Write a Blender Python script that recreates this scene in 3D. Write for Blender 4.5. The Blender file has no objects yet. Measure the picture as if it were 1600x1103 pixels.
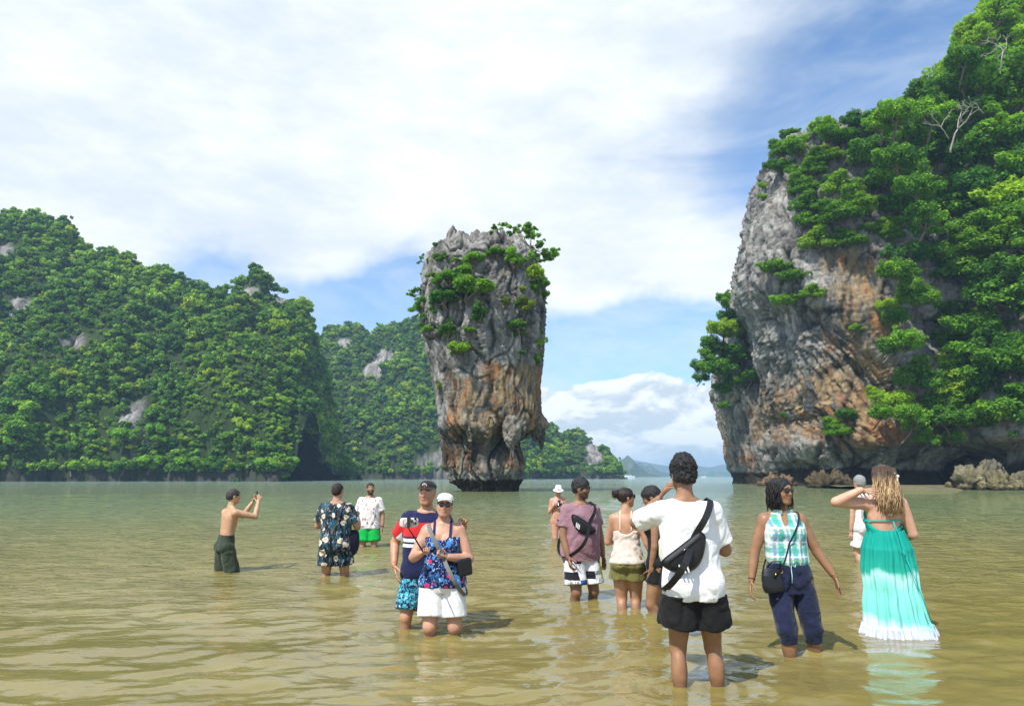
import bpy, math, random
import numpy as np
from mathutils import Vector, Matrix

random.seed(7)
RNG = np.random.default_rng(7)
scene = bpy.context.scene
COL = scene.collection

# ------------------------------------------------------------------ camera
F_PX = 1150.0
PITCH = math.radians(9.5)
CAM_H = 1.42
cam_data = bpy.data.cameras.new('camera')
cam_data.sensor_width = 36.0
cam_data.lens = F_PX / 1600.0 * 36.0
cam_data.clip_start = 0.1
cam_data.clip_end = 20000.0
cam = bpy.data.objects.new('camera', cam_data)
COL.objects.link(cam)
cam.location = (0, 0, CAM_H)
cam.rotation_euler = (math.pi / 2 + PITCH, 0, 0)
scene.camera = cam

# ------------------------------------------------------------------ sun and sky
SUN_ELEV = math.radians(54)
SUN_AZ = math.radians(218)          # compass-like: 0 = +Y, clockwise; behind the camera, to the left
sun_dir = Vector((math.sin(SUN_AZ) * math.cos(SUN_ELEV), math.cos(SUN_AZ) * math.cos(SUN_ELEV), math.sin(SUN_ELEV)))
sun_data = bpy.data.lights.new('sun', 'SUN')
sun_data.energy = 4.9
sun_data.angle = math.radians(0.6)
sun_data.color = (1.0, 0.96, 0.88)
sun = bpy.data.objects.new('sun', sun_data)
COL.objects.link(sun)
sun.rotation_euler = (-sun_dir).to_track_quat('-Z', 'Y').to_euler()
sun.location = sun_dir * 60

scene.render.engine = 'CYCLES'
scene.view_settings.view_transform = 'Standard'
scene.view_settings.look = 'None'
scene.view_settings.exposure = 0.28
scene.view_settings.gamma = 1.0
scene.view_settings.use_curve_mapping = False
scene.cycles.use_denoising = True
scene.cycles.max_bounces = 6
scene.cycles.diffuse_bounces = 3
scene.cycles.glossy_bounces = 3
scene.cycles.transmission_bounces = 4
scene.cycles.transparent_max_bounces = 6
scene.cycles.volume_bounces = 0
scene.cycles.caustics_reflective = False
scene.cycles.caustics_refractive = False


class NT:
    """small node-tree writer"""
    def __init__(self, tree):
        self.t = tree
        self.n = tree.nodes
        self.l = tree.links

    def node(self, typ, **kw):
        nd = self.n.new(typ)
        for k, v in kw.items():
            setattr(nd, k, v)
        return nd

    def put(self, sock, v):
        if v is None:
            return
        if hasattr(v, 'is_linked') or isinstance(v, bpy.types.NodeSocket):
            self.l.new(v, sock)
        else:
            if sock.type == 'RGBA' and not hasattr(v, '__len__'):
                v = (v, v, v, 1)
            if sock.type == 'RGBA' and len(v) == 3:
                v = (*v, 1)
            sock.default_value = v

    def math(self, op, a, b=None, c=None, clamp=False):
        nd = self.node('ShaderNodeMath', operation=op, use_clamp=clamp)
        self.put(nd.inputs[0], a); self.put(nd.inputs[1], b); self.put(nd.inputs[2], c)
        return nd.outputs[0]

    def add(self, a, b): return self.math('ADD', a, b)
    def sub(self, a, b): return self.math('SUBTRACT', a, b)
    def mul(self, a, b, clamp=False): return self.math('MULTIPLY', a, b, clamp=clamp)

    def vmath(self, op, a, b=None, scale=None):
        nd = self.node('ShaderNodeVectorMath', operation=op)
        self.put(nd.inputs[0], a); self.put(nd.inputs[1], b)
        if scale is not None:
            self.put(nd.inputs['Scale'], scale)
        return nd.outputs['Value'] if op in ('LENGTH', 'DOT_PRODUCT', 'DISTANCE') else nd.outputs['Vector']

    def sep(self, v):
        nd = self.node('ShaderNodeSeparateXYZ'); self.put(nd.inputs[0], v)
        return nd.outputs

    def comb(self, x, y, z):
        nd = self.node('ShaderNodeCombineXYZ')
        for i, v in enumerate((x, y, z)): self.put(nd.inputs[i], v)
        return nd.outputs[0]

    def smooth(self, v, a, b, lo=0.0, hi=1.0):
        nd = self.node('ShaderNodeMapRange', interpolation_type='SMOOTHSTEP')
        self.put(nd.inputs['Value'], v)
        nd.inputs['From Min'].default_value = a; nd.inputs['From Max'].default_value = b
        nd.inputs['To Min'].default_value = lo; nd.inputs['To Max'].default_value = hi
        return nd.outputs[0]

    def noise(self, vec, scale, detail=4, rough=0.55, dist=0.0, lac=2.0):
        nd = self.node('ShaderNodeTexNoise')
        self.put(nd.inputs['Vector'], vec)
        nd.inputs['Scale'].default_value = scale; nd.inputs['Detail'].default_value = detail
        nd.inputs['Roughness'].default_value = rough; nd.inputs['Distortion'].default_value = dist
        nd.inputs['Lacunarity'].default_value = lac
        return nd.outputs['Fac']

    def noisec(self, vec, scale, detail=3):
        nd = self.node('ShaderNodeTexNoise')
        self.put(nd.inputs['Vector'], vec)
        nd.inputs['Scale'].default_value = scale; nd.inputs['Detail'].default_value = detail
        return nd.outputs['Color']

    def voro(self, vec, scale, feature='F1', out='Distance', rand=1.0):
        nd = self.node('ShaderNodeTexVoronoi', feature=feature)
        self.put(nd.inputs['Vector'], vec)
        nd.inputs['Scale'].default_value = scale; nd.inputs['Randomness'].default_value = rand
        return nd.outputs[out]

    def mix(self, fac, a, b, blend='MIX'):
        nd = self.node('ShaderNodeMix', data_type='RGBA', blend_type=blend)
        self.put(nd.inputs[0], fac); self.put(nd.inputs[6], a); self.put(nd.inputs[7], b)
        return nd.outputs[2]

    def ramp(self, v, stops, interp='LINEAR'):
        nd = self.node('ShaderNodeValToRGB')
        nd.color_ramp.interpolation = interp
        e = nd.color_ramp.elements
        while len(e) < len(stops): e.new(0.5)
        for i, (p, c) in enumerate(stops):
            e[i].position = p
            e[i].color = (*c, 1) if len(c) == 3 else c
        self.put(nd.inputs[0], v)
        return nd.outputs[0]

    def mapping(self, vec, loc=(0, 0, 0), rot=(0, 0, 0), scale=(1, 1, 1)):
        nd = self.node('ShaderNodeMapping')
        self.put(nd.inputs[0], vec)
        nd.inputs['Location'].default_value = loc; nd.inputs['Rotation'].default_value = rot
        nd.inputs['Scale'].default_value = scale
        return nd.outputs[0]

    def bump(self, h, strength=0.5, dist=0.02, normal=None):
        nd = self.node('ShaderNodeBump')
        nd.inputs['Strength'].default_value = strength; nd.inputs['Distance'].default_value = dist
        self.put(nd.inputs['Height'], h)
        if normal is not None: self.put(nd.inputs['Normal'], normal)
        return nd.outputs[0]


# world: NISHITA sky plus a thin broken cloud sheet and a low cumulus bank
world = bpy.data.worlds.new('World')
scene.world = world
world.use_nodes = True
wt = NT(world.node_tree)
for nd in list(wt.n): wt.n.remove(nd)
sky = wt.node('ShaderNodeTexSky', sky_type='NISHITA')
sky.sun_disc = False
sky.sun_elevation = SUN_ELEV
sky.sun_rotation = SUN_AZ
sky.altitude = 0
sky.air_density = 1.0
sky.dust_density = 0.6
sky.ozone_density = 2.0
gen = wt.node('ShaderNodeTexCoord').outputs['Generated']
warp = wt.vmath('SCALE', wt.vmath('SUBTRACT', wt.noisec(gen, 3.2, 5), (0.5, 0.5, 0.5)), scale=0.30)
dirw = wt.vmath('ADD', gen, warp)
wx, wy, wz = wt.sep(dirw)
az = wt.math('ARCTAN2', wx, wy)
el = wt.math('ARCSINE', wt.math('MAXIMUM', wt.math('MINIMUM', wz, 0.999), -0.999))


def px_azel(px, py):
    rx = (px - 800) / F_PX; ry = (551.5 - py) / F_PX
    y = math.cos(PITCH) - ry * math.sin(PITCH); z = math.sin(PITCH) + ry * math.cos(PITCH)
    return math.atan2(rx, y), math.atan2(z, math.hypot(rx, y))


def blob(px, py, sx, sy, amp, rot=0.0, soft=1.0):
    a0, e0 = px_azel(px, py)
    da = wt.sub(az, a0); de = wt.sub(el, e0)
    c, s = math.cos(rot), math.sin(rot)
    u = wt.math('DIVIDE', wt.add(wt.mul(da, c), wt.mul(de, s)), sx)
    v = wt.math('DIVIDE', wt.sub(wt.mul(de, c), wt.mul(da, s)), sy)
    r2 = wt.add(wt.mul(u, u), wt.mul(v, v))
    return wt.mul(wt.math('EXPONENT', wt.mul(r2, -soft)), amp)


def total(items):
    out = items[0]
    for i in items[1:]: out = wt.add(out, i)
    return out


# high sheet of thin cloud
field = total([
    blob(250, 150, 0.58, 0.34, 1.10, 0.0),
    blob(700, 60, 0.45, 0.20, 0.55, 0.1),
    blob(980, 30, 0.16, 0.11, 0.5, -0.3),
    blob(1000, 400, 0.20, 0.085, 0.95, -0.12),
    blob(620, 330, 0.34, 0.10, 0.42, 0.0),
    blob(1180, 480, 0.12, 0.05, 0.30, 0.0),
    blob(1130, 210, 0.20, 0.12, -0.38, 0.5),
    blob(1380, 60, 0.26, 0.16, -0.40, 0.3),
    blob(900, 545, 0.36, 0.050, -1.35, 0.02),
    blob(540, 465, 0.22, 0.055, -1.3, 0.0),
    blob(330, 420, 0.12, 0.05, -0.30, 0.0),
])
streak = wt.noise(wt.mapping(gen, rot=(0.2, 0.7, 0.3), scale=(1.4, 1.4, 4.2)), 2.6, 9, 0.62, 0.6)
big = wt.noise(gen, 1.7, 5, 0.5)
field = wt.add(field, wt.add(wt.mul(wt.sub(streak, 0.5), 1.3), wt.mul(wt.sub(big, 0.5), 1.0)))
sheet = wt.smooth(wt.add(field, 0.10), -0.45, 0.95)
# low cumulus bank just over the horizon
cum_n = wt.noise(wt.mapping(gen, scale=(1, 1, 2.0)), 7.0, 10, 0.58, 0.25)
_, e_top = px_azel(1000, 588)
elr = wt.math('ARCSINE', wt.math('MAXIMUM', wt.math('MINIMUM', wt.sep(gen)[2], 0.999), -0.999))
height_fade = wt.smooth(elr, e_top - 0.045, e_top + 0.030, 1.0, 0.0)
cumf = wt.add(wt.mul(wt.sub(cum_n, 0.5), 2.6), wt.sub(wt.mul(height_fade, 1.55), 0.72))
cum = wt.smooth(cumf, 0.0, 0.20)
# lit tops and shaded undersides painted into the cumulus colour
shade_n = wt.noise(wt.mapping(gen, loc=(0.0, 0.0, 0.030), scale=(1, 1, 2.0)), 7.0, 10, 0.58, 0.25)
lit = wt.smooth(wt.sub(cum_n, shade_n), -0.07, 0.06)
cum_col = wt.mix(lit, (6.9, 7.8, 8.6), (11.6, 11.8, 11.9))
detail = wt.noise(wt.mapping(gen, scale=(1, 1, 2.5)), 4.5, 7, 0.6)
sheet_col = wt.mix(wt.smooth(detail, 0.30, 0.72), (7.7, 8.6, 9.6), (10.7, 11.1, 11.3))
sky_col = wt.mix(1.0, sky.outputs[0], (1.25, 1.68, 2.02), 'MULTIPLY')
c1 = wt.mix(wt.math('MAXIMUM', sheet, wt.smooth(streak, 0.30, 0.70, 0.06, 0.50)), sky_col, sheet_col)
c2 = wt.mix(wt.mul(cum, 0.93), c1, cum_col)
bg = wt.node('ShaderNodeBackground')
wt.put(bg.inputs[0], c2)
bg.inputs[1].default_value = 0.085
wo = wt.node('ShaderNodeOutputWorld')
wt.l.new(bg.outputs[0], wo.inputs[0])
world.cycles.sampling_method = 'MANUAL'
world.cycles.sample_map_resolution = 512


# ------------------------------------------------------------------ geometry helpers
def ray(px, py):
    rx = (px - 800) / F_PX; ry = (551.5 - py) / F_PX
    return np.array([rx, math.cos(PITCH) - ry * math.sin(PITCH), math.sin(PITCH) + ry * math.cos(PITCH)])


def at(px, py, Y):
    d = ray(px, py)
    return np.array([0, 0, CAM_H]) + d * (Y / d[1])


def ground(px, py, z=0.0):
    d = ray(px, py)
    return np.array([0, 0, CAM_H]) + d * ((z - CAM_H) / d[2])


def _hash(ix, iy, iz, seed):
    h = (ix.astype(np.int64) * 374761393 + iy.astype(np.int64) * 668265263 + iz.astype(np.int64) * 2147483647 + seed * 1274126177) & 0xFFFFFFFF
    h = ((h ^ (h >> 13)) * 1274126177) & 0xFFFFFFFF
    h = ((h ^ (h >> 16)) * 2246822519) & 0xFFFFFFFF
    return (h ^ (h >> 15)) & 0xFFFFFFFF


_G = np.random.default_rng(3).normal(size=(256, 3)); _G /= np.linalg.norm(_G, axis=1)[:, None]


def perlin(p, seed=0):
    p = np.asarray(p, float)
    i = np.floor(p).astype(np.int64); f = p - i
    u = f * f * f * (f * (f * 6 - 15) + 10)
    out = 0
    for dx in (0, 1):
        wx_ = u[:, 0] if dx else 1 - u[:, 0]
        for dy in (0, 1):
            wy_ = u[:, 1] if dy else 1 - u[:, 1]
            for dz in (0, 1):
                wz_ = u[:, 2] if dz else 1 - u[:, 2]
                g = _G[_hash(i[:, 0] + dx, i[:, 1] + dy, i[:, 2] + dz, seed) & 255]
                out = out + wx_ * wy_ * wz_ * ((f[:, 0] - dx) * g[:, 0] + (f[:, 1] - dy) * g[:, 1] + (f[:, 2] - dz) * g[:, 2])
    return out * 1.5


def fbm(p, octaves=4, seed=0, gain=0.5, ridged=False):
    a = 1.0; s = 0; t = 0
    p = np.asarray(p, float)
    for o in range(octaves):
        n = perlin(p * (2.03 ** o) + 17.3 * o, seed + o)
        if ridged: n = 1 - 2 * np.abs(n) * 1.4
        s = s + a * n; t += a; a *= gain
    return s / t


def worley(p, seed=0):
    p = np.asarray(p, float)
    i = np.floor(p).astype(np.int64)
    n = len(p)
    f1 = np.full(n, 9.0); f2 = np.full(n, 9.0); cid = np.zeros(n, np.int64)
    for dx in (-1, 0, 1):
        for dy in (-1, 0, 1):
            for dz in (-1, 0, 1):
                cx, cy, cz = i[:, 0] + dx, i[:, 1] + dy, i[:, 2] + dz
                h = _hash(cx, cy, cz, seed)
                qx = cx + (h & 1023) / 1023.0; qy = cy + ((h >> 10) & 1023) / 1023.0; qz = cz + ((h >> 20) & 1023) / 1023.0
                d = np.sqrt((p[:, 0] - qx) ** 2 + (p[:, 1] - qy) ** 2 + (p[:, 2] - qz) ** 2)
                closer = d < f1
                f2 = np.where(closer, f1, np.minimum(f2, d))
                cid = np.where(closer, h, cid)
                f1 = np.where(closer, d, f1)
    return f1, f2, cid


def sstep(a, b, x):
    t = np.clip((x - a) / (b - a), 0, 1)
    return t * t * (3 - 2 * t)


def mesh_np(name, V, Fq, smooth=True, colors=None, extra=None):
    """V (n,3), Fq (m,3|4) -> mesh datablock"""
    me = bpy.data.meshes.new(name)
    V = np.ascontiguousarray(V, np.float32); Fq = np.ascontiguousarray(Fq, np.int32)
    k = Fq.shape[1]
    me.vertices.add(len(V)); me.vertices.foreach_set('co', V.ravel())
    me.loops.add(Fq.size); me.loops.foreach_set('vertex_index', Fq.ravel())
    me.polygons.add(len(Fq)); me.polygons.foreach_set('loop_start', np.arange(0, Fq.size, k, dtype=np.int32))
    me.polygons.foreach_set('loop_total', np.full(len(Fq), k, np.int32))
    me.polygons.foreach_set('use_smooth', np.full(len(Fq), smooth))
    me.update(calc_edges=True)
    if colors is not None:
        ca = me.color_attributes.new('tint', 'FLOAT_COLOR', 'POINT')
        c = np.ones((len(V), 4), np.float32); c[:, :colors.shape[1]] = colors
        ca.data.foreach_set('color', c.ravel())
    for nm, arr in (extra or {}).items():
        at_ = me.attributes.new(nm, 'FLOAT', 'POINT')
        at_.data.foreach_set('value', np.ascontiguousarray(arr, np.float32))
    return me


def link(name, me, mat=None, parent=None, **props):
    o = bpy.data.objects.new(name, me)
    COL.objects.link(o)
    if mat is not None and me is not None and not me.materials:
        me.materials.append(mat)
    if parent is not None: o.parent = parent
    for k, v in props.items():
        if v is not None: o[k] = v
    return o


def thing(name, label, category, loc=(0, 0, 0), rz=0.0, group=None):
    o = bpy.data.objects.new(name, None)
    o.empty_display_size = 0.2
    COL.objects.link(o)
    o.location = loc; o.rotation_euler = (0, 0, rz)
    o['label'] = label; o['category'] = category
    if group: o['group'] = group
    return o


def grid_faces(nr, nc, wrap=False):
    r = np.arange(nr - 1)[:, None]; c = np.arange(nc if wrap else nc - 1)[None, :]
    c2 = (c + 1) % nc
    a = r * nc + c; b = r * nc + c2; d = (r + 1) * nc + c; e = (r + 1) * nc + c2
    return np.stack([a, b, e, d], -1).reshape(-1, 4)


def tube_np(pts, rad, seg=8, cap=True):
    """tube along pts with radii"""
    pts = np.asarray(pts, float); n = len(pts)
    rad = np.broadcast_to(np.asarray(rad, float), (n,))
    T = np.gradient(pts, axis=0); T /= np.linalg.norm(T, axis=1)[:, None] + 1e-9
    up = np.array([0, 0, 1.0]) if abs(T[0, 2]) < 0.9 else np.array([1.0, 0, 0])
    a = np.cross(T[0], up); a /= np.linalg.norm(a)
    rows = []
    ang = np.linspace(0, 2 * np.pi, seg, endpoint=False)
    for i in range(n):
        a = a - T[i] * np.dot(a, T[i]); a /= np.linalg.norm(a) + 1e-9
        b = np.cross(T[i], a)
        rows.append(pts[i] + rad[i] * (np.cos(ang)[:, None] * a + np.sin(ang)[:, None] * b))
    V = np.concatenate(rows)
    Fq = grid_faces(n, seg, True)
    if cap:
        V = np.concatenate([V, [pts[0]], [pts[-1]]])
        k = np.arange(seg)
        c0 = np.stack([np.full(seg, n * seg), (k + 1) % seg, k, k], -1)
        e0 = (n - 1) * seg
        c1 = np.stack([np.full(seg, n * seg + 1), e0 + k, e0 + (k + 1) % seg, e0 + (k + 1) % seg], -1)
        # degenerate quads avoided: emit as quads by pairing not possible, so return tris
        T3 = np.concatenate([Fq[:, [0, 1, 2]], Fq[:, [0, 2, 3]], c0[:, :3], c1[:, :3]])
        return V, T3
    return V, np.concatenate([Fq[:, [0, 1, 2]], Fq[:, [0, 2, 3]]])


def merge(parts):
    Vs, Fs, o = [], [], 0
    for V, F_ in parts:
        Vs.append(V); Fs.append(np.asarray(F_) + o); o += len(V)
    return np.concatenate(Vs), np.concatenate(Fs)


def box_np(c, s, rot=None):
    c = np.asarray(c, float); s = np.asarray(s, float) / 2
    V = np.array([[x, y, z] for x in (-1, 1) for y in (-1, 1) for z in (-1, 1)], float) * s
    if rot is not None: V = V @ np.asarray(rot).T
    Fq = np.array([[0, 1, 3, 2], [4, 6, 7, 5], [0, 4, 5, 1], [2, 3, 7, 6], [0, 2, 6, 4], [1, 5, 7, 3]])
    return V + c, np.concatenate([Fq[:, [0, 1, 2]], Fq[:, [0, 2, 3]]])


# ------------------------------------------------------------------ materials
def new_mat(name):
    m = bpy.data.materials.new(name)
    m.use_nodes = True
    t = NT(m.node_tree)
    b = m.node_tree.nodes['Principled BSDF']
    return m, t, b


def simple_mat(name, col, rough=0.6, spec=0.3, metal=0.0, var=0.12, scale=20, bump=0.0, bscale=60, sheen=0.0):
    m, t, b = new_mat(name)
    co = t.node('ShaderNodeTexCoord').outputs['Object']
    n = t.noise(co, scale, 3)
    lo = tuple(max(0, c * (1 - var)) for c in col); hi = tuple(min(1, c * (1 + var)) for c in col)
    t.put(b.inputs['Base Color'], t.mix(n, lo, hi))
    b.inputs['Roughness'].default_value = rough
    b.inputs['Specular IOR Level'].default_value = spec
    b.inputs['Metallic'].default_value = metal
    if sheen: b.inputs['Sheen Weight'].default_value = sheen
    if bump:
        t.put(b.inputs['Normal'], t.bump(t.noise(co, bscale, 4), bump, 0.01))
    return m


def tint_mat(name, rough=0.85, spec=0.25, bump=0.4, bdist=0.15, bscale=2.0, nvar=0.35, stretch=0.5):
    """material that takes its base colour from the painted 'tint' attribute, with grain on top"""
    m, t, b = new_mat(name)
    a = t.node('ShaderNodeVertexColor', layer_name='tint').outputs['Color']
    co = t.node('ShaderNodeTexCoord').outputs['Object']
    cs = t.mapping(co, scale=(1, 1, stretch))
    n1 = t.noise(cs, bscale, 8, 0.65)
    n2 = t.noise(cs, bscale * 6, 5, 0.7)
    n = t.add(t.mul(n1, 0.6), t.mul(n2, 0.4))
    f = t.smooth(n, 0.32, 0.68, 1 - nvar, 1 + nvar)
    t.put(b.inputs['Base Color'], t.mix(1.0, a, t.comb(f, f, f), 'MULTIPLY'))
    b.inputs['Roughness'].default_value = rough
    b.inputs['Specular IOR Level'].default_value = spec
    t.put(b.inputs['Normal'], t.bump(n, bump, bdist))
    return m
# ------------------------------------------------------------------ water, sea bed, air
def make_water():
    na = 440
    r1 = np.geomspace(1.6, 3.2, 40)[:-1]; r2 = np.geomspace(3.2, 70, 500)[:-1]; r3 = np.geomspace(70, 5200, 70)
    r = np.concatenate([r1, r2, r3])
    a = np.radians(np.linspace(-56, 56, na))
    R, A = np.meshgrid(r, a, indexing='ij')
    X = (R * np.sin(A)).ravel(); Y = (R * np.cos(A)).ravel()
    cell = np.gradient(r)[:, None].repeat(na, 1).ravel()
    cell = np.maximum(cell, R.ravel() * (a[1] - a[0]))
    g = np.random.default_rng(12)
    Z = np.zeros_like(X)
    # slow modulation so that calm and ruffled patches alternate
    P = np.stack([X * 0.16, Y * 0.11, np.zeros_like(X)], -1)
    patch = 0.8 + 0.55 * fbm(P, 3, 5)
    wx = X + 0.25 * perlin(np.stack([X * .5, Y * .5, X * 0], -1), 9)
    wy = Y + 0.30 * perlin(np.stack([X * .45, Y * .6, X * 0 + 3], -1), 10)
    for k in range(64):
        lam = 0.13 * (1.7 / 0.13) ** g.random()
        th = g.normal(math.radians(99), math.radians(30))
        kx, ky = math.cos(th) * 2 * math.pi / lam, math.sin(th) * 2 * math.pi / lam
        slope = 0.030 * (lam / 0.6) ** (-0.9 if lam > 0.6 else 0.05)
        amp = slope * lam / (2 * math.pi)
        fade = np.clip((lam / np.maximum(cell, 1e-3) - 2.2) / 2.5, 0, 1)
        Z += amp * fade * np.sin(kx * wx + ky * wy + g.random() * 6.28)
    Z *= patch
    # waves die on the shore and rings spread from the legs of the nearest wader
    legs = [(335, 892), (360, 892), (508, 900), (537, 900), (566, 853), (586, 853), (642, 985), (683, 985), (683, 990), (712, 990), (897, 935), (921, 933), (976, 945), (990, 950),
            (1067, 1075), (1125, 1072), (1244, 1015), (1277, 1020), (1360, 990), (1430, 990)]
    for k, (lx_, ly_) in enumerate(legs):
        cx, cy, _ = ground(lx_, ly_)
        d = np.hypot(X - cx, Y - cy)
        Z += 0.0042 * np.sin(d * (40 + 3 * (k % 5)) + k) * np.exp(-d * 2.6) + 0.006 * np.exp(-(d / .085) ** 2)
    V = np.stack([X, Y, Z], -1)
    me = mesh_np('water', V, grid_faces(len(r), na)[:, ::-1])
    m, t, b = new_mat('murky_sea_water')
    co = t.node('ShaderNodeTexCoord').outputs['Object']
    x, y, z = t.sep(co)
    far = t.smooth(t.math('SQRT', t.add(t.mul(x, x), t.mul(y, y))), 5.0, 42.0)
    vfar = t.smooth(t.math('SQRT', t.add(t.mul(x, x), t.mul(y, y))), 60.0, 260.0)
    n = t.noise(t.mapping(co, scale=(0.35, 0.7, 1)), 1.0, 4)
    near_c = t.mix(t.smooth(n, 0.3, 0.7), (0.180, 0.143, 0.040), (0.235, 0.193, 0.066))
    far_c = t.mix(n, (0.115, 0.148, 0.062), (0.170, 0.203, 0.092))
    c = t.mix(far, near_c, far_c)  # paler with distance: sediment tone plus sky reflection painted in
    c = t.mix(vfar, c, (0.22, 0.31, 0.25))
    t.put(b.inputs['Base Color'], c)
    b.inputs['Roughness'].default_value = 0.025
    b.inputs['IOR'].default_value = 1.333
    # fine ripples
    s1 = t.noise(t.mapping(co, rot=(0, 0, 0.12), scale=(1.0, 1.9, 1)), 4.2, 4, 0.5, 0.3)
    s2 = t.noise(t.mapping(co, rot=(0, 0, -0.2), scale=(1.0, 2.0, 1)), 14.0, 3, 0.5, 0.2)
    far2 = t.smooth(t.math('SQRT', t.add(t.mul(x, x), t.mul(y, y))), 6.0, 22.0)
    s3 = t.noise(t.mapping(co, rot=(0, 0, 0.1), scale=(1.0, 1.6, 1)), 1.6, 5, 0.6, 0.3)
    h = t.add(t.mul(t.mul(s1, t.add(far2, .10)), 0.16), t.mul(s2, 0.0016))
    h = t.add(h, t.mul(t.mul(s3, far2), 0.44))
    t.put(b.inputs['Normal'], t.bump(h, 0.6, 1.0))
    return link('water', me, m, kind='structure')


make_water()


def make_bed():
    xs = np.linspace(-60, 60, 121); ys = np.concatenate([np.linspace(0.5, 20, 60), np.linspace(22, 130, 40)])
    Yg, Xg = np.meshgrid(ys, xs, indexing='ij')
    X = Xg.ravel(); Y = Yg.ravel()
    d = np.hypot(X, Y)
    Z = -0.10 - 0.045 * np.clip(Y - 4.2, -9, 20)
    Z = Z + 0.012 * perlin(np.stack([X * .8, Y * .8, X * 0], -1), 4)
    me = mesh_np('sea_bed', np.stack([X, Y, Z], -1), grid_faces(len(ys), len(xs))[:, ::-1])
    link('sea_bed', me, simple_mat('wet_sand', (0.36, 0.29, 0.16), 0.8, 0.3, var=0.25, scale=8, bump=0.3), kind='structure')
    # the tip of the sandy shore by the photographer's feet, lower left corner
    c = ground(-60, 1140)
    n = 40; a = np.linspace(0, 2 * np.pi, 48, endpoint=False)
    rr = np.linspace(0, 1, n)
    Rg, Ag = np.meshgrid(rr, a, indexing='ij')
    wob = 1 + 0.08 * np.sin(3 * Ag + 1) + 0.05 * np.sin(7 * Ag)
    X = c[0] - 0.35 + 1.15 * Rg * wob * np.cos(Ag); Y = c[1] - 0.55 + 0.78 * Rg * wob * np.sin(Ag)
    Z = 0.075 - 0.24 * Rg ** 2 + 0.006 * np.sin(9 * X) * np.cos(11 * Y)
    me = mesh_np('beach', np.stack([X.ravel(), Y.ravel(), Z.ravel()], -1), grid_faces(n, 48, True))
    link('beach', me, simple_mat('shore_sand', (0.42, 0.36, 0.24), 0.75, 0.3, var=0.35, scale=30, bump=0.6, bscale=120), kind='structure')


make_bed()


def make_haze():
    me = bpy.data.meshes.new('haze')
    V, T = box_np((0, 2350, 54), (9000, 5400, 110))
    me = mesh_np('haze', V, T, smooth=False)
    m = bpy.data.materials.new('sea_haze'); m.use_nodes = True
    t = NT(m.node_tree)
    for nd in list(t.n):
        if nd.type == 'BSDF_PRINCIPLED': t.n.remove(nd)
    v = t.node('ShaderNodeVolumePrincipled')
    v.inputs['Color'].default_value = (0.48, 0.74, 1.0, 1)
    v.inputs['Density'].default_value = 0.00032
    v.inputs['Anisotropy'].default_value = 0.0
    out = [n for n in t.n if n.type == 'OUTPUT_MATERIAL'][0]
    t.l.new(v.outputs[0], out.inputs['Volume'])
    link('haze', me, m, kind='stuff', label='thin pale sea haze filling the bay air')


make_haze()
# ------------------------------------------------------------------ rock towers and cliffs
ROCK = tint_mat('karst_limestone', rough=0.9, spec=0.15, bump=1.0, bdist=0.30, bscale=1.6, nvar=0.50, stretch=0.45)


def grid_normals(P, wrap=True):
    nr, nc, _ = P.shape
    du = (np.roll(P, -1, 1) - np.roll(P, 1, 1)) if wrap else np.gradient(P, axis=1)
    dv = np.gradient(P, axis=0)
    n = np.cross(du, dv)
    return n / (np.linalg.norm(n, axis=2, keepdims=True) + 1e-9)


def rock_disp(Q, size, seed, flute=1.0, block=1.0):
    """displacement and crack mask; Q world points, size = metres of a big block"""
    wv = np.stack([perlin(Q / size * .7, seed + 31), perlin(Q / size * .7, seed + 32), perlin(Q / size * .7, seed + 33)], -1)
    w = Q + 0.45 * size * wv
    # tall angular slabs: each cell is a tilted facet
    def facets(S, sz, sd):
        p = w * S / sz
        f1, f2, cid = worley(p, sd)
        r1 = ((cid >> 5) & 255) / 255.0 - 0.5; r2 = ((cid >> 13) & 255) / 255.0 - 0.5; r3 = ((cid >> 21) & 255) / 255.0 - 0.5
        tilt = r1 * np.sin(p[:, 0] * 2.1 + r2 * 6) + r3 * np.cos(p[:, 2] * 2.3 + r1 * 9)
        return r1, tilt, f2 - f1
    r1, t1, e1 = facets(np.array([1, 1, .30]), size * 1.15, seed)
    r2, t2, e2 = facets(np.array([1, 1, .38]), size * 0.48, seed + 3)
    r3, t3, e3 = facets(np.array([1, 1, .5]), size * 0.2, seed + 5)
    d = block * size * (0.34 * r1 + 0.16 * t1 - 0.20 * (1 - sstep(0, .07, e1)))
    d += block * size * (0.15 * r2 + 0.06 * t2 - 0.10 * (1 - sstep(0, .09, e2)))
    d += block * size * 0.05 * r3
    fl = fbm(w * np.array([1, 1, 0.13]) / (size * 0.33), 5, seed + 7, 0.6, ridged=True)
    d = d + flute * 0.20 * size * (fl - 0.3)
    d = d + 0.30 * size * fbm(Q / (size * 1.8), 2, seed + 11)
    d = d + 0.20 * size * fbm(w * np.array([1, 1, .40]) / (size * .16), 5, seed + 12, .7)
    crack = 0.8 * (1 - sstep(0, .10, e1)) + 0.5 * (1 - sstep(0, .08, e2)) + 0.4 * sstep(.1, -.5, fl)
    return d, np.clip(crack, 0, 1), r1 * .6 + r2 * .6, fl


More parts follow.
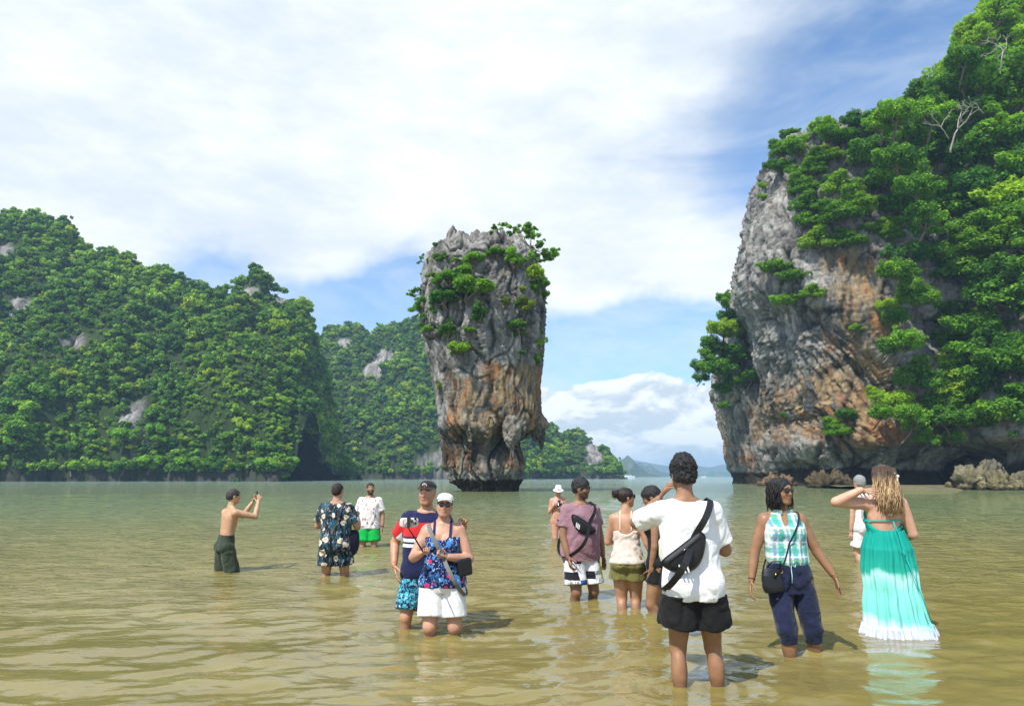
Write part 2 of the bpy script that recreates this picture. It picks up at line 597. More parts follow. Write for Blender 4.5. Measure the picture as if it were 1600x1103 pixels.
def tower(zs, cx, hw, cy, hd, nth, nz, expo=0.8, cap=10, front=1.35):
    """base rings; arrays cx,hw,cy,hd given at heights zs. returns P (rows, nth, 3)"""
    z = np.linspace(zs[0], zs[-1], nz)
    f = lambda a: np.interp(z, zs, a)
    th = np.linspace(0, 1, nth, endpoint=False)
    # more vertices on the side facing -Y
    ang = 2 * np.pi * th + (front - 1) * np.sin(2 * np.pi * th + np.pi / 2 + np.pi * 0) * 0.9
    c, s = np.cos(ang - np.pi / 2 * 0), np.sin(ang)
    sc = np.sign(c) * np.abs(c) ** expo; ss = np.sign(s) * np.abs(s) ** expo
    P = np.zeros((nz, nth, 3))
    P[:, :, 0] = f(cx)[:, None] + f(hw)[:, None] * sc
    P[:, :, 1] = f(cy)[:, None] + f(hd)[:, None] * ss
    P[:, :, 2] = z[:, None]
    if cap:
        k = np.cos(np.linspace(0, np.pi / 2, cap + 1)[1:])
        rows = []
        cc = np.array([cx[-1], cy[-1], zs[-1]])
        for i, kk in enumerate(k):
            row = P[nz - 1].copy()
            row[:, :2] = cc[:2] + (row[:, :2] - cc[:2]) * max(kk, 0.01)
            row[:, 2] = zs[-1] + 0.06 * hw[-1] * (1 - kk)
            rows.append(row)
        P = np.concatenate([P, np.array(rows)])
    return P


def profile(rows, Y):
    zs, L, R = [], [], []
    for py, l, r in rows:
        zs.append(at(800, py, Y)[2]); L.append(at(l, py, Y)[0]); R.append(at(r, py, Y)[0])
    o = np.argsort(zs)
    return np.array(zs)[o], np.array(L)[o], np.array(R)[o]


def lerp3(a, b, t):
    return np.asarray(a)[None, :] * (1 - t[:, None]) + np.asarray(b)[None, :] * t[:, None]


GREY_L = (0.36, 0.34, 0.31); GREY = (0.145, 0.138, 0.128); GREY_D = (0.06, 0.058, 0.056)
ORANGE = (0.36, 0.165, 0.065); TAN = (0.27, 0.19, 0.10); CREAM = (0.36, 0.30, 0.21); BLUEG = (0.095, 0.105, 0.11)
DARKB = (0.035, 0.028, 0.020); PINK = (0.30, 0.155, 0.10); UMBER = (0.16, 0.115, 0.065)


def blend(c, col, w):
    return c * (1 - w[:, None]) + np.array(col)[None, :] * w[:, None]


def rock_colors(P, crack, rnd, fl, size, seed, stain, stain_shift=None, tide=1.2):
    """stain: 0..1 how much of the rust and tan flowstone shows"""
    n1 = fbm(P / (size * .9), 4, seed + 50); n2 = fbm(P / (size * .2), 4, seed + 51, .65)
    c = lerp3(GREY, GREY_L, sstep(-.42, .5, n1 + 0.7 * n2 + 0.5 * rnd))
    warp_ = np.stack([perlin(P / size * .8, seed + 41), perlin(P / size * .8, seed + 42), 0 * P[:, 0]], -1)
    Q = (stain_shift if stain_shift is not None else P) + 0.35 * size * warp_
    run = fbm(Q * np.array([1, 1, 0.12]) / (size * 0.22), 4, seed + 61, .6)
    c = blend(c, GREY_D, 0.75 * sstep(0.08, 0.40, run + .25 * n2))
    c = blend(c, UMBER, 0.45 * sstep(0.15, 0.5, fbm(P / (size * .6), 3, seed + 62)))
    st = Q * np.array([1, 1, 0.06]) / (size * 0.42)
    s1 = fbm(st, 5, seed + 70, .6); s2 = fbm(st * 1.9 + 9, 4, seed + 71, .6); s3 = fbm(st * 1.3 + 19, 4, seed + 72, .6)
    patch = fbm(P / (size * .8) + 7, 3, seed + 73)
    w = sstep(0.15, 0.75, stain + 0.45 * s3 + 0.55 * patch + .15 * n2)
    flow = lerp3(TAN, CREAM, sstep(-.1, .4, s2 + .5 * n2))
    flow = blend(flow, ORANGE, 0.9 * sstep(0.04, 0.30, s1 + 0.35 * patch))
    flow = blend(flow, PINK, 0.7 * sstep(0.12, 0.4, fbm(P / (size * .5) + 31, 3, seed + 75)))
    flow = blend(flow, BLUEG, 0.9 * sstep(0.06, 0.22, s3 - 0.2 * s1))
    flow = blend(flow, GREY_D, 0.8 * sstep(0.16, 0.32, s2 - .3 * s3))
    c = c * (1 - w[:, None]) + flow * w[:, None]
    c = c * (1 - 0.62 * sstep(0.3, .95, crack + 0.45 * n2)[:, None])  # cracks darkened: lichen stain plus recess shade painted in
    # tidal notch: wet, nearly black brown
    td = 1 - sstep(tide * 0.8, tide * 1.15, P[:, 2] + 0.25 * n2)
    c = c * (1 - td[:, None]) + (np.array(DARKB)[None, :] * (1 + 0.5 * n2[:, None])) * td[:, None]
    return np.clip(c, 0.01, 0.7)


# ---- the needle island
TAPU_Y = 73.0
rows = [(774, 722, 810), (768, 719, 812), (758, 713, 814), (752, 707, 816), (740, 703, 817), (720, 699, 819), (700, 692, 823), (682, 688, 830),
        (668, 686, 840), (655, 684, 846), (640, 681, 848), (620, 678, 847), (600, 674, 847), (580, 672, 849), (560, 668, 852), (540, 663, 856),
        (520, 660, 858), (500, 658, 858), (480, 657, 857), (460, 657, 854), (440, 658, 850), (420, 661, 845), (400, 668, 838), (390, 676, 832), (382, 688, 824), (376, 702, 806)]
zs, L, R = profile(rows, TAPU_Y)
cx, hw = (L + R) / 2, (R - L) / 2
P = tower(zs, cx, hw, np.full_like(zs, TAPU_Y), hw * 0.92, 400, 310, 0.78, cap=16)
N = grid_normals(P)
nr, nc, _ = P.shape
Q = P.reshape(-1, 3); Nf = N.reshape(-1, 3)
if (Nf * (Q - np.array([cx.mean(), TAPU_Y, Q[:, 2].mean()]))).sum() < 0: Nf = -Nf
d, crack, rnd, fl = rock_disp(Q, 2.1, 4)
hrel = Q[:, 2]
upper = sstep(12, 17, hrel)
fade_face = 1 - 0.66 * sstep(5.5, 8, hrel) * (1 - sstep(11.5, 15, hrel))
edge_pin = 0.75
D = d * fade_face * edge_pin * (0.4 + 0.6 * sstep(0, 1.5, hrel))
flow_ = fbm(Q * np.array([1, 1, 0.07]) / 0.55, 5, 95, .6, ridged=True)
D += 0.30 * (1 - fade_face) * (flow_ - .3)
# fringe of stalactites where the overhang ends (about 6 m up), heavier to the right
frx = (Q[:, 0] - cx.mean()) / hw.max()
fr_z = 5.6 + 0.9 * perlin(np.stack([Q[:, 0] * 0.55, Q[:, 1] * .55, Q[:, 0] * 0], -1), 77)
lump = np.maximum(0, perlin(Q * np.array([1.1, 1.1, .35]), 78) + 0.25)
D += 0.95 * lump * np.exp(-((hrel - fr_z - .5) / .8) ** 2)
D -= 0.75 * np.exp(-((hrel - fr_z + 1.3) / 0.8) ** 2) * sstep(-.5, .2, frx)
D += 0.22 * np.exp(-((hrel - 2.4) / .8) ** 2) * (1 + perlin(Q * .8, 79)) - 0.22
V = Q + Nf * D[:, None]
# needles and blades of rock standing up along the top edge
f1, f2, cid = worley(Q * np.array([1, 1, 0.02]) / 1.15, 91)
spike = (((cid >> 7) & 255) / 255.0) ** 1.3 * np.clip(1 - f1 * 1.1, 0, 1)
topw = sstep(zs[-1] - 2.4, zs[-1] - 0.1, Q[:, 2])
V[:, 2] += topw * (spike * 1.8 - 0.6) + 0.7 * topw * np.exp(-((Q[:, 0] - at(722, 380, TAPU_Y)[0]) / 0.9) ** 2)
frac = (Q[:, 2] / zs[-1])
stain = 0.85 * sstep(4.8, 6.5, hrel) * (1 - sstep(10.6, 12.6, hrel + 1.2 * perlin(Q * np.array([.35, .35, 0]), 80))) * sstep(-0.75, -0.35, frx) \
    + 0.62 * sstep(1, 2.2, hrel) * (1 - sstep(5, 6, hrel)) + 0.25 * sstep(-0.1, 0.2, frx) * (1 - sstep(12.5, 15.5, hrel)) * sstep(10, 11, hrel) - 0.12
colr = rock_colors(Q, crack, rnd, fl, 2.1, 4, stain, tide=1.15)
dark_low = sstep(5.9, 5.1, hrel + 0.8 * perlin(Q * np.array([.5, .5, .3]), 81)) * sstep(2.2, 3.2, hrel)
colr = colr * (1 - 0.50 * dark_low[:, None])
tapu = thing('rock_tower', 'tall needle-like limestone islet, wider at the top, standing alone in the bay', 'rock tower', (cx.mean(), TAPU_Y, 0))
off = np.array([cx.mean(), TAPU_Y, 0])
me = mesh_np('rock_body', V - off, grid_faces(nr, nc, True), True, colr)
link('rock_body', me, ROCK, tapu)
TAPU_V, TAPU_N = V, Nf


def stalactite(name, px, py_top, py_bot, Y, r, parent, off, seed, tint=GREY_L, mat=None):
    """hanging lobed mass of flowstone"""
    a = at(px, py_top, Y); b = at(px, py_bot, Y)
    n = 34; k = 40
    t = np.linspace(0, 1, n)
    rad = r * np.sin(np.clip(t * 1.15 + 0.04, 0, 1.19) / 1.19 * np.pi) ** 0.6 * (1 - 0.45 * t)
    ang = np.linspace(0, 2 * np.pi, k, endpoint=False)
    Pg = np.zeros((n, k, 3))
    Pg[:, :, 0] = a[0] + rad[:, None] * np.cos(ang) * 1.0
    Pg[:, :, 1] = a[1] + rad[:, None] * np.sin(ang) * 0.8
    Pg[:, :, 2] = (a[2] * (1 - t) + b[2] * t)[:, None]
    Qs = Pg.reshape(-1, 3)
    dd = 0.55 * r * fbm(Qs * np.array([1, 1, .4]) / (r * .6), 4, seed, .6, ridged=True)
    o = np.stack([np.cos(ang), np.sin(ang), 0 * ang], -1)[None].repeat(n, 0).reshape(-1, 3)
    Vs = Qs + o * dd[:, None]
    Vs[:, 2] -= np.maximum(0, perlin(np.stack([Qs[:, 0] * 2 / r, Qs[:, 1] * 2 / r, Qs[:, 0] * 0], -1), seed + 2)) * r * 0.8 * t.repeat(k)
    cl = np.clip(np.array(tint)[None] * (1 + .5 * fbm(Qs * 2, 3, seed + 5)[:, None]), .02, .6)
    me_ = mesh_np(name, Vs - off, grid_faces(n, k, True)[:, ::-1], True, cl)
    return link(name, me_, mat or ROCK, parent)


stalactite('stalactite', 800, 648, 702, TAPU_Y - 4.3, 0.78, tapu, off, 5, (0.22, 0.20, 0.165))
stalactite('stalactite', 838, 640, 690, TAPU_Y - 1.0, 0.62, tapu, off, 6, (0.14, 0.12, 0.10))
stalactite('stalactite', 846, 655, 702, TAPU_Y - 0.6, 0.36, tapu, off, 7, (0.12, 0.10, 0.085))
stalactite('stalactite', 762, 650, 685, TAPU_Y - 4.6, 0.5, tapu, off, 8, (0.22, 0.16, 0.09))
stalactite('stalactite', 816, 652, 684, TAPU_Y - 3.8, 0.45, tapu, off, 9, (0.17, 0.15, 0.12))
stalactite('stalactite', 735, 655, 688, TAPU_Y - 4.2, 0.40, tapu, off, 10, (0.22, 0.18, 0.13))


# ---- headland on the right: main buttress, back shoulder, forested slope
def cliff(name, label, rows, Yc, depth, nth, nz, size, seed, stainf, inset=None, expo=.8, cap=8, dscale=1.0, tide=1.6, shear=None, cyf=None, category='cliff'):
    zs, L, R = profile(rows, Yc)
    cx, hw = (L + R) / 2, (R - L) / 2
    hd = np.full_like(zs, depth) if np.isscalar(depth) else np.interp(zs, depth[0], depth[1])
    cy = np.full_like(zs, float(Yc)) if cyf is None else np.interp(zs, cyf[0], cyf[1])
    P = tower(zs, cx, hw, cy, hd, nth, nz, expo, cap)
    N = grid_normals(P).reshape(-1, 3); nr, nc, _ = P.shape
    Q = P.reshape(-1, 3)
    if (N * (Q - np.array([cx.mean(), Yc, Q[:, 2].mean()]))).sum() < 0: N = -N
    d, crack, rnd, fl = rock_disp(Q, size, seed)
    stm = sstep(.1, .6, stainf(Q))
    flow_ = fbm((Q if shear is None else shear(Q)) * np.array([1, 1, 0.07]) / (size * .28), 5, seed + 95, .6, ridged=True)
    d = d * dscale * (0.5 + 0.5 * sstep(0, 3, Q[:, 2])) * (1 - .65 * stm) + stm * size * .24 * (flow_ - .3)
    if inset is not None: d = d + inset(Q)
    V = Q + N * d[:, None]
    f1, f2, cid = worley(Q * np.array([1, 1, 0.02]) / (size * .5), seed + 91)
    spike = (((cid >> 7) & 255) / 255.0) ** 1.3 * np.clip(1 - f1 * 1.1, 0, 1)
    V[:, 2] += sstep(zs[-1] - size * 1.4, zs[-1], Q[:, 2]) * (spike * size * .45 - size * .2)
    st = stainf(Q)
    sq = Q if shear is None else shear(Q)
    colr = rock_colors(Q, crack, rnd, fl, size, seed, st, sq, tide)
    off = np.array([cx.mean(), Yc, 0])
    root = thing(name, label, category, tuple(off))
    me = mesh_np('rock_body', V - off, grid_faces(nr, nc, True), True, colr)
    link('rock_body', me, ROCK, root)
    return root, V, N, off


rowsA = [(768, 1222, 1470), (757, 1218, 1470), (740, 1210, 1470), (720, 1206, 1470), (700, 1212, 1470), (680, 1224, 1470), (660, 1230, 1470), (640, 1226, 1470),
         (620, 1220, 1470), (600, 1213, 1470), (580, 1204, 1475), (560, 1192, 1480), (540, 1183, 1480), (520, 1176, 1480), (500, 1170, 1480), (480, 1164, 1480),
         (460, 1161, 1480), (440, 1159, 1480), (420, 1160, 1480), (400, 1163, 1480), (380, 1167, 1480), (360, 1172, 1480), (340, 1177, 1480), (320, 1183, 1480),
         (300, 1185, 1480), (280, 1189, 1480), (260, 1197, 1480), (240, 1212, 1480), (232, 1226, 1460)]


def stainA(Q):
    px = 800 + Q[:, 0] / Q[:, 1] * 1150 * 1.0
    u = (Q[:, 0] - 33) / 24.0            # 0 at the left arris .. 1 right
    z = Q[:, 2]
    s = 0.85 * np.exp(-((u - 0.66) / .26) ** 2) * (1 - sstep(30, 38, z)) * sstep(3, 8, z)
    s += 0.42 * (1 - sstep(16, 24, z + 8 * u)) * sstep(4, 7, z)
    return s - 0.14


def insetA(Q):
    z = Q[:, 2]
    a = -4.6 * np.exp(-((z - 1.8) / 2.4) ** 2) * (0.6 + 0.6 * perlin(Q * np.array([.12, .12, 0]) + 3, 5))
    b = 1.3 * np.exp(-((z - 7.0) / 2.5) ** 2)
    # leaning folds: bulge high, hollow to the lower left
    g = 1.6 * np.sin((z * 0.8 + Q[:, 0] * 0.9) * 0.42) * sstep(8, 12, z) * (1 - sstep(24, 32, z))
    return a + b + g


def shearA(Q):
    S = Q.copy()
    lean = (1 - sstep(20, 27, Q[:, 2]))
    S[:, 0] = Q[:, 0] + 0.75 * lean * (Q[:, 2] - 22)
    return S


cliffA, VA, NA, offA = cliff('cliff', 'big grey and orange streaked limestone cliff at right, overhanging the water', rowsA, 118.0,
                       (np.array([0, 8, 18, 30, 45, 60]), np.array([15, 16.5, 18, 18, 16, 13.])), 420, 350, 4.2, 21, stainA, insetA, 0.72, 10, 0.8, 2.0, shearA)

rowsB = [(764, 1150, 1290), (755, 1147, 1290), (740, 1145, 1290), (720, 1143, 1290), (700, 1142, 1290), (680, 1138, 1290), (660, 1132, 1290), (640, 1126, 1290),
         (620, 1120, 1290), (600, 1117, 1290), (580, 1118, 1290), (560, 1123, 1290), (540, 1130, 1290), (510, 1142, 1290), (480, 1158, 1280)]
cliffB, VB, NB, offB = cliff('cliff', 'dark rear shoulder of the right headland, leafy on top and undercut at the water', rowsB, 142.0, 11.0, 230, 190, 4.0, 33,
                       lambda Q: 0.45 * (1 - sstep(12, 20, Q[:, 2])) * sstep(2, 4, Q[:, 2]) - 0.05,
                       lambda Q: -2.2 * np.exp(-((Q[:, 2] - 2.2) / 2.6) ** 2) * (1 + perlin(Q * .15, 8)), 0.75, 8, 0.8, 2.2)

rowsC = [(772, 1405, 2100), (760, 1405, 2100), (740, 1405, 2100), (700, 1405, 2100), (650, 1415, 2100), (600, 1425, 2100), (500, 1425, 2100), (400, 1420, 2100),
         (300, 1415, 2100), (230, 1425, 2100), (190, 1455, 2080), (150, 1490, 2050), (110, 1522, 2020), (60, 1556, 1980), (10, 1592, 1950), (-50, 1640, 1900), (-110, 1700, 1860)]
cliffC, VC, NC, offC = cliff('hillside', 'steep forested limestone hillside filling the right edge of the view', rowsC, 112.0,
                       (np.array([0, 5, 8, 30, 60, 75]), np.array([24, 25, 29, 26, 20, 12.])), 300, 200, 4.2, 45,
                       lambda Q: 0.2 * (1 - sstep(10, 20, Q[:, 2])) - 0.1,
                       lambda Q: -8.0 * (1 - sstep(4.0, 6.5, Q[:, 2])) * (0.9 + .5 * perlin(Q * .1, 8)), 0.6, 8, 0.9, 3.0, category='hillside')


# ---- boulders at the foot of the cliffs
def boulder(name, label, px, py, Y, w, h, dpt, seed, tint=(0.20, 0.165, 0.10), group=None):
    g = ground(px, py)
    n, k = 46, 64
    v = np.linspace(0, np.pi, n); a = np.linspace(0, 2 * np.pi, k, endpoint=False)
    Vv, Aa = np.meshgrid(v, a, indexing='ij')
    S = np.stack([np.sin(Vv) * np.cos(Aa), np.sin(Vv) * np.sin(Aa), np.cos(Vv)], -1).reshape(-1, 3)
    Qb = S * np.array([w / 2, dpt / 2, h]) + seed * 7.7
    d1, crack, rnd, fl = rock_disp(Qb, w * 0.36, seed)
    Vb = S * np.array([w / 2, dpt / 2, h]) + S * d1[:, None] * 1.7
    Vb[:, 2] = np.maximum(Vb[:, 2], -0.6)
    c = .68 * np.array(tint)[None] * (1 + .9 * fbm(Qb * 1.5, 4, seed, .65)[:, None])
    c = c * (1 - .4 * crack[:, None])  # stain and recess shade mixed into the colour along the cracks
    wet = sstep(.5, .1, Vb[:, 2])[:, None]
    c = c * (1 - wet) + np.array(DARKB)[None] * wet
    me = mesh_np(name, Vb, grid_faces(n, k, True)[:, ::-1], True, np.clip(c, .01, .6))
    o = link(name, me, ROCK, label=label, category='boulder', group=group)
    o.location = (at(px, 744, Y)[0], Y, 0)
    return o


boulder('boulder', 'squat dark boulder with a tan ledge, at the foot of the streaked cliff', 1290, 760, 92, 5.2, 2.2, 4, 3, (0.15, 0.115, 0.07))
boulder('boulder', 'long low tan boulder at the left foot of the cliff, by the sea cave', 1212, 757, 112, 6.0, 1.5, 4, 4, (0.26, 0.17, 0.10))
boulder('boulder', 'jagged olive boulder leaning at the left end of the low rocks on the right shore', 1508, 764, 80, 4.0, 1.9, 3, 5, (0.25, 0.22, 0.13))
boulder('boulder', 'peaked grey boulder rising highest among the low rocks on the right shore', 1545, 760, 84, 4.4, 2.7, 3, 6, (0.22, 0.20, 0.14))
boulder('boulder', 'flat spreading yellowish boulder nearest the water on the right shore', 1560, 766, 78, 5.2, 1.5, 3, 7, (0.30, 0.26, 0.14))
boulder('boulder', 'broken boulder at the right edge of the photo on the right shore', 1598, 764, 80, 4.4, 1.9, 3, 8, (0.25, 0.22, 0.13))
# low sandy ledge below the cave
g0 = ground(1490, 767)
xs_ = np.linspace(-6, 26, 60); ys_ = np.linspace(-2.0, 14, 24)
Yg, Xg = np.meshgrid(ys_, xs_, indexing='ij')
Zg = 0.16 * sstep(-2.0, 1.5, Yg + 0.7 * np.sin(Xg * .7) + .4 * np.sin(Xg * 1.9)) * 3 - 0.16 + 0.05 * np.sin(Xg * 2.1 + Yg)
me = mesh_np('shore', np.stack([Xg.ravel(), Yg.ravel(), Zg.ravel()], -1), grid_faces(24, 60)[:, ::-1])
o = link('shore', me, simple_mat('cave_sand', (0.13, 0.11, 0.06), 0.85, var=.4, scale=2, bump=.5, bscale=6), kind='structure')
o.location = (g0[0], 80, 0)


# ------------------------------------------------------------------ forested hills across the bay
def interp_xy(pts, Y):
    xs = np.array([at(px, 500, Y)[0] for px, py in pts]); z = np.array([at(px, py, Y)[2] for px, py in pts])
    return xs, z


def hill(name, x0, x1, y0, y1, nx, ny, zfun, size, seed, bare=None, col_green=(0.03, 0.05, 0.012)):
    xs = np.linspace(x0, x1, nx); ys = np.linspace(y0, y1, ny)
    Yg, Xg = np.meshgrid(ys, xs, indexing='ij')
    X, Y = Xg.ravel(), Yg.ravel()
    Z = zfun(X, Y)
    P = np.stack([X, Y, Z], -1)
    Nn = grid_normals(P.reshape(ny, nx, 3), wrap=False).reshape(-1, 3)
    Nn *= np.sign(Nn[:, 2:3] + 1e-9)
    b = bare(P) if bare is not None else np.zeros(len(P))
    dd, crack, rnd, fl = rock_disp(P, size, seed, 1.2, 1.0)
    amt = 0.25 + 0.75 * b
    V = P + Nn * (dd * amt)[:, None]
    V[:, 2] = np.where(Z < -0.8, Z, V[:, 2])
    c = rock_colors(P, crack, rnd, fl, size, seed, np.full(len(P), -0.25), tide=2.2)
    g = np.array(col_green)[None] * (1 + .5 * fbm(P / 6, 3, 2)[:, None])
    bb = sstep(.25, .6, b)[:, None]
    c = g * (1 - bb) + c * bb
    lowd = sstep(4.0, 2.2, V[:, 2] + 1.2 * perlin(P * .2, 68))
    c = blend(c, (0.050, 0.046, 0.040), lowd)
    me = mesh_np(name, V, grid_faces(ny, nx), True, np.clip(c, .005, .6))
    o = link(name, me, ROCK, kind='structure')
    return o, V.reshape(ny, nx, 3), Nn.reshape(ny, nx, 3), b.reshape(ny, nx)


LEFT = [(-260, 310), (-100, 324), (0, 340), (50, 353), (100, 372), (130, 394), (170, 402), (210, 420), (250, 424), (290, 446), (330, 468), (366, 478),
        (376, 450), (386, 438), (400, 433), (413, 440), (422, 466), (436, 468), (446, 470), (465, 478), (480, 486), (490, 510), (500, 560), (512, 640), (522, 720), (536, 775)]
YL = 262.0
lx, lz = interp_xy(LEFT, YL)


def z_left(X, Y):
    X2 = X + 2.0 * perlin(np.stack([X * .05, Y * .05, X * 0], -1), 60)
    ridge = np.interp(X2, lx, lz)
    shore = 206 + 5 * np.sin(X * .05) + 6 * perlin(np.stack([X * .04, X * 0, X * 0], -1), 61)
    v = (Y - shore) / (YL - shore)
    prof = np.where(v < 1, np.clip(v, 0, 1) ** 0.62, np.clip(1 - (v - 1) * 1.1, 0, 1))
    gul = fbm(np.stack([X * .035, Y * .012, X * 0], -1), 3, 62, .5, ridged=True)
    z = ridge * prof + 4.5 * (gul - 0.2) * sstep(0, .3, v) * sstep(1.3, .8, v)
    # rounded spur in front
    c = at(370, 548, 232)
    def mound(cx_, cy_, h_, rx, ry, p=2.2):
        q = np.sqrt(((X - cx_) / rx) ** 2 + ((Y - cy_) / ry) ** 2)
        return h_ * np.clip(1 - q ** p, -1, 1)
    m1 = mound(c[0] + 3, 233, c[2] + 1, 26, 26)
    c2 = at(120, 640, 222)
    m2 = mound(c2[0], 226, c2[2], 24, 19)
    c3 = at(-60, 600, 222)
    m3 = mound(c3[0], 228, c3[2], 26, 22)
    c4 = at(475, 640, 226)
    m4 = mound(c4[0] - 2, 232, 22, 9, 18)
    z = np.maximum.reduce([z, m1, m2, m3, m4])
    z = np.where(v < 0, np.maximum(z * sstep(-.12, 0, v), -2.0 + 0 * z), z)
    land = sstep(-0.10, 0.0, v)
    return np.where(z > 0.3, z + 1.2, -2.0) * 1.0


def bare_left(P):
    b = np.zeros(len(P))
    for (px, py, Y, rx, rz) in ((45, 490, 236, 4, 5), (10, 405, 250, 6, 5), (208, 652, 216, 2.8, 6), (222, 690, 213, 2, 4), (398, 462, 262, 4, 2.2), (440, 470, 262, 2.0, 1.6),
                            (150, 545, 235, 3, 3), (478, 690, 225, 1.2, 4)):
        c = at(px, py, Y)
        q = ((P[:, 0] - c[0]) / rx) ** 2 + ((P[:, 2] - c[2]) / rz) ** 2
        b = np.maximum(b, np.exp(-q * .8))
    b = b + 0.35 * fbm(P / 5, 3, 66) * (b > .05)
    b = np.maximum(b, sstep(1.9, .8, P[:, 2] + 1.5 * perlin(P * .15, 67)))
    return np.clip(b, 0, 1)


hillL = hill('hill', at(-260, 500, YL)[0], at(530, 500, YL)[0], 190, 330, 270, 160, z_left, 6.0, 71, bare_left)

MID = [(440, 640), (475, 600), (500, 530), (522, 517), (542, 514), (562, 522), (574, 536), (580, 538), (592, 524), (620, 510), (650, 496), (690, 486), (740, 525), (800, 618),
       (840, 668), (862, 674), (890, 681), (912, 694), (930, 708), (942, 724), (950, 742), (960, 760)]
YM = 440.0
mx, mz = interp_xy(MID, YM)


def z_mid(X, Y):
    ridge = np.interp(X, mx, mz)
    shore = 365 + 10 * np.sin(X * .03) + 12 * perlin(np.stack([X * .03, X * 0, X * 0], -1), 68) + 40 * sstep(0, 40, X)
    v = (Y - shore) / (YM - shore)
    prof = np.where(v < 1, np.clip(v, 0, 1) ** 0.7, np.clip(1 - (v - 1) * .8, 0, 1))
    gul = fbm(np.stack([X * .022, Y * .008, X * 0], -1), 3, 69, .5, ridged=True)
    z = ridge * prof + 7 * (gul - .2) * sstep(0, .3, v) * sstep(1.3, .8, v)
    return np.where((z > .5) & (v > 0), z + 1.0, -2.0)


def bare_mid(P):
    b = np.zeros(len(P))
    for (px, py, Y, rx, rz) in ((607, 566, 420, 8, 6), (590, 585, 415, 5, 6), (697, 730, 375, 15, 7), (712, 700, 378, 6, 8), (925, 715, 425, 4, 9), (540, 540, 430, 5, 3), (640, 612, 405, 4, 2)):
        c = at(px, py, Y)
        b = np.maximum(b, np.exp(-(((P[:, 0] - c[0]) / rx) ** 2 + ((P[:, 2] - c[2]) / rz) ** 2) * .8))
    b = b + 0.35 * fbm(P / 8, 3, 66) * (b > .05)
    return np.clip(np.maximum(b, sstep(2, 1, P[:, 2])), 0, 1)


hillM = hill('hill', at(430, 500, YM)[0], at(965, 500, YM)[0], 340, 520, 260, 120, z_mid, 8.0, 73, bare_mid)


# far karst islands fading into the haze
def far_isle(name, pts, Y, depth, seed, col=(0.06, 0.085, 0.05), label=None):
    xs, z = interp_xy(pts, Y)
    nx, ny = 220, 26
    X = np.linspace(xs[0], xs[-1], nx); r = np.interp(X, xs, z)
    v = np.linspace(-1, 1, ny)
    Vg, Xg = np.meshgrid(v, X, indexing='ij')
    Zg = r[None] * (1 - np.abs(Vg) ** 2.5)
    P = np.stack([Xg.ravel(), (Y + Vg * depth).ravel(), Zg.ravel()], -1)
    n = fbm(P / (0.02 * Y), 4, seed)
    P[:, 2] += n * 0.10 * np.maximum(P[:, 2], 0)
    P[:, 1] += 0.25 * depth * fbm(P / (0.03 * Y) + 5, 3, seed + 3)
    c = lerp3(col, (0.24, 0.22, 0.19), sstep(.25, .5, fbm(P * np.array([1, 1, .5]) / (0.015 * Y), 3, seed + 9)))
    P[:, 2] -= 1.0
    me = mesh_np(name, P, grid_faces(ny, nx), True, c)
    o = link(name, me, ROCK, kind='structure')


far_isle('far_island', [(940, 746), (945, 738), (952, 730), (958, 726), (963, 718), (969, 716), (975, 712), (981, 716), (986, 724), (994, 730), (1000, 737), (1008, 739), (1020, 743), (1030, 747)], 1500, 60, 81)
far_isle('far_island', [(975, 746), (985, 724), (992, 722), (1000, 728), (1008, 726), (1020, 736), (1032, 738), (1050, 741), (1064, 747)], 2100, 80, 83)
far_isle('far_island', [(930, 744), (960, 724), (985, 719), (1010, 724), (1040, 728), (1070, 727), (1100, 730), (1118, 725), (1130, 727), (1150, 732), (1200, 740), (1240, 746)], 3600, 160, 85)
far_isle('far_island', [(1040, 747), (1060, 743), (1075, 741), (1090, 741), (1096, 736), (1102, 736), (1108, 741), (1116, 736), (1124, 736), (1130, 742), (1170, 742), (1300, 747)], 2500, 90, 87, (0.05, 0.11, 0.05))
# ------------------------------------------------------------------ vegetation
def leaf_mat(name, base, bright, hue_rand=0.5):
    m, t, b = new_mat(name)
    oi = t.node('ShaderNodeObjectInfo').outputs['Random']
    a = t.node('ShaderNodeAttribute', attribute_name='leafv').outputs['Fac']
    f = t.add(t.mul(a, 0.55), t.mul(oi, 0.45))
    c = t.mix(t.smooth(f, 0.15, 0.85), base, bright)
    # drifts of lighter and darker growth over the hillsides
    pos = t.node('ShaderNodeNewGeometry').outputs['Position']
    dr_ = t.noise(pos, 0.045, 4, .6)
    c = t.mix(t.smooth(dr_, .38, .64), t.mix(1.0, c, (.62, .72, .95), 'MULTIPLY'), t.mix(1.0, c, (1.22, 1.12, .95), 'MULTIPLY'))
    # a few yellowing or blue-green crowns
    c = t.mix(t.smooth(oi, 0.88, 1.0, 0, hue_rand), c, (bright[0] * 1.5, bright[1] * 1.02, bright[2] * 0.7))
    c = t.mix(t.smooth(oi, 0.12, 0.0, 0, hue_rand), c, (base[0] * 0.8, base[1] * 0.9, base[2] * 2.6))
    t.put(b.inputs['Base Color'], c)
    b.inputs['Roughness'].default_value = 0.5
    b.inputs['Specular IOR Level'].default_value = 0.25
    tr = t.node('ShaderNodeBsdfTranslucent')
    t.put(tr.inputs['Color'], t.mix(1.0, c, (1.3, 1.35, 0.6), 'MULTIPLY'))
    mx_ = t.node('ShaderNodeMixShader'); mx_.inputs[0].default_value = 0.38
    t.l.new(b.outputs[0], mx_.inputs[1]); t.l.new(tr.outputs[0], mx_.inputs[2])
    out = [n for n in t.n if n.type == 'OUTPUT_MATERIAL'][0]
    t.l.new(mx_.outputs[0], out.inputs['Surface'])
    return m


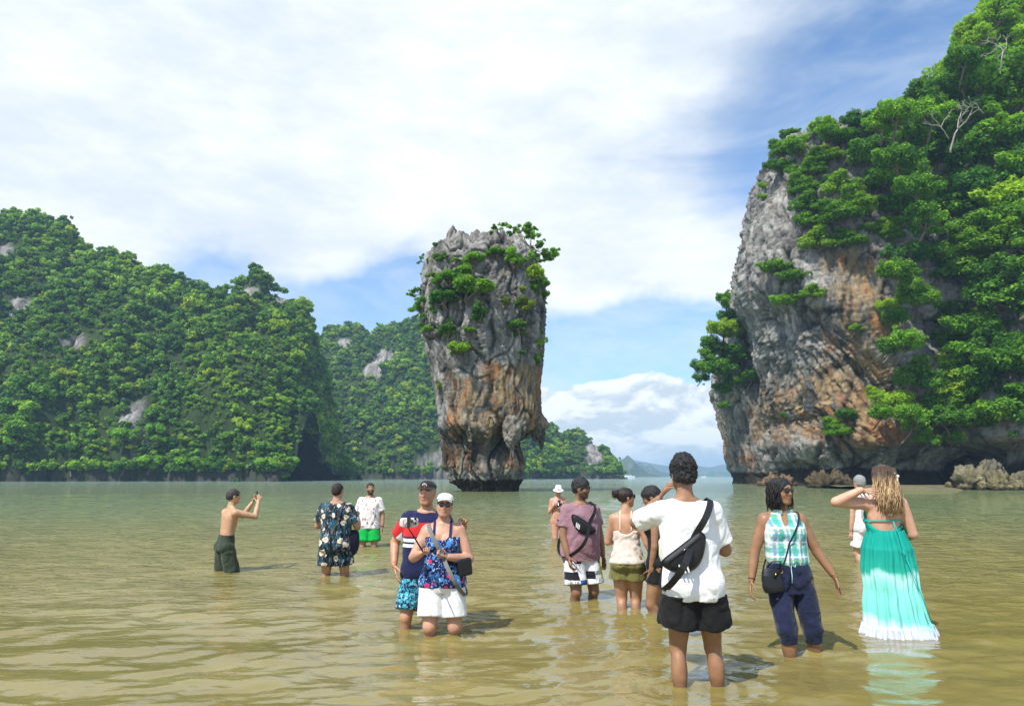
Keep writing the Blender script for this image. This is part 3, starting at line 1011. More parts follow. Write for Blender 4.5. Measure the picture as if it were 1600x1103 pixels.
LEAF = leaf_mat('leaves', (0.058, 0.180, 0.014), (0.30, 0.56, 0.030))
LEAF_B = leaf_mat('bright_leaves', (0.10, 0.25, 0.012), (0.30, 0.50, 0.025), 0.3)
LEAF_Y = leaf_mat('yellow_leaves', (0.14, 0.20, 0.015), (0.36, 0.40, 0.03), 0.3)
LEAF_FAR = leaf_mat('forest_leaves', (0.060, 0.165, 0.022), (0.32, 0.52, 0.045), 0.6)
BARK = simple_mat('bark', (0.16, 0.13, 0.10), 0.9, .1, var=.4, scale=3, bump=.6, bscale=8)
BARK_PALE = simple_mat('pale_bark', (0.36, 0.33, 0.28), 0.85, .15, var=.3, scale=3, bump=.4, bscale=10)


def crown_np(seed, R, flat, lobes, leaves, ls, umbrella=0.35, fill=0.85):
    """leaf quads gathered on lobes; returns V, F, per-vertex value. crown centre at origin, z up"""
    g = np.random.default_rng(seed)
    # lobe centres inside an ellipsoid, more towards the outside
    nbr = 5 + lobes // 8
    bd = g.normal(size=(nbr, 3)); bd[:, 2] = np.abs(bd[:, 2]) * .9 - .25; bd /= np.linalg.norm(bd, axis=1)[:, None]
    bl = R * g.uniform(.45, 1.0, nbr)
    bi = g.integers(0, nbr, lobes)
    C = bd[bi] * (bl[bi] * (.25 + .75 * g.random(lobes) ** .6))[:, None] + g.normal(size=(lobes, 3)) * R * .13
    C *= np.array([1, 1, flat])
    C[:, 2] += 0.10 * R
    lr = R * (0.11 + 0.21 * g.random(lobes) ** 1.3)
    wgt = lr ** 2; wgt /= wgt.sum()
    li = g.choice(lobes, leaves, p=wgt)
    u = g.normal(size=(leaves, 3)); u[:, 2] = np.abs(u[:, 2]) * 1.0 - (umbrella + .55) * g.random(leaves)
    u /= np.linalg.norm(u, axis=1)[:, None]
    rad = lr[li] * (fill + (1 - fill) * 2 * (g.random(leaves) - 0.5) + 0.10 * g.normal(size=leaves))
    pos = C[li] + u * rad[:, None] * np.array([1.08, 1.08, 0.92])
    nrm = u * np.array([.8, .8, 1.0]) + np.array([0, 0, 0.45]) + 0.45 * g.normal(size=(leaves, 3))
    nrm /= np.linalg.norm(nrm, axis=1)[:, None]
    t1 = np.cross(nrm, g.normal(size=(leaves, 3))); t1 /= np.linalg.norm(t1, axis=1)[:, None]
    t2 = np.cross(nrm, t1)
    s = ls * (0.6 + 0.8 * g.random(leaves))[:, None]
    a = pos - t1 * s; c = pos + t1 * s; b = pos + t2 * s * 0.5 - nrm * s * .12; e = pos - t2 * s * 0.5 - nrm * s * .12
    V = np.stack([a, b, c, e], 1).reshape(-1, 3)
    Fq = np.arange(leaves * 4).reshape(-1, 4)
    val = np.clip(0.45 + 0.24 * g.normal(size=lobes)[li] + 0.27 * g.normal(size=leaves), 0, 1).repeat(4)
    return V, Fq, val, C


def crown_mesh(name, seed, R, flat, lobes, leaves, ls, mat, **kw):
    V, Fq, val, C = crown_np(seed, R, flat, lobes, leaves, ls, **kw)
    me = mesh_np(name, V, Fq, smooth=False, extra={'leafv': val})
    me.materials.append(mat)
    return me, C


def limbs_mesh(name, seed, C, R, base, mat, r0=0.22, nb=9):
    """tapered trunk from base up to the crown with limbs reaching into the lobes"""
    g = np.random.default_rng(seed)
    parts = []
    fork = np.array([0, 0, -0.25 * R])
    mid = (np.asarray(base) + fork) / 2 + g.normal(size=3) * R * .06
    t = np.linspace(0, 1, 8)[:, None]
    trunk = (1 - t) ** 2 * base + 2 * t * (1 - t) * mid + t ** 2 * fork
    parts.append(tube_np(trunk, np.linspace(r0, r0 * .6, 8), 8))
    for k in g.choice(len(C), min(nb, len(C)), replace=False):
        end = C[k]
        m1 = fork * .55 + end * .45 + np.array([0, 0, -0.10 * R]) + g.normal(size=3) * R * .05
        t = np.linspace(0, 1, 7)[:, None]
        p = (1 - t) ** 2 * fork + 2 * t * (1 - t) * m1 + t ** 2 * end
        parts.append(tube_np(p, np.linspace(r0 * .5, r0 * .10, 7), 6))
        for _ in range(2):
            e2 = end + g.normal(size=3) * R * .22
            s = p[4]
            parts.append(tube_np(np.stack([s, (s + e2) / 2 + g.normal(size=3) * R * .04, e2]), [r0 * .2, r0 * .13, r0 * .05], 5))
    V, T = merge(parts)
    me = mesh_np(name, V, T)
    me.materials.append(mat)
    return me


KIND = {}
def kind(key, seed, R, flat, lobes, leaves, ls, mat, base, **kw):
    me, C = crown_mesh('crown', seed, R, flat, lobes, leaves, ls, mat, **kw)
    tr = limbs_mesh('trunk', seed + 5, C, R, np.array(base), BARK, r0=0.05 * R + .05)
    KIND[key] = (me, tr, R)


# about 5 m radius cliff trees (three shapes in green), then bushes
kind('tree_a', 101, 4.8, 0.95, 64, 8200, 0.27, LEAF, (0.6, 3.0, -4.0))
kind('tree_b', 102, 4.8, 1.05, 70, 8200, 0.27, LEAF, (-0.5, 2.6, -4.4))
kind('tree_c', 103, 4.8, 0.88, 56, 7800, 0.27, LEAF_B, (0.2, 3.0, -3.6))
kind('tree_d', 104, 4.8, 0.9, 54, 7600, 0.25, LEAF, (0.0, 3.0, -3.6), umbrella=.9)
kind('bush_a', 105, 1.6, 0.55, 15, 2600, 0.12, LEAF_B, (0.1, 1.0, -1.1))
kind('bush_b', 106, 1.6, 0.75, 18, 2600, 0.12, LEAF, (-0.2, 1.0, -1.2))
kind('bush_c', 107, 1.6, 0.6, 13, 2000, 0.12, LEAF_Y, (0.0, 1.0, -1.1))
kind('hang_a', 108, 1.6, 1.5, 18, 2600, 0.12, LEAF, (0.1, 1.0, 0.4), umbrella=1.4)


def plant(key, name, label, cat, pos, scale, rz=None, group=None, sz=1.0, tilt=(0, 0)):
    me, tr, R = KIND[key]
    root = thing(name, label, cat, tuple(pos), random.uniform(-0.9, 0.9) if rz is None else rz, group)
    root.scale = (scale, scale, scale * sz)
    root.rotation_euler.x = tilt[0]; root.rotation_euler.y = tilt[1]
    for nm, m_ in (('crown', me), ('trunk', tr)):
        c = bpy.data.objects.new(nm, m_); COL.objects.link(c); c.parent = root
    return root


def surf_at(V, px, py, Ymin=0):
    """nearest front vertex of a displaced rock that projects to the given photo pixel"""
    d = ray(px, py)
    X, Y, Z = V[:, 0], V[:, 1], V[:, 2] - CAM_H
    u = X / Y - d[0] / d[1]; w = Z / Y - d[2] / d[1]
    q = u * u + w * w
    ok = q < (7.0 / F_PX) ** 2
    if not ok.any(): return V[np.argmin(q)]
    idx = np.where(ok)[0]
    return V[idx[np.argmin(Y[idx])]]


# ---- on the needle island
top_me, top_C = crown_mesh('crown', 211, 2.6, 0.5, 26, 2600, 0.13, LEAF, fill=.6)
T = [
    # key, px, py, scale, sz, label, lift
    ('bush_a', 722, 462, 1.35, 0.75, 'wide bright green shrub spreading over the upper left face of the needle island'),
    ('bush_b', 690, 474, 0.95, 0.8, 'darker shrub on the left flank of the needle island, beside the wide bright shrub'),
    ('bush_b', 700, 440, 0.72, 0.8, 'shrub just above the wide bright shrub on the needle island'),
    ('hang_a', 745, 500, 0.62, 1.1, 'dark hanging shrub below the wide bright shrub on the needle island'),
    ('bush_c', 816, 486, 0.62, 0.9, 'yellow green shrub on the right of the needle island face'),
    ('bush_b', 806, 508, 0.55, 0.8, 'small green shrub under the yellow green one on the needle island'),
    ('bush_a', 712, 560, 0.72, 0.9, 'vivid green shrub at the middle left of the needle island, above the rust streaks'),
    ('bush_b', 742, 402, 0.62, 0.8, 'shrub in the grey blades near the top centre of the needle island'),
    ('bush_b', 726, 425, 0.60, 1.0, 'shrub a little left of centre high on the needle island'),
    ('bush_b', 706, 520, 0.50, 0.8, 'thin shrub in the middle of the left face of the needle island'),
    ('bush_c', 790, 470, 0.34, 1.2, 'small yellowish shrub right of centre on the grey rock of the needle island'),
    ('bush_c', 680, 605, 0.28, 1.4, 'tiny yellowish tuft on the lower left edge of the needle island'),
    ('bush_b', 664, 515, 0.34, 0.9, 'small tuft on the left edge of the needle island'),
    ('hang_a', 850, 545, 0.30, 1.2, 'little dark tuft on the right edge of the needle island'),
    ('hang_a', 846, 575, 0.26, 1.2, 'lowest little tuft on the right edge of the needle island'),
    ('bush_b', 838, 430, 0.75, 1.0, 'leafy bush on the upper right corner of the needle island, under the leaning tree'),
    ('hang_a', 845, 455, 0.52, 1.0, 'trailing bush below the upper right corner of the needle island'),
    ('hang_a', 806, 420, 0.62, 1.0, 'dark green bush in the notch left of the leaning tree'),
    ('bush_b', 780, 392, 0.55, 0.8, 'low bush on the flat top right of the needle island'),
]
for key, px, py, sc, sz, lab in T:
    p = surf_at(TAPU_V, px, py)
    sc *= 1.45
    plant(key, 'shrub', lab, 'shrub', p + np.array([0, -0.35 * sc, 0.10]), sc, sz=sz)


def free_tree(name, label, trunk_px, lobes_px, Y, ls, leaves_per, mat, bark, r0=0.16, seed=1, yj=1.0):
    """a tree whose limbs run from a foot along given points to separate leafy lobes"""
    g = np.random.default_rng(seed)
    foot = at(*trunk_px[0], Y)
    root = thing(name, label, 'tree', tuple(foot))
    pts = [at(px, py, Y) - foot for px, py in trunk_px]
    parts = []
    pp = np.array(pts)
    tt = np.linspace(0, len(pp) - 1, 12)
    tr = np.stack([np.interp(tt, range(len(pp)), pp[:, i]) for i in range(3)], -1)
    parts.append(tube_np(tr, np.linspace(r0, r0 * .45, 12), 8))
    Vs, Fs, vals, o = [], [], [], 0
    for k, (px, py, R) in enumerate(lobes_px):
        R *= 1.45
        c = at(px, py, Y + g.normal() * yj) - foot
        s = tr[g.integers(5, 12)]
        m1 = (s + c) / 2 + g.normal(size=3) * .25
        t = np.linspace(0, 1, 7)[:, None]
        parts.append(tube_np((1 - t) ** 2 * s + 2 * t * (1 - t) * m1 + t ** 2 * c, np.linspace(r0 * .4, r0 * .12, 7), 6))
        n = int(leaves_per * R * R * 1.3)
        V, Fq, val, C = crown_np(seed * 50 + k, R, 0.62, 9, n, ls, fill=.75)
        for q in range(5):
            parts.append(tube_np(np.stack([c, C[q] * .5 + c, C[q] + c]), [r0 * .16, r0 * .1, r0 * .05], 5))
        Vs.append(V + c); Fs.append(Fq + o); o += len(V); vals.append(np.clip(val + g.normal() * .12, 0, 1))
    V, T3 = merge(parts)
    link('trunk', mesh_np('trunk', V, T3), bark, root)
    me = mesh_np('crown', np.concatenate(Vs), np.concatenate(Fs), smooth=False, extra={'leafv': np.concatenate(vals)})
    link('crown', me, mat, root)
    return root


free_tree('tree', 'leaning tree with open crown on the top right corner of the needle island',
          [(832, 425), (830, 408), (826, 392), (822, 378)],
          [(812, 362, 1.0), (828, 372, .9), (822, 392, .8), (842, 382, .75), (838, 398, .6), (858, 400, .8), (868, 403, .55), (862, 395, .6), (848, 408, .45), (830, 360, .5)],
          72.5, 0.12, 640, LEAF, BARK, 0.17, 31)
free_tree('tree', 'small airy tree standing at the top of the needle island, left of the leaning tree',
          [(790, 395), (784, 382), (780, 370)], [(768, 370, .7), (778, 360, .7), (794, 372, .7), (784, 352, .38), (800, 366, .55), (770, 380, .4)], 72.0, 0.11, 600, LEAF, BARK, 0.10, 32)
free_tree('tree', 'small bush-like tree jutting from the left edge of the needle island into the sky',
          [(662, 462), (652, 461), (646, 460)], [(645, 455, .5), (641, 463, .42), (650, 468, .32), (652, 452, .3)], 73, 0.11, 700, LEAF, BARK, 0.06, 33)
free_tree('tree', 'thin sparse sapling at the upper left corner of the needle island',
          [(668, 412), (660, 410), (657, 405)], [(656, 404, .32), (654, 412, .28), (662, 400, .22)], 73, 0.09, 330, LEAF, BARK, 0.04, 34)

# ---- right headland: named shrubs on the bare face
A = [
    ('tree_c', 1245, 300, 0.50, .8, 'yellow green tree near the top of the grey cliff face'),
    ('tree_c', 1262, 330, 0.46, .8, 'bright tree hugging the cliff face just below its shoulder'),
    ('tree_c', 1300, 345, 0.62, .7, 'bright layered tree in the middle of the upper cliff face'),
    ('tree_c', 1275, 385, 0.52, .75, 'yellowish tree leaning out over the orange streaks of the cliff'),
    ('tree_c', 1330, 330, 0.50, .75, 'bright green tree right of the layered tree on the cliff face'),
    ('tree_a', 1205, 425, 0.42, .75, 'rounded green tree on the left arris of the grey cliff'),
    ('tree_a', 1232, 438, 0.38, .7, 'green tree tucked right of the rounded one on the left arris'),
    ('tree_a', 1225, 482, 0.40, .7, 'dark green tree hanging below the left arris trees'),
    ('tree_c', 1268, 468, 0.34, .7, 'light green tree beside the first grey-orange streak'),
    ('tree_b', 1215, 262, 0.42, .7, 'dark shrub on the left shoulder high on the cliff'),
    ('tree_b', 1290, 222, 0.50, .7, 'green tree on the cliff top, left of the bare rock tip'),
    ('tree_c', 1275, 250, 0.40, .7, 'bright shrub just under the cliff top'),
    ('tree_a', 1355, 250, 0.62, .8, 'spreading green tree on the upper right of the bare face'),
    ('tree_a', 1380, 290, 0.60, .8, 'green tree where the bare face meets the forest, high up'),
    ('tree_b', 1240, 225, 0.34, .8, 'small dark tree on the left skyline of the cliff'),
    ('tree_b', 1345, 195, 0.55, .8, 'tree on the skyline right of the bare rock tip'),
    ('tree_c', 1300, 672, 0.40, .8, 'rounded bright bush low on the cliff above the dark boulder'),
    ('tree_a', 1318, 655, 0.30, .8, 'small green bush behind the rounded bright bush'),
    ('tree_b', 1225, 658, 0.16, .8, 'small tuft low on the grey folds of the cliff'),
    ('tree_c', 1390, 375, 0.32, .7, 'small light shrub right of the orange streaks'),
    ('bush_a', 1325, 520, 0.7, 1, 'tiny shrub in the middle of the orange streaks'),
    ('tree_b', 1188, 290, 0.20, .8, 'tiny dark tuft on the left edge of the cliff, high up'),
    ('tree_b', 1186, 308, 0.16, .8, 'lower dark tuft on the left edge of the cliff'),
    ('tree_c', 1310, 300, 0.50, .8, 'lime green tree above the layered tree on the cliff'),
    ('tree_c', 1262, 275, 0.38, .8, 'yellowing shrub near the left shoulder of the cliff'),
    ('tree_a', 1400, 330, 0.52, .8, 'deep green tree beside the forest edge above the streaks'),
    ('tree_a', 1320, 225, 0.40, .8, 'tree below the bare rock tip of the cliff'),
]
for key, px, py, sc, sz, lab in A:
    p = surf_at(VA, px, py)
    sc *= 1.3
    plant(key, 'cliff_tree', lab, 'tree', p + np.array([0, -1.0 * sc, 0.4 * sc]), sc, sz=sz)

Bt = [(1130, 520, .62), (1112, 545, .55), (1100, 575, .5), (1120, 580, .6), (1145, 560, .62), (1140, 500, .6), (1150, 480, .55), (1160, 520, .6), (1165, 560, .5), (1135, 470, .4), (1128, 610, .34), (1150, 600, .5),
      (1175, 590, .4), (1108, 560, .45), (1096, 592, .3), (1130, 635, .22)]
for i, (px, py, sc) in enumerate(Bt):
    p = at(px, py, 131 + (i % 3) * 1.5)
    plant(('tree_a', 'tree_b', 'tree_d')[i % 3], 'cliff_tree', 'dark green tree in the thicket over the rear shoulder of the right headland', 'tree', p, sc * 1.15,
          group='trees thick on the rear shoulder of the right headland')


def spread(V, keep, dist, count, seed):
    g = np.random.default_rng(seed)
    idx = np.where(keep)[0]; g.shuffle(idx)
    out = []
    for i in idx[:60000]:
        p = V[i]
        if all((p[0] - q[0]) ** 2 + (p[1] - q[1]) ** 2 + (p[2] - q[2]) ** 2 > dist * dist for q in out):
            out.append(p)
            if len(out) >= count: break
    return np.array(out)


def to_px(V):
    X, Y, Z = V[:, 0], V[:, 1], V[:, 2] - CAM_H
    yf = Y * math.cos(PITCH) + Z * math.sin(PITCH); zf = -Y * math.sin(PITCH) + Z * math.cos(PITCH)
    return 800 + F_PX * X / yf, 551.5 - F_PX * zf / yf


px_, py_ = to_px(VC)
front = NC[:, 1] < 0.25
keep = front & (px_ > 1390) & (px_ < 1800) & (py_ < 672) & (VC[:, 2] > 6.5) & (py_ > -160)
ptsC = spread(VC, keep, 2.9, 230, 5)
pxc, pyc = to_px(ptsC)
for i, p in enumerate(ptsC):
    g_ = random.Random(i)
    key = g_.choice(['tree_a', 'tree_a', 'tree_b', 'tree_b', 'tree_c', 'tree_d'])
    sc = g_.uniform(0.75, 1.15)
    band = 'high up near the top' if pyc[i] < 200 else ('halfway up' if pyc[i] < 450 else 'low down above the cave')
    tone = 'light yellow-green' if key == 'tree_c' else 'deep green'
    plant(key, 'cliff_tree', tone + ' broadleaf tree in the right hillside forest, ' + band, 'tree', p + np.array([-0.2, -1.6, 0.6]), sc, sz=g_.uniform(.7, .95),
          rz=g_.uniform(-1.2, 1.2), group=tone + ' trees ' + band + ' in the right hillside forest')
# more greenery over the crown of the bare buttress
pa_, pya_ = to_px(VA)
keepA = (NA[:, 1] < .2) & (pa_ > 1195) & (pa_ < 1425) & (pya_ > 205) & (pya_ < 395) & (pa_ + 0.55 * pya_ > 1345) & (pa_ - 0.5 * pya_ > 1085)
for i, p_ in enumerate(spread(VA, keepA, 2.3, 46, 9)):
    g_ = random.Random(i + 900)
    sc = g_.uniform(.32, .62)
    plant(g_.choice(['tree_a', 'tree_c', 'tree_c', 'tree_b', 'tree_d']), 'cliff_tree', 'small tree rooted in the upper part of the grey cliff face', 'tree', p_ + np.array([0, -.8 * sc, .3 * sc]), sc, sz=g_.uniform(.65, .9),
          group='small trees scattered over the upper cliff face')
pt_, pyt_ = to_px(TAPU_V)
keepT = (TAPU_N[:, 1] < .1) & (pt_ > 655) & (pt_ < 850) & (pyt_ > 385) & (pyt_ < 570) & (((pt_ < 760) & (pyt_ < 520)) | (pt_ + .5 * pyt_ > 1040) | ((pyt_ > 500) & (pt_ > 680) & (pt_ < 745)))
for i, p_ in enumerate(spread(TAPU_V, keepT, 0.95, 46, 12)):
    g_ = random.Random(i + 400)
    sc = g_.uniform(.28, .62)
    plant(g_.choice(['bush_a', 'bush_b', 'bush_b', 'hang_a', 'bush_b']), 'shrub', 'small shrub growing in the cracks of the needle island', 'shrub', p_ + np.array([0, -.25 * sc, .1]), sc, sz=g_.uniform(.7, 1.2),
          group='small shrubs in the cracks of the needle island')
# edge of forest lying over the bare face and the skyline ones
E = [(1400, 185, .8), (1375, 200, .6), (1440, 165, .8), (1470, 140, .7), (1505, 100, .7), (1530, 65, .6), (1560, 30, .7), (1415, 220, .9), (1400, 255, .8), (1455, 185, .8), (1500, 135, .7),
     (1420, 400, .8), (1400, 430, .7), (1445, 350, .9), (1430, 470, .85), (1395, 500, .62), (1415, 540, .7), (1392, 545, .5), (1440, 600, .85), (1400, 630, .7), (1375, 650, .5), (1425, 660, .75), (1365, 620, .35),
     (1385, 480, .45), (1430, 300, .8), (1415, 270, .7), (1470, 655, .8), (1520, 660, .8), (1570, 650, .85), (1600, 665, .8), (1450, 690, .45), (1490, 685, .4)]
for i, (px, py, sc) in enumerate(E):
    p = at(px, py, 92 + 1.5 * (i % 4))
    plant(('tree_a', 'tree_b', 'tree_c', 'tree_d')[i % 4], 'cliff_tree', 'broadleaf tree at the ' + ('skyline' if py < 260 else 'left edge' if py < 600 else 'lower edge') + ' of the right hillside forest', 'tree', p, sc * .82,
          group=('skyline' if py < 260 else 'left edge' if py < 600 else 'lower edge') + ' trees of the right hillside forest')
plant('tree_b', 'cliff_tree', 'topmost tree rising against the sky at the upper right', 'tree', at(1515, 50, 95), 0.5, group=None)

# bare pale branches standing out of the forest
def bare_tree(label, px, py, Y, s, seed):
    g = np.random.default_rng(seed)
    root = thing('bare_tree', label, 'tree', tuple(at(px, py, Y)))
    parts = []
    def grow(p, d, L, r, depth):
        n = 6; pts = [p]
        for _ in range(n):
            d = d + g.normal(size=3) * .16; d /= np.linalg.norm(d)
            p = p + d * L / n; pts.append(p)
        parts.append(tube_np(np.array(pts), np.linspace(r, r * .6, n + 1) * .55, 6))
        if depth < 4:
            for _ in range(2 + (g.random() < .5)):
                nd = d + g.normal(size=3) * .6; nd[2] += .15; nd /= np.linalg.norm(nd)
                grow(p, nd, L * .66, r * .6, depth + 1)
    grow(np.array([0, 0, -1.2 * s]), np.array([.2, -.2, 1]), 1.5 * s, .12 * s, 0)
    grow(np.array([0, 0, -.2 * s]), np.array([-.7, -.3, .5]), 1.0 * s, .08 * s, 1)
    V, T3 = merge(parts)
    link('trunk', mesh_np('trunk', V, T3), BARK_PALE, root)


bare_tree('pale bare branching tree standing out of the forest at upper right', 1482, 212, 86, 1.9, 4)
bare_tree('dead grey branches high in the forest at the right edge of the photo', 1560, 90, 86, 1.6, 8)


# ---- forest canopy on the far hills: points carrying crowns through geometry nodes
src = bpy.data.collections.new('forest_crowns')
for i, (fl_, lb, sd) in enumerate(((.85, 16, 301), (1.0, 20, 302), (.75, 14, 303), (1.2, 16, 304), (.9, 24, 305))):
    me, C = crown_mesh('forest_crown', sd, 3.0, fl_, lb, 700, 0.38, LEAF_FAR, umbrella=.5)
    oo = bpy.data.objects.new('forest_crown', me); src.objects.link(oo)


def canopy(name, label, P, S, seed):
    me = mesh_np(name, P, np.zeros((0, 3), int)) if False else bpy.data.meshes.new(name)
    me.vertices.add(len(P)); me.vertices.foreach_set('co', np.ascontiguousarray(P, np.float32).ravel())
    a = me.attributes.new('size', 'FLOAT_VECTOR', 'POINT'); a.data.foreach_set('vector', np.ascontiguousarray(S, np.float32).ravel())
    g = np.random.default_rng(seed)
    r = np.zeros((len(P), 3), np.float32); r[:, 2] = g.random(len(P)) * 6.28; r[:, 0] = g.normal(size=len(P)) * .12
    a = me.attributes.new('turn', 'FLOAT_VECTOR', 'POINT'); a.data.foreach_set('vector', r.ravel())
    o = link(name, me, None, kind='stuff', label=label)
    ng = bpy.data.node_groups.new(name + '_nodes', 'GeometryNodeTree')
    ng.interface.new_socket('Geometry', in_out='INPUT', socket_type='NodeSocketGeometry')
    ng.interface.new_socket('Geometry', in_out='OUTPUT', socket_type='NodeSocketGeometry')
    n, l = ng.nodes, ng.links
    gi = n.new('NodeGroupInput'); go = n.new('NodeGroupOutput')
    inst = n.new('GeometryNodeInstanceOnPoints'); ci = n.new('GeometryNodeCollectionInfo')
    ci.inputs['Collection'].default_value = src
    ci.inputs['Separate Children'].default_value = True; ci.inputs['Reset Children'].default_value = True
    inst.inputs['Pick Instance'].default_value = True
    rv = n.new('FunctionNodeRandomValue'); rv.data_type = 'INT'
    rv.inputs[4].default_value = 0; rv.inputs[5].default_value = 4
    sa = n.new('GeometryNodeInputNamedAttribute'); sa.data_type = 'FLOAT_VECTOR'; sa.inputs[0].default_value = 'size'
    ra = n.new('GeometryNodeInputNamedAttribute'); ra.data_type = 'FLOAT_VECTOR'; ra.inputs[0].default_value = 'turn'
    l.new(gi.outputs[0], inst.inputs['Points']); l.new(ci.outputs[0], inst.inputs['Instance'])
    l.new(rv.outputs[2], inst.inputs['Instance Index'])
    l.new(sa.outputs[0], inst.inputs['Scale']); l.new(ra.outputs[0], inst.inputs['Rotation'])
    l.new(inst.outputs[0], go.inputs[0])
    md = o.modifiers.new('canopy', 'NODES'); md.node_group = ng
    return o


def sample_hill(H, per_m2, seed, smin, smax, zmin=1.8):
    _, V, Nn, b = H
    g = np.random.default_rng(seed)
    Pq = V[:-1, :-1]; du = V[:-1, 1:] - Pq; dv = V[1:, :-1] - Pq
    area = np.linalg.norm(np.cross(du, dv), axis=2)
    facing = (Nn[:-1, :-1, 1] < 0.35)
    # fewer trees behind the ridge, none on bare rock
    w = area * facing * (Pq[:, :, 2] > zmin) * np.clip(1 - 1.6 * b[:-1, :-1], 0, 1)
    n = int(w.sum() * per_m2)
    idx = g.choice(w.size, n, p=(w / w.sum()).ravel())
    i, j = np.unravel_index(idx, w.shape)
    u, v = g.random(n)[:, None], g.random(n)[:, None]
    P = Pq[i, j] + u * du[i, j] + v * dv[i, j]
    big = sstep(-.2, .4, perlin(P / 14, seed))
    s = (smin + (smax - smin) * g.random(n) ** 2.4) * (0.75 + .5 * big)
    S = np.stack([s, s, s * g.uniform(.7, 1.15, n)], -1)
    P[:, 2] += s * 1.2
    return P, S


def shore_row(H, step, smin, smax, seed):
    _, V, Nn, b = H
    g = np.random.default_rng(seed); out = []; S = []
    for j in range(0, V.shape[1], step):
        col = V[:, j]
        k = np.where(col[:, 2] > 1.6)[0]
        if not len(k): continue
        s = g.uniform(smin, smax)
        if perlin(np.array([[col[k[0], 0] * .09, 0, 0]]), 5)[0] > .28: continue
        out.append(col[k[0]] * [1, 1, 0] + [g.normal() * .6, -.3 + .5 * g.normal(), 2.0 + 1.6 * s + g.random()]); S.append((s, s, s * g.uniform(.8, 1.2)))
    return np.array(out), np.array(S)


PL, SL = sample_hill(hillL, 0.28, 1, 0.34, 1.2)
RL, RS = shore_row(hillL, 2, .5, 1.0, 5)
PL = np.concatenate([PL, RL]); SL = np.concatenate([SL, RS])
PM, SM = sample_hill(hillM, 0.17, 2, 0.5, 1.6)
RM, RS2 = shore_row(hillM, 3, .7, 1.3, 6)
PM = np.concatenate([PM, RM]); SM = np.concatenate([SM, RS2])
# the largest crowns along the near shore stand as trees of their own
order = np.argsort(-(SL[:, 0] / (1 + 0.02 * PL[:, 2])) * (PL[:, 1] < 240))
lone = [i for i in order if 4 < PL[i, 2] < 40][:90]
maskL = np.ones(len(PL), bool); maskL[lone] = False
canopy('forest_canopy', 'dense green forest covering the hill on the left', PL[maskL], SL[maskL], 3)
canopy('forest_canopy', 'dense dark green forest covering the hill behind the needle island', PM, SM, 4)
kind('shore_tree', 109, 3.0, 0.8, 20, 1300, 0.30, LEAF, (0.2, 0.8, -3.0))
kind('shore_tree2', 110, 3.0, 0.6, 16, 1300, 0.30, LEAF_B, (0.2, 0.8, -3.0))
for k, i in enumerate(lone):
    plant('shore_tree2' if k % 6 == 0 else 'shore_tree', 'forest_tree', ('bright yellow-green' if k % 6 == 0 else 'broad green') + ' tree on the lower slopes of the left hill, ' + ('near the water' if PL[i, 2] < 15 else 'well above the water'), 'tree', PL[i], float(SL[i, 0]) * 1.15, sz=float(SL[i, 2] / SL[i, 0]),
          rz=random.uniform(0, 6.28), group=('bright' if k % 6 == 0 else 'green') + ' trees on the left hill, ' + ('near the water' if PL[i, 2] < 15 else 'well above the water'))
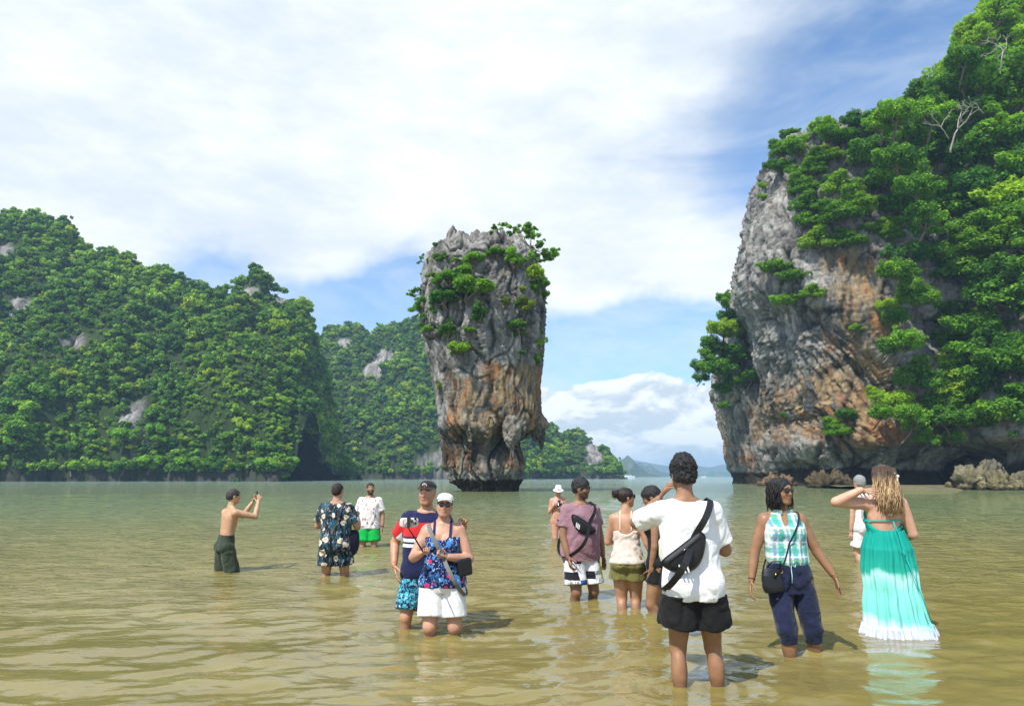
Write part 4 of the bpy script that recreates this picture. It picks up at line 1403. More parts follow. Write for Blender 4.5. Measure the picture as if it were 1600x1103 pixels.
# ------------------------------------------------------------------ people
class Field:
    """signed distance samples on a regular grid, filled primitive by primitive"""
    def __init__(self, lo, hi, h):
        self.lo = np.array(lo, float); self.h = h
        self.n = np.ceil((np.array(hi) - self.lo) / h).astype(int) + 1
        self.F = np.full(self.n, 0.2, np.float32)
        self.ax = [self.lo[i] + h * np.arange(self.n[i]) for i in range(3)]

    def _sub(self, lo, hi):
        a = np.clip(np.floor((np.array(lo) - self.lo) / self.h).astype(int), 0, self.n)
        b = np.clip(np.ceil((np.array(hi) - self.lo) / self.h).astype(int) + 1, 0, self.n)
        if (b <= a).any(): return None, None
        sl = tuple(slice(a[i], b[i]) for i in range(3))
        X, Y, Z = np.meshgrid(self.ax[0][sl[0]], self.ax[1][sl[1]], self.ax[2][sl[2]], indexing='ij')
        return sl, (X, Y, Z)

    def _join(self, sl, d, k, op):
        F = self.F[sl]
        d = d.astype(np.float32)
        if op == 'add':
            if k > 0:
                h = np.clip(0.5 + 0.5 * (F - d) / k, 0, 1)
                F[...] = F * (1 - h) + d * h - k * h * (1 - h)
            else:
                F[...] = np.minimum(F, d)
        else:
            if k > 0:
                h = np.clip(0.5 - 0.5 * (F + d) / k, 0, 1)
                F[...] = F * (1 - h) + (-d) * h + k * h * (1 - h)
            else:
                F[...] = np.maximum(F, -d)

    def cone(self, a, b, ra, rb, k=0.02, op='add', flat=None, fr=1.0, cut0=False, cut1=False, mid=None):
        a, b = np.array(a, float), np.array(b, float)
        m = max(ra, rb, mid or 0) * max(1, fr) + k + 0.02
        sl, g = self._sub(np.minimum(a, b) - m, np.maximum(a, b) + m)
        if sl is None: return
        ba = b - a; L2 = ba @ ba + 1e-12
        px, py, pz = g[0] - a[0], g[1] - a[1], g[2] - a[2]
        t = (px * ba[0] + py * ba[1] + pz * ba[2]) / L2
        h = np.clip(t, 0, 1)
        qx, qy, qz = px - h * ba[0], py - h * ba[1], pz - h * ba[2]
        if flat is not None:
            f = np.array(flat, float); f /= np.linalg.norm(f)
            c = qx * f[0] + qy * f[1] + qz * f[2]
            s = (1 / fr - 1) * c
            qx, qy, qz = qx + s * f[0], qy + s * f[1], qz + s * f[2]
        r = ra + (rb - ra) * h
        if mid is not None: r = r + (mid - (ra + rb) / 2) * 4 * h * (1 - h)
        d = np.sqrt(qx * qx + qy * qy + qz * qz) - r
        L = math.sqrt(L2)
        if cut0: d = np.maximum(d, -t * L)
        if cut1: d = np.maximum(d, (t - 1) * L)
        self._join(sl, d, k, op)

    def ell(self, c, r, k=0.02, op='add', R=None):
        c = np.array(c, float); r = np.array(r, float)
        m = r.max() + k + 0.02
        sl, g = self._sub(c - m, c + m)
        if sl is None: return
        p = np.stack([g[0] - c[0], g[1] - c[1], g[2] - c[2]], -1)
        if R is not None: p = p @ np.asarray(R)
        q = np.sqrt(((p / r) ** 2).sum(-1))
        g2 = np.sqrt(((p / r ** 2) ** 2).sum(-1)) + 1e-6
        d = q * (q - 1) / g2
        self._join(sl, np.clip(d, -.3, .3), k, op)

    def loft(self, sl_, k=0.02, op='add', cut=True):
        """sl_: rows (z, cx, cy, a, b, yaw)"""
        S = np.array(sl_, float); S = S[np.argsort(S[:, 0])]
        m = S[:, 3:5].max() + 0.06
        sl, g = self._sub((S[:, 1].min() - m, S[:, 2].min() - m, S[0, 0] - 0.04), (S[:, 1].max() + m, S[:, 2].max() + m, S[-1, 0] + 0.04))
        if sl is None: return
        z = self.ax[2][sl[2]]
        # smooth interpolation of the rows
        zz = np.linspace(S[0, 0], S[-1, 0], 200)
        cols = []
        for c in range(1, 6):
            v = np.interp(zz, S[:, 0], S[:, c])
            kk = np.ones(15) / 15
            v = np.convolve(np.pad(v, 7, 'edge'), kk, 'valid')
            cols.append(np.interp(z, zz, v)[None, None, :])
        cx, cy, a, b, yw = cols
        x = g[0] - cx; y = g[1] - cy
        c_, s_ = np.cos(yw), np.sin(yw)
        xr = x * c_ + y * s_; yr = -x * s_ + y * c_
        q = (np.abs(xr / a) ** 2.3 + np.abs(yr / b) ** 2.3) ** (1 / 2.3)
        d = (q - 1) * np.minimum(a, b) * 0.95
        if cut: d = np.maximum(d, np.maximum(S[0, 0] - g[2], g[2] - S[-1, 0]))
        self._join(sl, np.clip(d, -.3, .3), k, op)

    def plane(self, p, n):
        """keep the side the normal points away from"""
        n = np.array(n, float); n /= np.linalg.norm(n)
        X, Y, Z = np.meshgrid(*self.ax, indexing='ij')
        self.F = np.maximum(self.F, ((X - p[0]) * n[0] + (Y - p[1]) * n[1] + (Z - p[2]) * n[2]).astype(np.float32))

    def sample(self, P):
        q = np.clip((np.asarray(P) - self.lo) / self.h, 0, self.n - 1.001)
        i = np.floor(q).astype(int); f = q - i
        i = np.minimum(i, self.n - 2)
        out = 0
        for dx in (0, 1):
            for dy in (0, 1):
                for dz in (0, 1):
                    w = (f[:, 0] if dx else 1 - f[:, 0]) * (f[:, 1] if dy else 1 - f[:, 1]) * (f[:, 2] if dz else 1 - f[:, 2])
                    out = out + w * self.F[i[:, 0] + dx, i[:, 1] + dy, i[:, 2] + dz]
        return out

    def mesh(self):
        F = self.F.copy()
        for ax_ in range(3):
            sl = [slice(None)] * 3
            for e in (0, -1):
                sl[ax_] = e; F[tuple(sl)] = np.maximum(F[tuple(sl)], 0.01)
        ins = F < 0
        nx, ny, nz = F.shape
        c = ins[:-1, :-1, :-1].astype(np.int8)
        tot = np.zeros((nx - 1, ny - 1, nz - 1), np.int8)
        for dx in (0, 1):
            for dy in (0, 1):
                for dz in (0, 1):
                    tot += ins[dx:nx - 1 + dx, dy:ny - 1 + dy, dz:nz - 1 + dz]
        act = (tot > 0) & (tot < 8)
        ci = np.argwhere(act)
        idx = np.full(act.shape, -1, np.int64); idx[act] = np.arange(len(ci))
        acc = np.zeros((len(ci), 3)); cnt = np.zeros(len(ci))
        corners = [(0, 0, 0), (1, 0, 0), (0, 1, 0), (1, 1, 0), (0, 0, 1), (1, 0, 1), (0, 1, 1), (1, 1, 1)]
        vals = [F[ci[:, 0] + a, ci[:, 1] + b, ci[:, 2] + c_] for a, b, c_ in corners]
        for i, A in enumerate(corners):
            for j, B in enumerate(corners):
                if j <= i or sum(abs(A[q] - B[q]) for q in range(3)) != 1: continue
                va, vb = vals[i], vals[j]
                cr = (va < 0) != (vb < 0)
                t = np.where(cr, va / np.where(cr, va - vb, 1), 0)
                P = np.array(A)[None] + t[:, None] * (np.array(B) - np.array(A))[None]
                acc += P * cr[:, None]; cnt += cr
        V = self.lo + self.h * (ci + acc / np.maximum(cnt, 1)[:, None])
        faces = []
        for ax_ in range(3):
            o = [q for q in range(3) if q != ax_]
            s0 = [slice(1, -1)] * 3; s1 = [slice(1, -1)] * 3
            s0[ax_] = slice(0, -1); s1[ax_] = slice(1, None)
            a = ins[tuple(s0)]; b = ins[tuple(s1)]
            e = np.argwhere(a != b)
            if not len(e): continue
            av = a[tuple(e.T)]
            base = e.copy(); base[:, o[0]] += 1; base[:, o[1]] += 1
            def cell(d0, d1):
                q = base.copy(); q[:, o[0]] -= d0; q[:, o[1]] -= d1
                return idx[tuple(q.T)]
            Q = np.stack([cell(0, 0), cell(1, 0), cell(1, 1), cell(0, 1)], -1)
            flip = av if ax_ != 1 else ~av
            Q[~flip] = Q[~flip][:, ::-1]
            faces.append(Q)
        Fq = np.concatenate(faces)
        Fq = Fq[(Fq >= 0).all(1)]
        return V, Fq


def relax(V, Fq, it=2, lam=0.5):
    n = len(V)
    e = np.concatenate([Fq[:, [0, 1]], Fq[:, [1, 2]], Fq[:, [2, 3]], Fq[:, [3, 0]]])
    for _ in range(it):
        s = np.zeros_like(V); c = np.zeros(n)
        for k in range(3):
            s[:, k] = np.bincount(e[:, 0], V[e[:, 1], k], n) + np.bincount(e[:, 1], V[e[:, 0], k], n)
        c = np.bincount(e[:, 0], minlength=n) + np.bincount(e[:, 1], minlength=n)
        V = V + lam * (s / np.maximum(c, 1)[:, None] - V)
    return V


def vnormals(V, Fq):
    n = np.cross(V[Fq[:, 2]] - V[Fq[:, 0]], V[Fq[:, 3]] - V[Fq[:, 1]])
    out = np.zeros_like(V)
    for k in range(4):
        for c in range(3): out[:, c] += np.bincount(Fq[:, k], n[:, c], len(V))
    return out / (np.linalg.norm(out, axis=1)[:, None] + 1e-9)


def rotz(a):
    c, s = math.cos(a), math.sin(a)
    return np.array([[c, -s, 0], [s, c, 0], [0, 0, 1.0]])


def rotx(a):
    c, s = math.cos(a), math.sin(a)
    return np.array([[1.0, 0, 0], [0, c, -s], [0, s, c]])


def roty(a):
    c, s = math.cos(a), math.sin(a)
    return np.array([[c, 0, s], [0, 1.0, 0], [-s, 0, c]])


def unit(v):
    v = np.array(v, float); return v / (np.linalg.norm(v) + 1e-9)


def ik(A, B, L1, L2, bend):
    d = B - A; D = np.linalg.norm(d); D = min(D, (L1 + L2) * .999); u = unit(d)
    x = (L1 ** 2 - L2 ** 2 + D ** 2) / (2 * D); h = math.sqrt(max(L1 ** 2 - x ** 2, 0))
    b = unit(np.array(bend) - u * (np.array(bend) @ u))
    return A + u * x + b * h


MALE = [(.455, .078, .058, 0), (.48, .094, .068, -.004), (.51, .098, .071, -.005), (.55, .094, .064, 0), (.60, .088, .060, .004), (.65, .091, .062, .005), (.70, .099, .067, .004),
        (.745, .107, .069, .002), (.78, .106, .062, -.002), (.805, .096, .052, -.004), (.825, .070, .042, -.004), (.845, .038, .034, 0)]
FEM = [(.455, .080, .062, 0), (.48, .098, .075, -.006), (.51, .103, .077, -.007), (.55, .092, .066, -.002), (.60, .077, .056, .002), (.64, .075, .055, .003), (.69, .083, .060, .003),
       (.74, .091, .061, .001), (.78, .091, .054, -.003), (.805, .082, .046, -.004), (.825, .060, .038, -.004), (.845, .032, .030, 0)]


class Person:
    def __init__(self, name_label, px, py_water, py_top, H, rz, fem=False, build=1.0, belly=0.0, h=0.009,
                 lean=(0, 0), tw=0.0, hy=0.0, hp=0.0, hr=0.0, feet=None, arms=None, skin=(0.4, 0.24, 0.15), Y=None, hands=None, beard=0.0, lips=(0.42, 0.16, 0.12), bust=1.0, hairtone=(0.02, 0.015, 0.012), arm_thick=1.0, leg_thick=1.0, butt=1.0):
        self.butt = butt
        g = ground(px, py_water) if Y is None else np.array([at(px, 744, Y)[0], Y, 0])
        if Y is not None: g[0] = ray(px, py_water)[0] / ray(px, py_water)[1] * Y
        self.g = g; Yp = g[1]
        top = at(px, py_top, Yp)[2]
        self.depth = max(H - top + 0.028, 0.05)
        self.H = H; self.rz = math.radians(rz); self.fem = fem; self.build = build; self.h = h
        self.root = thing('person', name_label, 'person', (g[0], g[1], -self.depth), self.rz)
        self.skin = np.array(skin); self.beard = beard; self.lips = np.array(lips); self.hairtone = np.array(hairtone)
        self.fields = []
        H_ = H
        self.lean = np.array(lean) * 1.0; self.tw = math.radians(tw)
        base = FEM if fem else MALE
        self.slices = []
        for z, a, b, cy in base:
            t = np.clip((z - .5) / .33, 0, 1.05)
            bl = belly * math.exp(-((z - .60) / .07) ** 2)
            self.slices.append((z * H_, self.lean[0] * t ** 1.2, self.lean[1] * t ** 1.2 + cy * H_ + bl * .45, a * H_ * build + bl * .6, b * H_ * build + bl * .6, self.tw * t))
        self.sw = (.087 if fem else .101) * H_ * (0.6 + .4 * build); self.hw = (.052) * H_ * build
        sc = np.array([self.lean[0], self.lean[1] - .005 * H_, .798 * H_])
        R = rotz(self.tw); self.R = R
        self.chest = sc
        self.S = {+1: sc + R @ np.array([self.sw, 0, 0]), -1: sc + R @ np.array([-self.sw, 0, 0])}
        self.HP = {+1: np.array([self.hw, 0, .50 * H_]), -1: np.array([-self.hw, 0, .50 * H_])}
        feet = feet or {1: (0.09, 0), -1: (-0.09, 0)}
        self.AN = {s: np.array([feet[s][0], feet[s][1], .045 * H_]) for s in (1, -1)}
        L1, L2 = .238 * H_, .226 * H_
        self.KN = {s: ik(self.HP[s], self.AN[s], L1, L2, (0.12 * s, 1, 0)) for s in (1, -1)}
        for s in (1, -1):   # never longer than the leg
            d = self.AN[s] - self.HP[s]; D = np.linalg.norm(d)
            if D > (L1 + L2): self.AN[s] = self.HP[s] + d / D * (L1 + L2) * .999
        arms = arms or {}
        self.EL, self.WR, self.HD = {}, {}, {}
        for s in (1, -1):
            u, f = arms.get(s, ((0.12 * s, 0.02, -1), (0.08 * s, 0.15, -1)))
            self.EL[s] = self.S[s] + unit(u) * .172 * H_
            self.WR[s] = self.EL[s] + unit(f) * .146 * H_
            self.HD[s] = unit(f)
        self.at_, self.lt, self.bust = arm_thick, leg_thick, bust
        # head frame
        self.hR = rotz(math.radians(hy)) @ roty(math.radians(hr)) @ rotx(math.radians(hp))
        nb = np.array([self.lean[0] * 1.05, self.lean[1] * 1.05 - .002 * H_, .845 * H_])
        self.nb = nb
        self.s = H_ / 1.70 * 0.98
        self.hc = nb + np.array([0, 0.012, .026 * H_]) + self.hR @ np.array([0, 0.004, .066 * H_])
        self.hands = hands or {}

    def hp_(self, v):
        return self.hc + self.hR @ (np.array(v) * self.s)

    def field(self, pad=0.12):
        pts = np.array([self.hc + [0, 0, .16], self.AN[1], self.AN[-1], self.EL[1], self.EL[-1], self.WR[1], self.WR[-1], self.HP[1], self.HP[-1], self.S[1], self.S[-1]])
        lo = pts.min(0) - pad; hi = pts.max(0) + pad
        lo[2] = 0.0
        lo[:2] = np.minimum(lo[:2], -0.26); hi[:2] = np.maximum(hi[:2], 0.26)
        lo[1] = min(lo[1], -.2)
        return Field(lo, hi, self.h)

    def make_body(self):
        f = self.field(); H = self.H; b = self.build; fem = self.fem
        self.fb = f
        ft = Field((-.34, -.24, .40 * self.H), (.34, .26, .92 * self.H), .011)
        ft.loft(self.slices, 0.0)
        for s in (1, -1):
            ft.ell(self.S[s] + np.array([-.02 * s, 0, -.004]), np.array([.036, .036, .034]) * self.H, .04)
            ft.cone(self.nb + [0, -.01, .03], self.S[s] + [-.03 * s, 0, .012], .030 * self.build, .028, .035)
        self.ftor = ft
        f.loft(self.slices, 0.0)
        for s in (1, -1):
            S, E, W = self.S[s], self.EL[s], self.WR[s]
            ra = (.0245 if fem else .029) * H * (0.5 + .5 * b) * self.at_
            f.ell(S + np.array([-.006 * s, 0, -.004]), np.array([.034, .034, .034]) * H * (.9 if fem else 1.0) * (.5 + .5 * b), .04)
            f.cone(S, E, ra * 1.12, ra * .86, .03, mid=ra * 1.08)
            f.cone(E, W, ra * .88, ra * .56, .012, mid=ra * .82)
            HP, K, A = self.HP[s], self.KN[s], self.AN[s]
            rt = (.052 if fem else .050) * H * (.6 + .4 * b) * self.lt
            f.cone(HP + [0, 0, -.01], K, rt * 1.05, rt * .66, .035, mid=rt * .93)
            f.ell(K + unit(np.array([0, 1, .0])) * .006, np.array([.62, .68, .75]) * rt, .02)
            calf = K * .62 + A * .38
            f.cone(K, A, rt * .58, rt * .40, .02)
            f.ell(calf + np.array([.004 * s, -rt * .20, 0.01]), np.array([rt * .60, rt * .60, .085 * H * .8]), .035)
            f.ell(HP + np.array([.004 * s, -.035 * H * b, -.005 * H]), np.array([.050, .048, .048]) * H * b * self.butt * (1.05 if fem else .95), .04)
            f.cone(A + [0, -.02, -.02], A + [0.02 * s, .15, -.045], .034, .03, .02)
            if fem:
                bc = np.array([0, 0, .735 * H]) + np.array([self.lean[0] * .7, self.lean[1] * .7, 0]) + rotz(self.tw * .8) @ np.array([s * .043 * H, .052 * H * b, 0])
                f.ell(bc, np.array([.036, .030, .035]) * H * self.bust, .03)
            # trapezius
            f.cone(self.nb + [0, -.01, .03 * 1.0], S + [-.03 * s, 0, .012], .030 * b, .028, .035)
        f.cone(self.nb + [0, -.008, -.02], self.hp_((0, -.012, -.06)), .0345 * H * (.86 if fem else 1) * (.5 + .5 * b), .031 * H * (.86 if fem else 1) * (.5 + .5 * b), .02)
        # head
        s_ = self.s; R = self.hR
        def e(c, r, k=.02, op='add', Rl=None):
            f.ell(self.hp_(c), np.array(r) * s_, k * s_, op, R if Rl is None else R @ Rl)
        e((0, -.012, .030), (.076, .095, .083), .0)
        e((0, .022, .005), (.066, .072, .085), .03)
        e((0, .030, -.050), (.055, .056, .050), .03)
        e((0, .062, -.088), (.024, .022, .018), .03)
        for q in (1, -1):
            e((.036 * q, .058, -.018), (.024, .022, .022), .02)        # cheek
            e((.030 * q, .090, .020), (.017, .014, .012), .012, 'sub')  # eye socket
            e((.075 * q, -.008, -.002), (.010, .020, .031), .006)      # ear
            f.cone(self.hp_((.055 * q, .01, -.045)), self.hp_((.022 * q, .062, -.088)), .018 * s_, .016 * s_, .02)
        e((0, .082, .040), (.045, .012, .010), .02)                    # brow
        f.cone(self.hp_((0, .088, .024)), self.hp_((0, .106, -.016)), .007 * s_, .011 * s_, .008)
        for q in (1, -1): e((.011 * q, .096, -.018), (.008, .009, .007), .006)
        e((0, .090, -.046), (.022, .009, .006), .006); e((0, .087, -.056), (.019, .009, .007), .005)
        V, Fq = f.mesh(); V = relax(V, Fq, 1, .35)
        Nn = vnormals(V, Fq)
        c = self.skin[None].repeat(len(V), 0) * (1 + .07 * perlin(V * 9, 3)[:, None])
        Hd = (V - self.hc) @ self.hR / s_
        inh = np.abs(Hd).max(1) < .14
        lip = inh & (np.abs(Hd[:, 2] + .051) < .012) & (np.abs(Hd[:, 0]) < .025) & (Hd[:, 1] > .078)
        c[lip] = c[lip] * .35 + self.lips * .65
        rosy = np.exp(-(((np.abs(Hd[:, 0]) - .04) / .02) ** 2 + ((Hd[:, 2] + .02) / .02) ** 2)) * (Hd[:, 1] > .03) * inh
        c = c * (1 - .15 * rosy[:, None] * np.array([0, 1, 1.0]))
        if self.beard > 0:
            w = sstep(-.020, -.036, Hd[:, 2] + 0.35 * np.maximum(0, .03 - Hd[:, 1])) * sstep(-.03, 0.005, Hd[:, 1]) * inh * (Hd[:, 2] > -.125) * ~lip * self.beard
            mo = (np.abs(Hd[:, 2] + .033) < .007) & (np.abs(Hd[:, 0]) < .03) & (Hd[:, 1] > .075) & inh
            w = np.maximum(w, mo * self.beard)
            c = c * (1 - w[:, None]) + self.hairtone[None] * 1.4 * w[:, None]
        brow = inh & (np.abs(Hd[:, 2] - .041 + 0.25 * (np.abs(Hd[:, 0]) - .03)) < .0055) & (np.abs(np.abs(Hd[:, 0]) - .031) < .019) & (Hd[:, 1] > .06)
        c[brow] = self.hairtone * 1.5
        wet = sstep(self.depth + .075, self.depth + .03, V[:, 2] + .02 * perlin(V * 14, 6))
        c = c * (1 - .28 * wet[:, None])
        parts = [(V, Fq)]; cols = [c]
        for s in (1, -1):
            Vh, Fh = hand_mesh(self, s)
            parts.append((Vh, Fh)); ch = self.skin[None].repeat(len(Vh), 0) * (1 + .05 * perlin(Vh * 30, 3)[:, None]); cols.append(ch)
        V, Fq = merge(parts)
        me = mesh_np('body', V, Fq, True, np.concatenate(cols))
        self.body = link('body', me, SKIN, self.root)
        self.fields.append(f)
        return self

    def cloth(self, name, f, mat, wrinkle=0.006, wsc=9.0, seed=1, relaxn=1, vert=(1, 1, .6), label=None):
        V, Fq = f.mesh()
        V = relax(V, Fq, relaxn, .4)
        if wrinkle:
            Nn = vnormals(V, Fq)
            w = perlin(V * wsc * np.array(vert) + 2.0 * np.stack([perlin(V * 4, 8), perlin(V * 4, 9), perlin(V * 4, 10)], -1), seed)
            w2 = perlin(V * wsc * 2.4 * np.array(vert)[[1, 2, 0]] + 1.5 * w[:, None], seed + 5)
            V = V + Nn * (wrinkle * (w - .25 * np.abs(w)) * 1.4 + wrinkle * .45 * w2)[:, None]
        me = mesh_np(name, V, Fq)
        o = link(name, me, mat, self.root, label=label)
        self.fields.append(f)
        return o

    def sl(self, z0, z1, grow, depthgrow=None, widths=None):
        """torso slices between z0..z1 (fractions of height), grown outwards"""
        zs = np.linspace(z0 * self.H, z1 * self.H, 14)
        S = np.array(self.slices); S = S[np.argsort(S[:, 0])]
        out = []
        for z in zs:
            r = [np.interp(z, S[:, 0], S[:, i]) for i in range(1, 6)]
            g = grow if np.isscalar(grow) else np.interp(z / self.H, grow[0], grow[1])
            out.append((z, r[0], r[1], r[2] + g, r[3] + g * 1.0, r[4]))
        return out

    def tshirt(self, name, mat, hem=.47, loose=.018, sleeve=.62, sleeve_r=.041, wrinkle=.006, seed=1, neck=.85, drop=0.0, label=None):
        f = self.field(); H = self.H
        rows = self.sl(hem, .835, ([hem, .60, .74, .80, .84], [loose * 1.2, loose * 1.2, loose * .85, .012, .010]))
        if not self.fem:   # cloth falls straight from the shoulder blades instead of following the waist
            am = max(r[3] for r in rows if r[0] > .66 * H); bm = max(r[4] for r in rows if r[0] > .66 * H)
            ym = [r[2] for r in rows if r[0] > .66 * H][0]
            rows = [(z, cx, (cy * .6 + ym * .4) if z < .70 * H else cy, max(a, am * .99) if z < .72 * H else a, max(b, bm * 1.02) if z < .72 * H else b, w) for z, cx, cy, a, b, w in rows]
        f.loft(rows, 0)
        for s in (1, -1):
            S, E = self.S[s], self.EL[s]
            if sleeve > 0:
                f.ell(S + np.array([-.008 * s, 0, -.002]), np.array([.038, .040, .036]) * H * (.5 + .5 * self.build), .03)
                e = S + (E - S) * sleeve
                f.cone(S, e, sleeve_r * H * .98, sleeve_r * H * 1.05, .03, cut1=True)
            f.cone(self.nb + [0, -.012, .006], S + [-.02 * s, 0, .014], .036, .036, .03)
            if self.fem:
                bc = np.array([0, 0, .735 * H]) + np.array([self.lean[0] * .7, self.lean[1] * .7, 0]) + rotz(self.tw * .8) @ np.array([s * .043 * H, .054 * H * self.build, 0])
                f.ell(bc, np.array([.042, .034, .040]) * H * self.bust, .04)
        if drop:  # belly
            pass
        self.seat(f, hem)
        # collar opening
        nb = self.nb + np.array([0, .01, .012])
        f.cone(nb + [0, .0, .0], nb + [0, .02, .12], .043 * H * (.86 if self.fem else 1), .06 * H, .008, 'sub')
        self.ft = f
        return self.cloth(name, f, mat, wrinkle, seed=seed, label=label)

    def seat(self, f, hem, grow=.008):
        # the shirt hangs over the seat of whatever is worn below it
        if hem > .53: return
        H = self.H
        for s in (1, -1):
            f.ell(self.HP[s] + np.array([.004 * s, -.034 * H * self.build, .015 * H]), np.array([.057, .054, .060]) * H * self.build + grow, .04)
            f.ell(self.HP[s] + np.array([.004 * s, .012 * H, .012 * H]), np.array([.058, .056, .060]) * H * self.build + grow, .04)
        f.plane((0, 0, hem * H), (0, 0, -1))

    def shorts(self, name, mat, top=.59, leg=.62, r=.062, r1=None, wrinkle=.005, seed=2, loose=.014, flare=1.1, crotch=.455, label=None):
        f = self.field(); H = self.H
        f.loft(self.sl(crotch, top, loose), 0)
        f.ell((0, 0, (crotch + .003) * H), (.050, .065, .042), .02)
        for s in (1, -1):
            HP, K, A = self.HP[s], self.KN[s], self.AN[s]
            rr = r * H * (.6 + .4 * self.build)
            f.ell(HP + np.array([.004 * s, -.034 * H * self.build, -.005 * H]), np.array([.057, .054, .056]) * H * self.build, .03)
            if leg <= 1.0:
                f.cone(HP + [0, 0, -.01], HP + (K - HP) * leg, rr, rr * flare, .010, cut1=True)
            else:
                f.cone(HP + [0, 0, -.01], K, rr, rr * (1 + flare) / 2, .008)
                f.cone(K, K + (A - K) * (leg - 1), rr * (1 + flare) / 2, rr * flare, .006, cut1=True)
        f.plane((0, 0, top * H), (0, 0, 1))
        return self.cloth(name, f, mat, wrinkle, seed=seed, vert=(1, 1, .45), label=label)

    # head-space helpers --------------------------------------------------
    def hmesh(self, name, V, Fq, mat, smooth=True, parent=None, label=None):
        V = self.hc + (V * self.s) @ self.hR.T
        return link(name, mesh_np(name, V, Fq, smooth), mat, parent or self.root, label=label)

    def hfield(self, lo=(-.16, -.17, -.16), hi=(.16, .16, .20), h=0.005):
        return Field(lo, hi, h)

    def hair_short(self, mat, thick=.012, rough=.006, low=-.03, seed=3, front=.055, top=0.0, sc=30):
        f = self.hfield(h=.005)
        f.ell((0, -.012, .030 + top * .5), (.076 + thick * .8, .095 + thick, .083 + thick + top), 0)
        f.ell((0, -.045, -.012), (.062 + thick * .6, .062 + thick * .5, .055), .02)
        # face and neck kept free
        f.ell((0, .085, -.035), (.085, .085, .085), .006, 'sub')
        f.ell((0, .115, .010), (.07, .062, .045), .006, 'sub')
        f.plane((0, 0, low), (0, .25, -1))
        for q in (1, -1): f.ell((.083 * q, .004, -.006), (.018, .022, .032), .004, 'sub')
        V, Fq = f.mesh(); V = relax(V, Fq, 1)
        Nn = vnormals(V, Fq)
        w = perlin(V * sc * np.array([1, 1, .7]), seed) + .6 * perlin(V * sc * 2.2, seed + 1)
        V = V + Nn * (w * rough)[:, None]
        return self.hmesh('hair', V, Fq, mat)

    def glasses(self, mat, parent=None, wrap=False):
        parts = []
        for q in (1, -1):
            c = np.array([.030 * q, .104, .020])
            n, k = 6, 18
            a = np.linspace(0, 2 * np.pi, k, endpoint=False)
            rows = []
            for t in np.linspace(0.02, 1, n):
                x = .0285 * t * np.sign(np.cos(a)) * np.abs(np.cos(a)) ** .8; z = .0215 * t * np.sign(np.sin(a)) * np.abs(np.sin(a)) ** .8
                y = -.004 * t ** 2 - .25 * np.abs(c[0] + x) ** 1.0 * .35
                rows.append(np.stack([c[0] + x, c[1] + y + 0 * x, c[2] + z], -1))
            back = [r_ - np.array([0, .005, 0]) for r_ in rows[::-1]]
            V = np.concatenate(rows + back)
            Fq = grid_faces(2 * n, k, True)
            parts.append((V, Fq))
        V, Fq = merge(parts)
        o = self.hmesh('sunglasses', V, Fq, mat, parent=parent)
        tb = []
        for q in (1, -1):
            tb.append(tube_np(np.array([[.056 * q, .088, .026], [.074 * q, .05, .024], [.082 * q, -.008, .020], [.078 * q, -.025, .008]]), .003, 5))
        tb.append(tube_np(np.array([[-.012, .103, .026], [0, .107, .028], [.012, .103, .026]]), .003, 5))
        V, T = merge(tb)
        self.hmesh('glasses_frame', V, T, mat, parent=o)
        return o

    def eyes(self):
        parts = []; ir = []
        for q in (1, -1):
            parts.append(sphere_np((.030 * q, .079, .021), (.0115, .0105, .0075)))
            ir.append(sphere_np((.030 * q, .0865, .021), (.0048, .0035, .0052)))
        for e_, i_ in zip(parts, ir):
            o_ = self.hmesh('eye', e_[0], e_[1], EYE); self.hmesh('iris', i_[0], i_[1], IRIS, parent=o_)

    def strap(self, a, b, width, thick, mat, root, name='strap', off=.006, gap=None, both=True, n=70, c=None):
        """closed band through points a (shoulder) and b (hip) hugging whatever is worn; in person space"""
        a, b = np.array(a, float), np.array(b, float)
        c = (a + b) / 2 if c is None else np.array(c, float)
        u = unit(a - b); fwd = self.R @ np.array([0, 1.0, 0])
        w = unit(fwd - u * (fwd @ u)); nrm = np.cross(u, w)
        pts, outs = [], []
        for t in np.linspace(0, 2 * np.pi, n, endpoint=False):
            d = u * math.cos(t) + w * math.sin(t)
            rr = np.arange(0.03, 0.60, 0.004)
            P = c + d[None] * rr[:, None]
            v = np.min([f.sample(P) for f in [self.ftor] + self.fields[1:]], axis=0)
            i = np.where(v > 0)[0]
            r = rr[i[0]] if len(i) else .15
            pts.append(r); outs.append(d)
        r = np.array(pts)
        # a taut band spans hollows: take a running maximum and smooth it
        for _ in range(2):
            m = np.maximum.reduce([np.roll(r, k) - 0.007 * abs(k) for k in range(-4, 5)])
            r = m
            r = (np.roll(r, 1) + 2 * r + np.roll(r, -1)) / 4
        outs = np.array(outs)
        P = c + outs * (r + off)[:, None]
        rows = []
        for i in range(n):
            o_ = outs[i]
            rows.append([P[i] - nrm * width / 2, P[i] + nrm * width / 2, P[i] + nrm * width / 2 + o_ * thick, P[i] - nrm * width / 2 + o_ * thick])
        V = np.array(rows).reshape(-1, 3)
        i = np.arange(n)[:, None]; k = np.arange(4)[None]
        Fq = np.stack([i * 4 + k, i * 4 + (k + 1) % 4, ((i + 1) % n) * 4 + (k + 1) % 4, ((i + 1) % n) * 4 + k], -1).reshape(-1, 4)
        o = link(name, mesh_np(name, V, Fq, False), mat, root)
        return P, outs, nrm

    def to_world(self, v):
        return np.array(self.root.location) + rotz(self.rz) @ np.array(v)

    def held(self, name, label, cat):
        """a top-level thing that uses this person's coordinates"""
        o = thing(name, label, cat, tuple(self.root.location), self.rz)
        return o


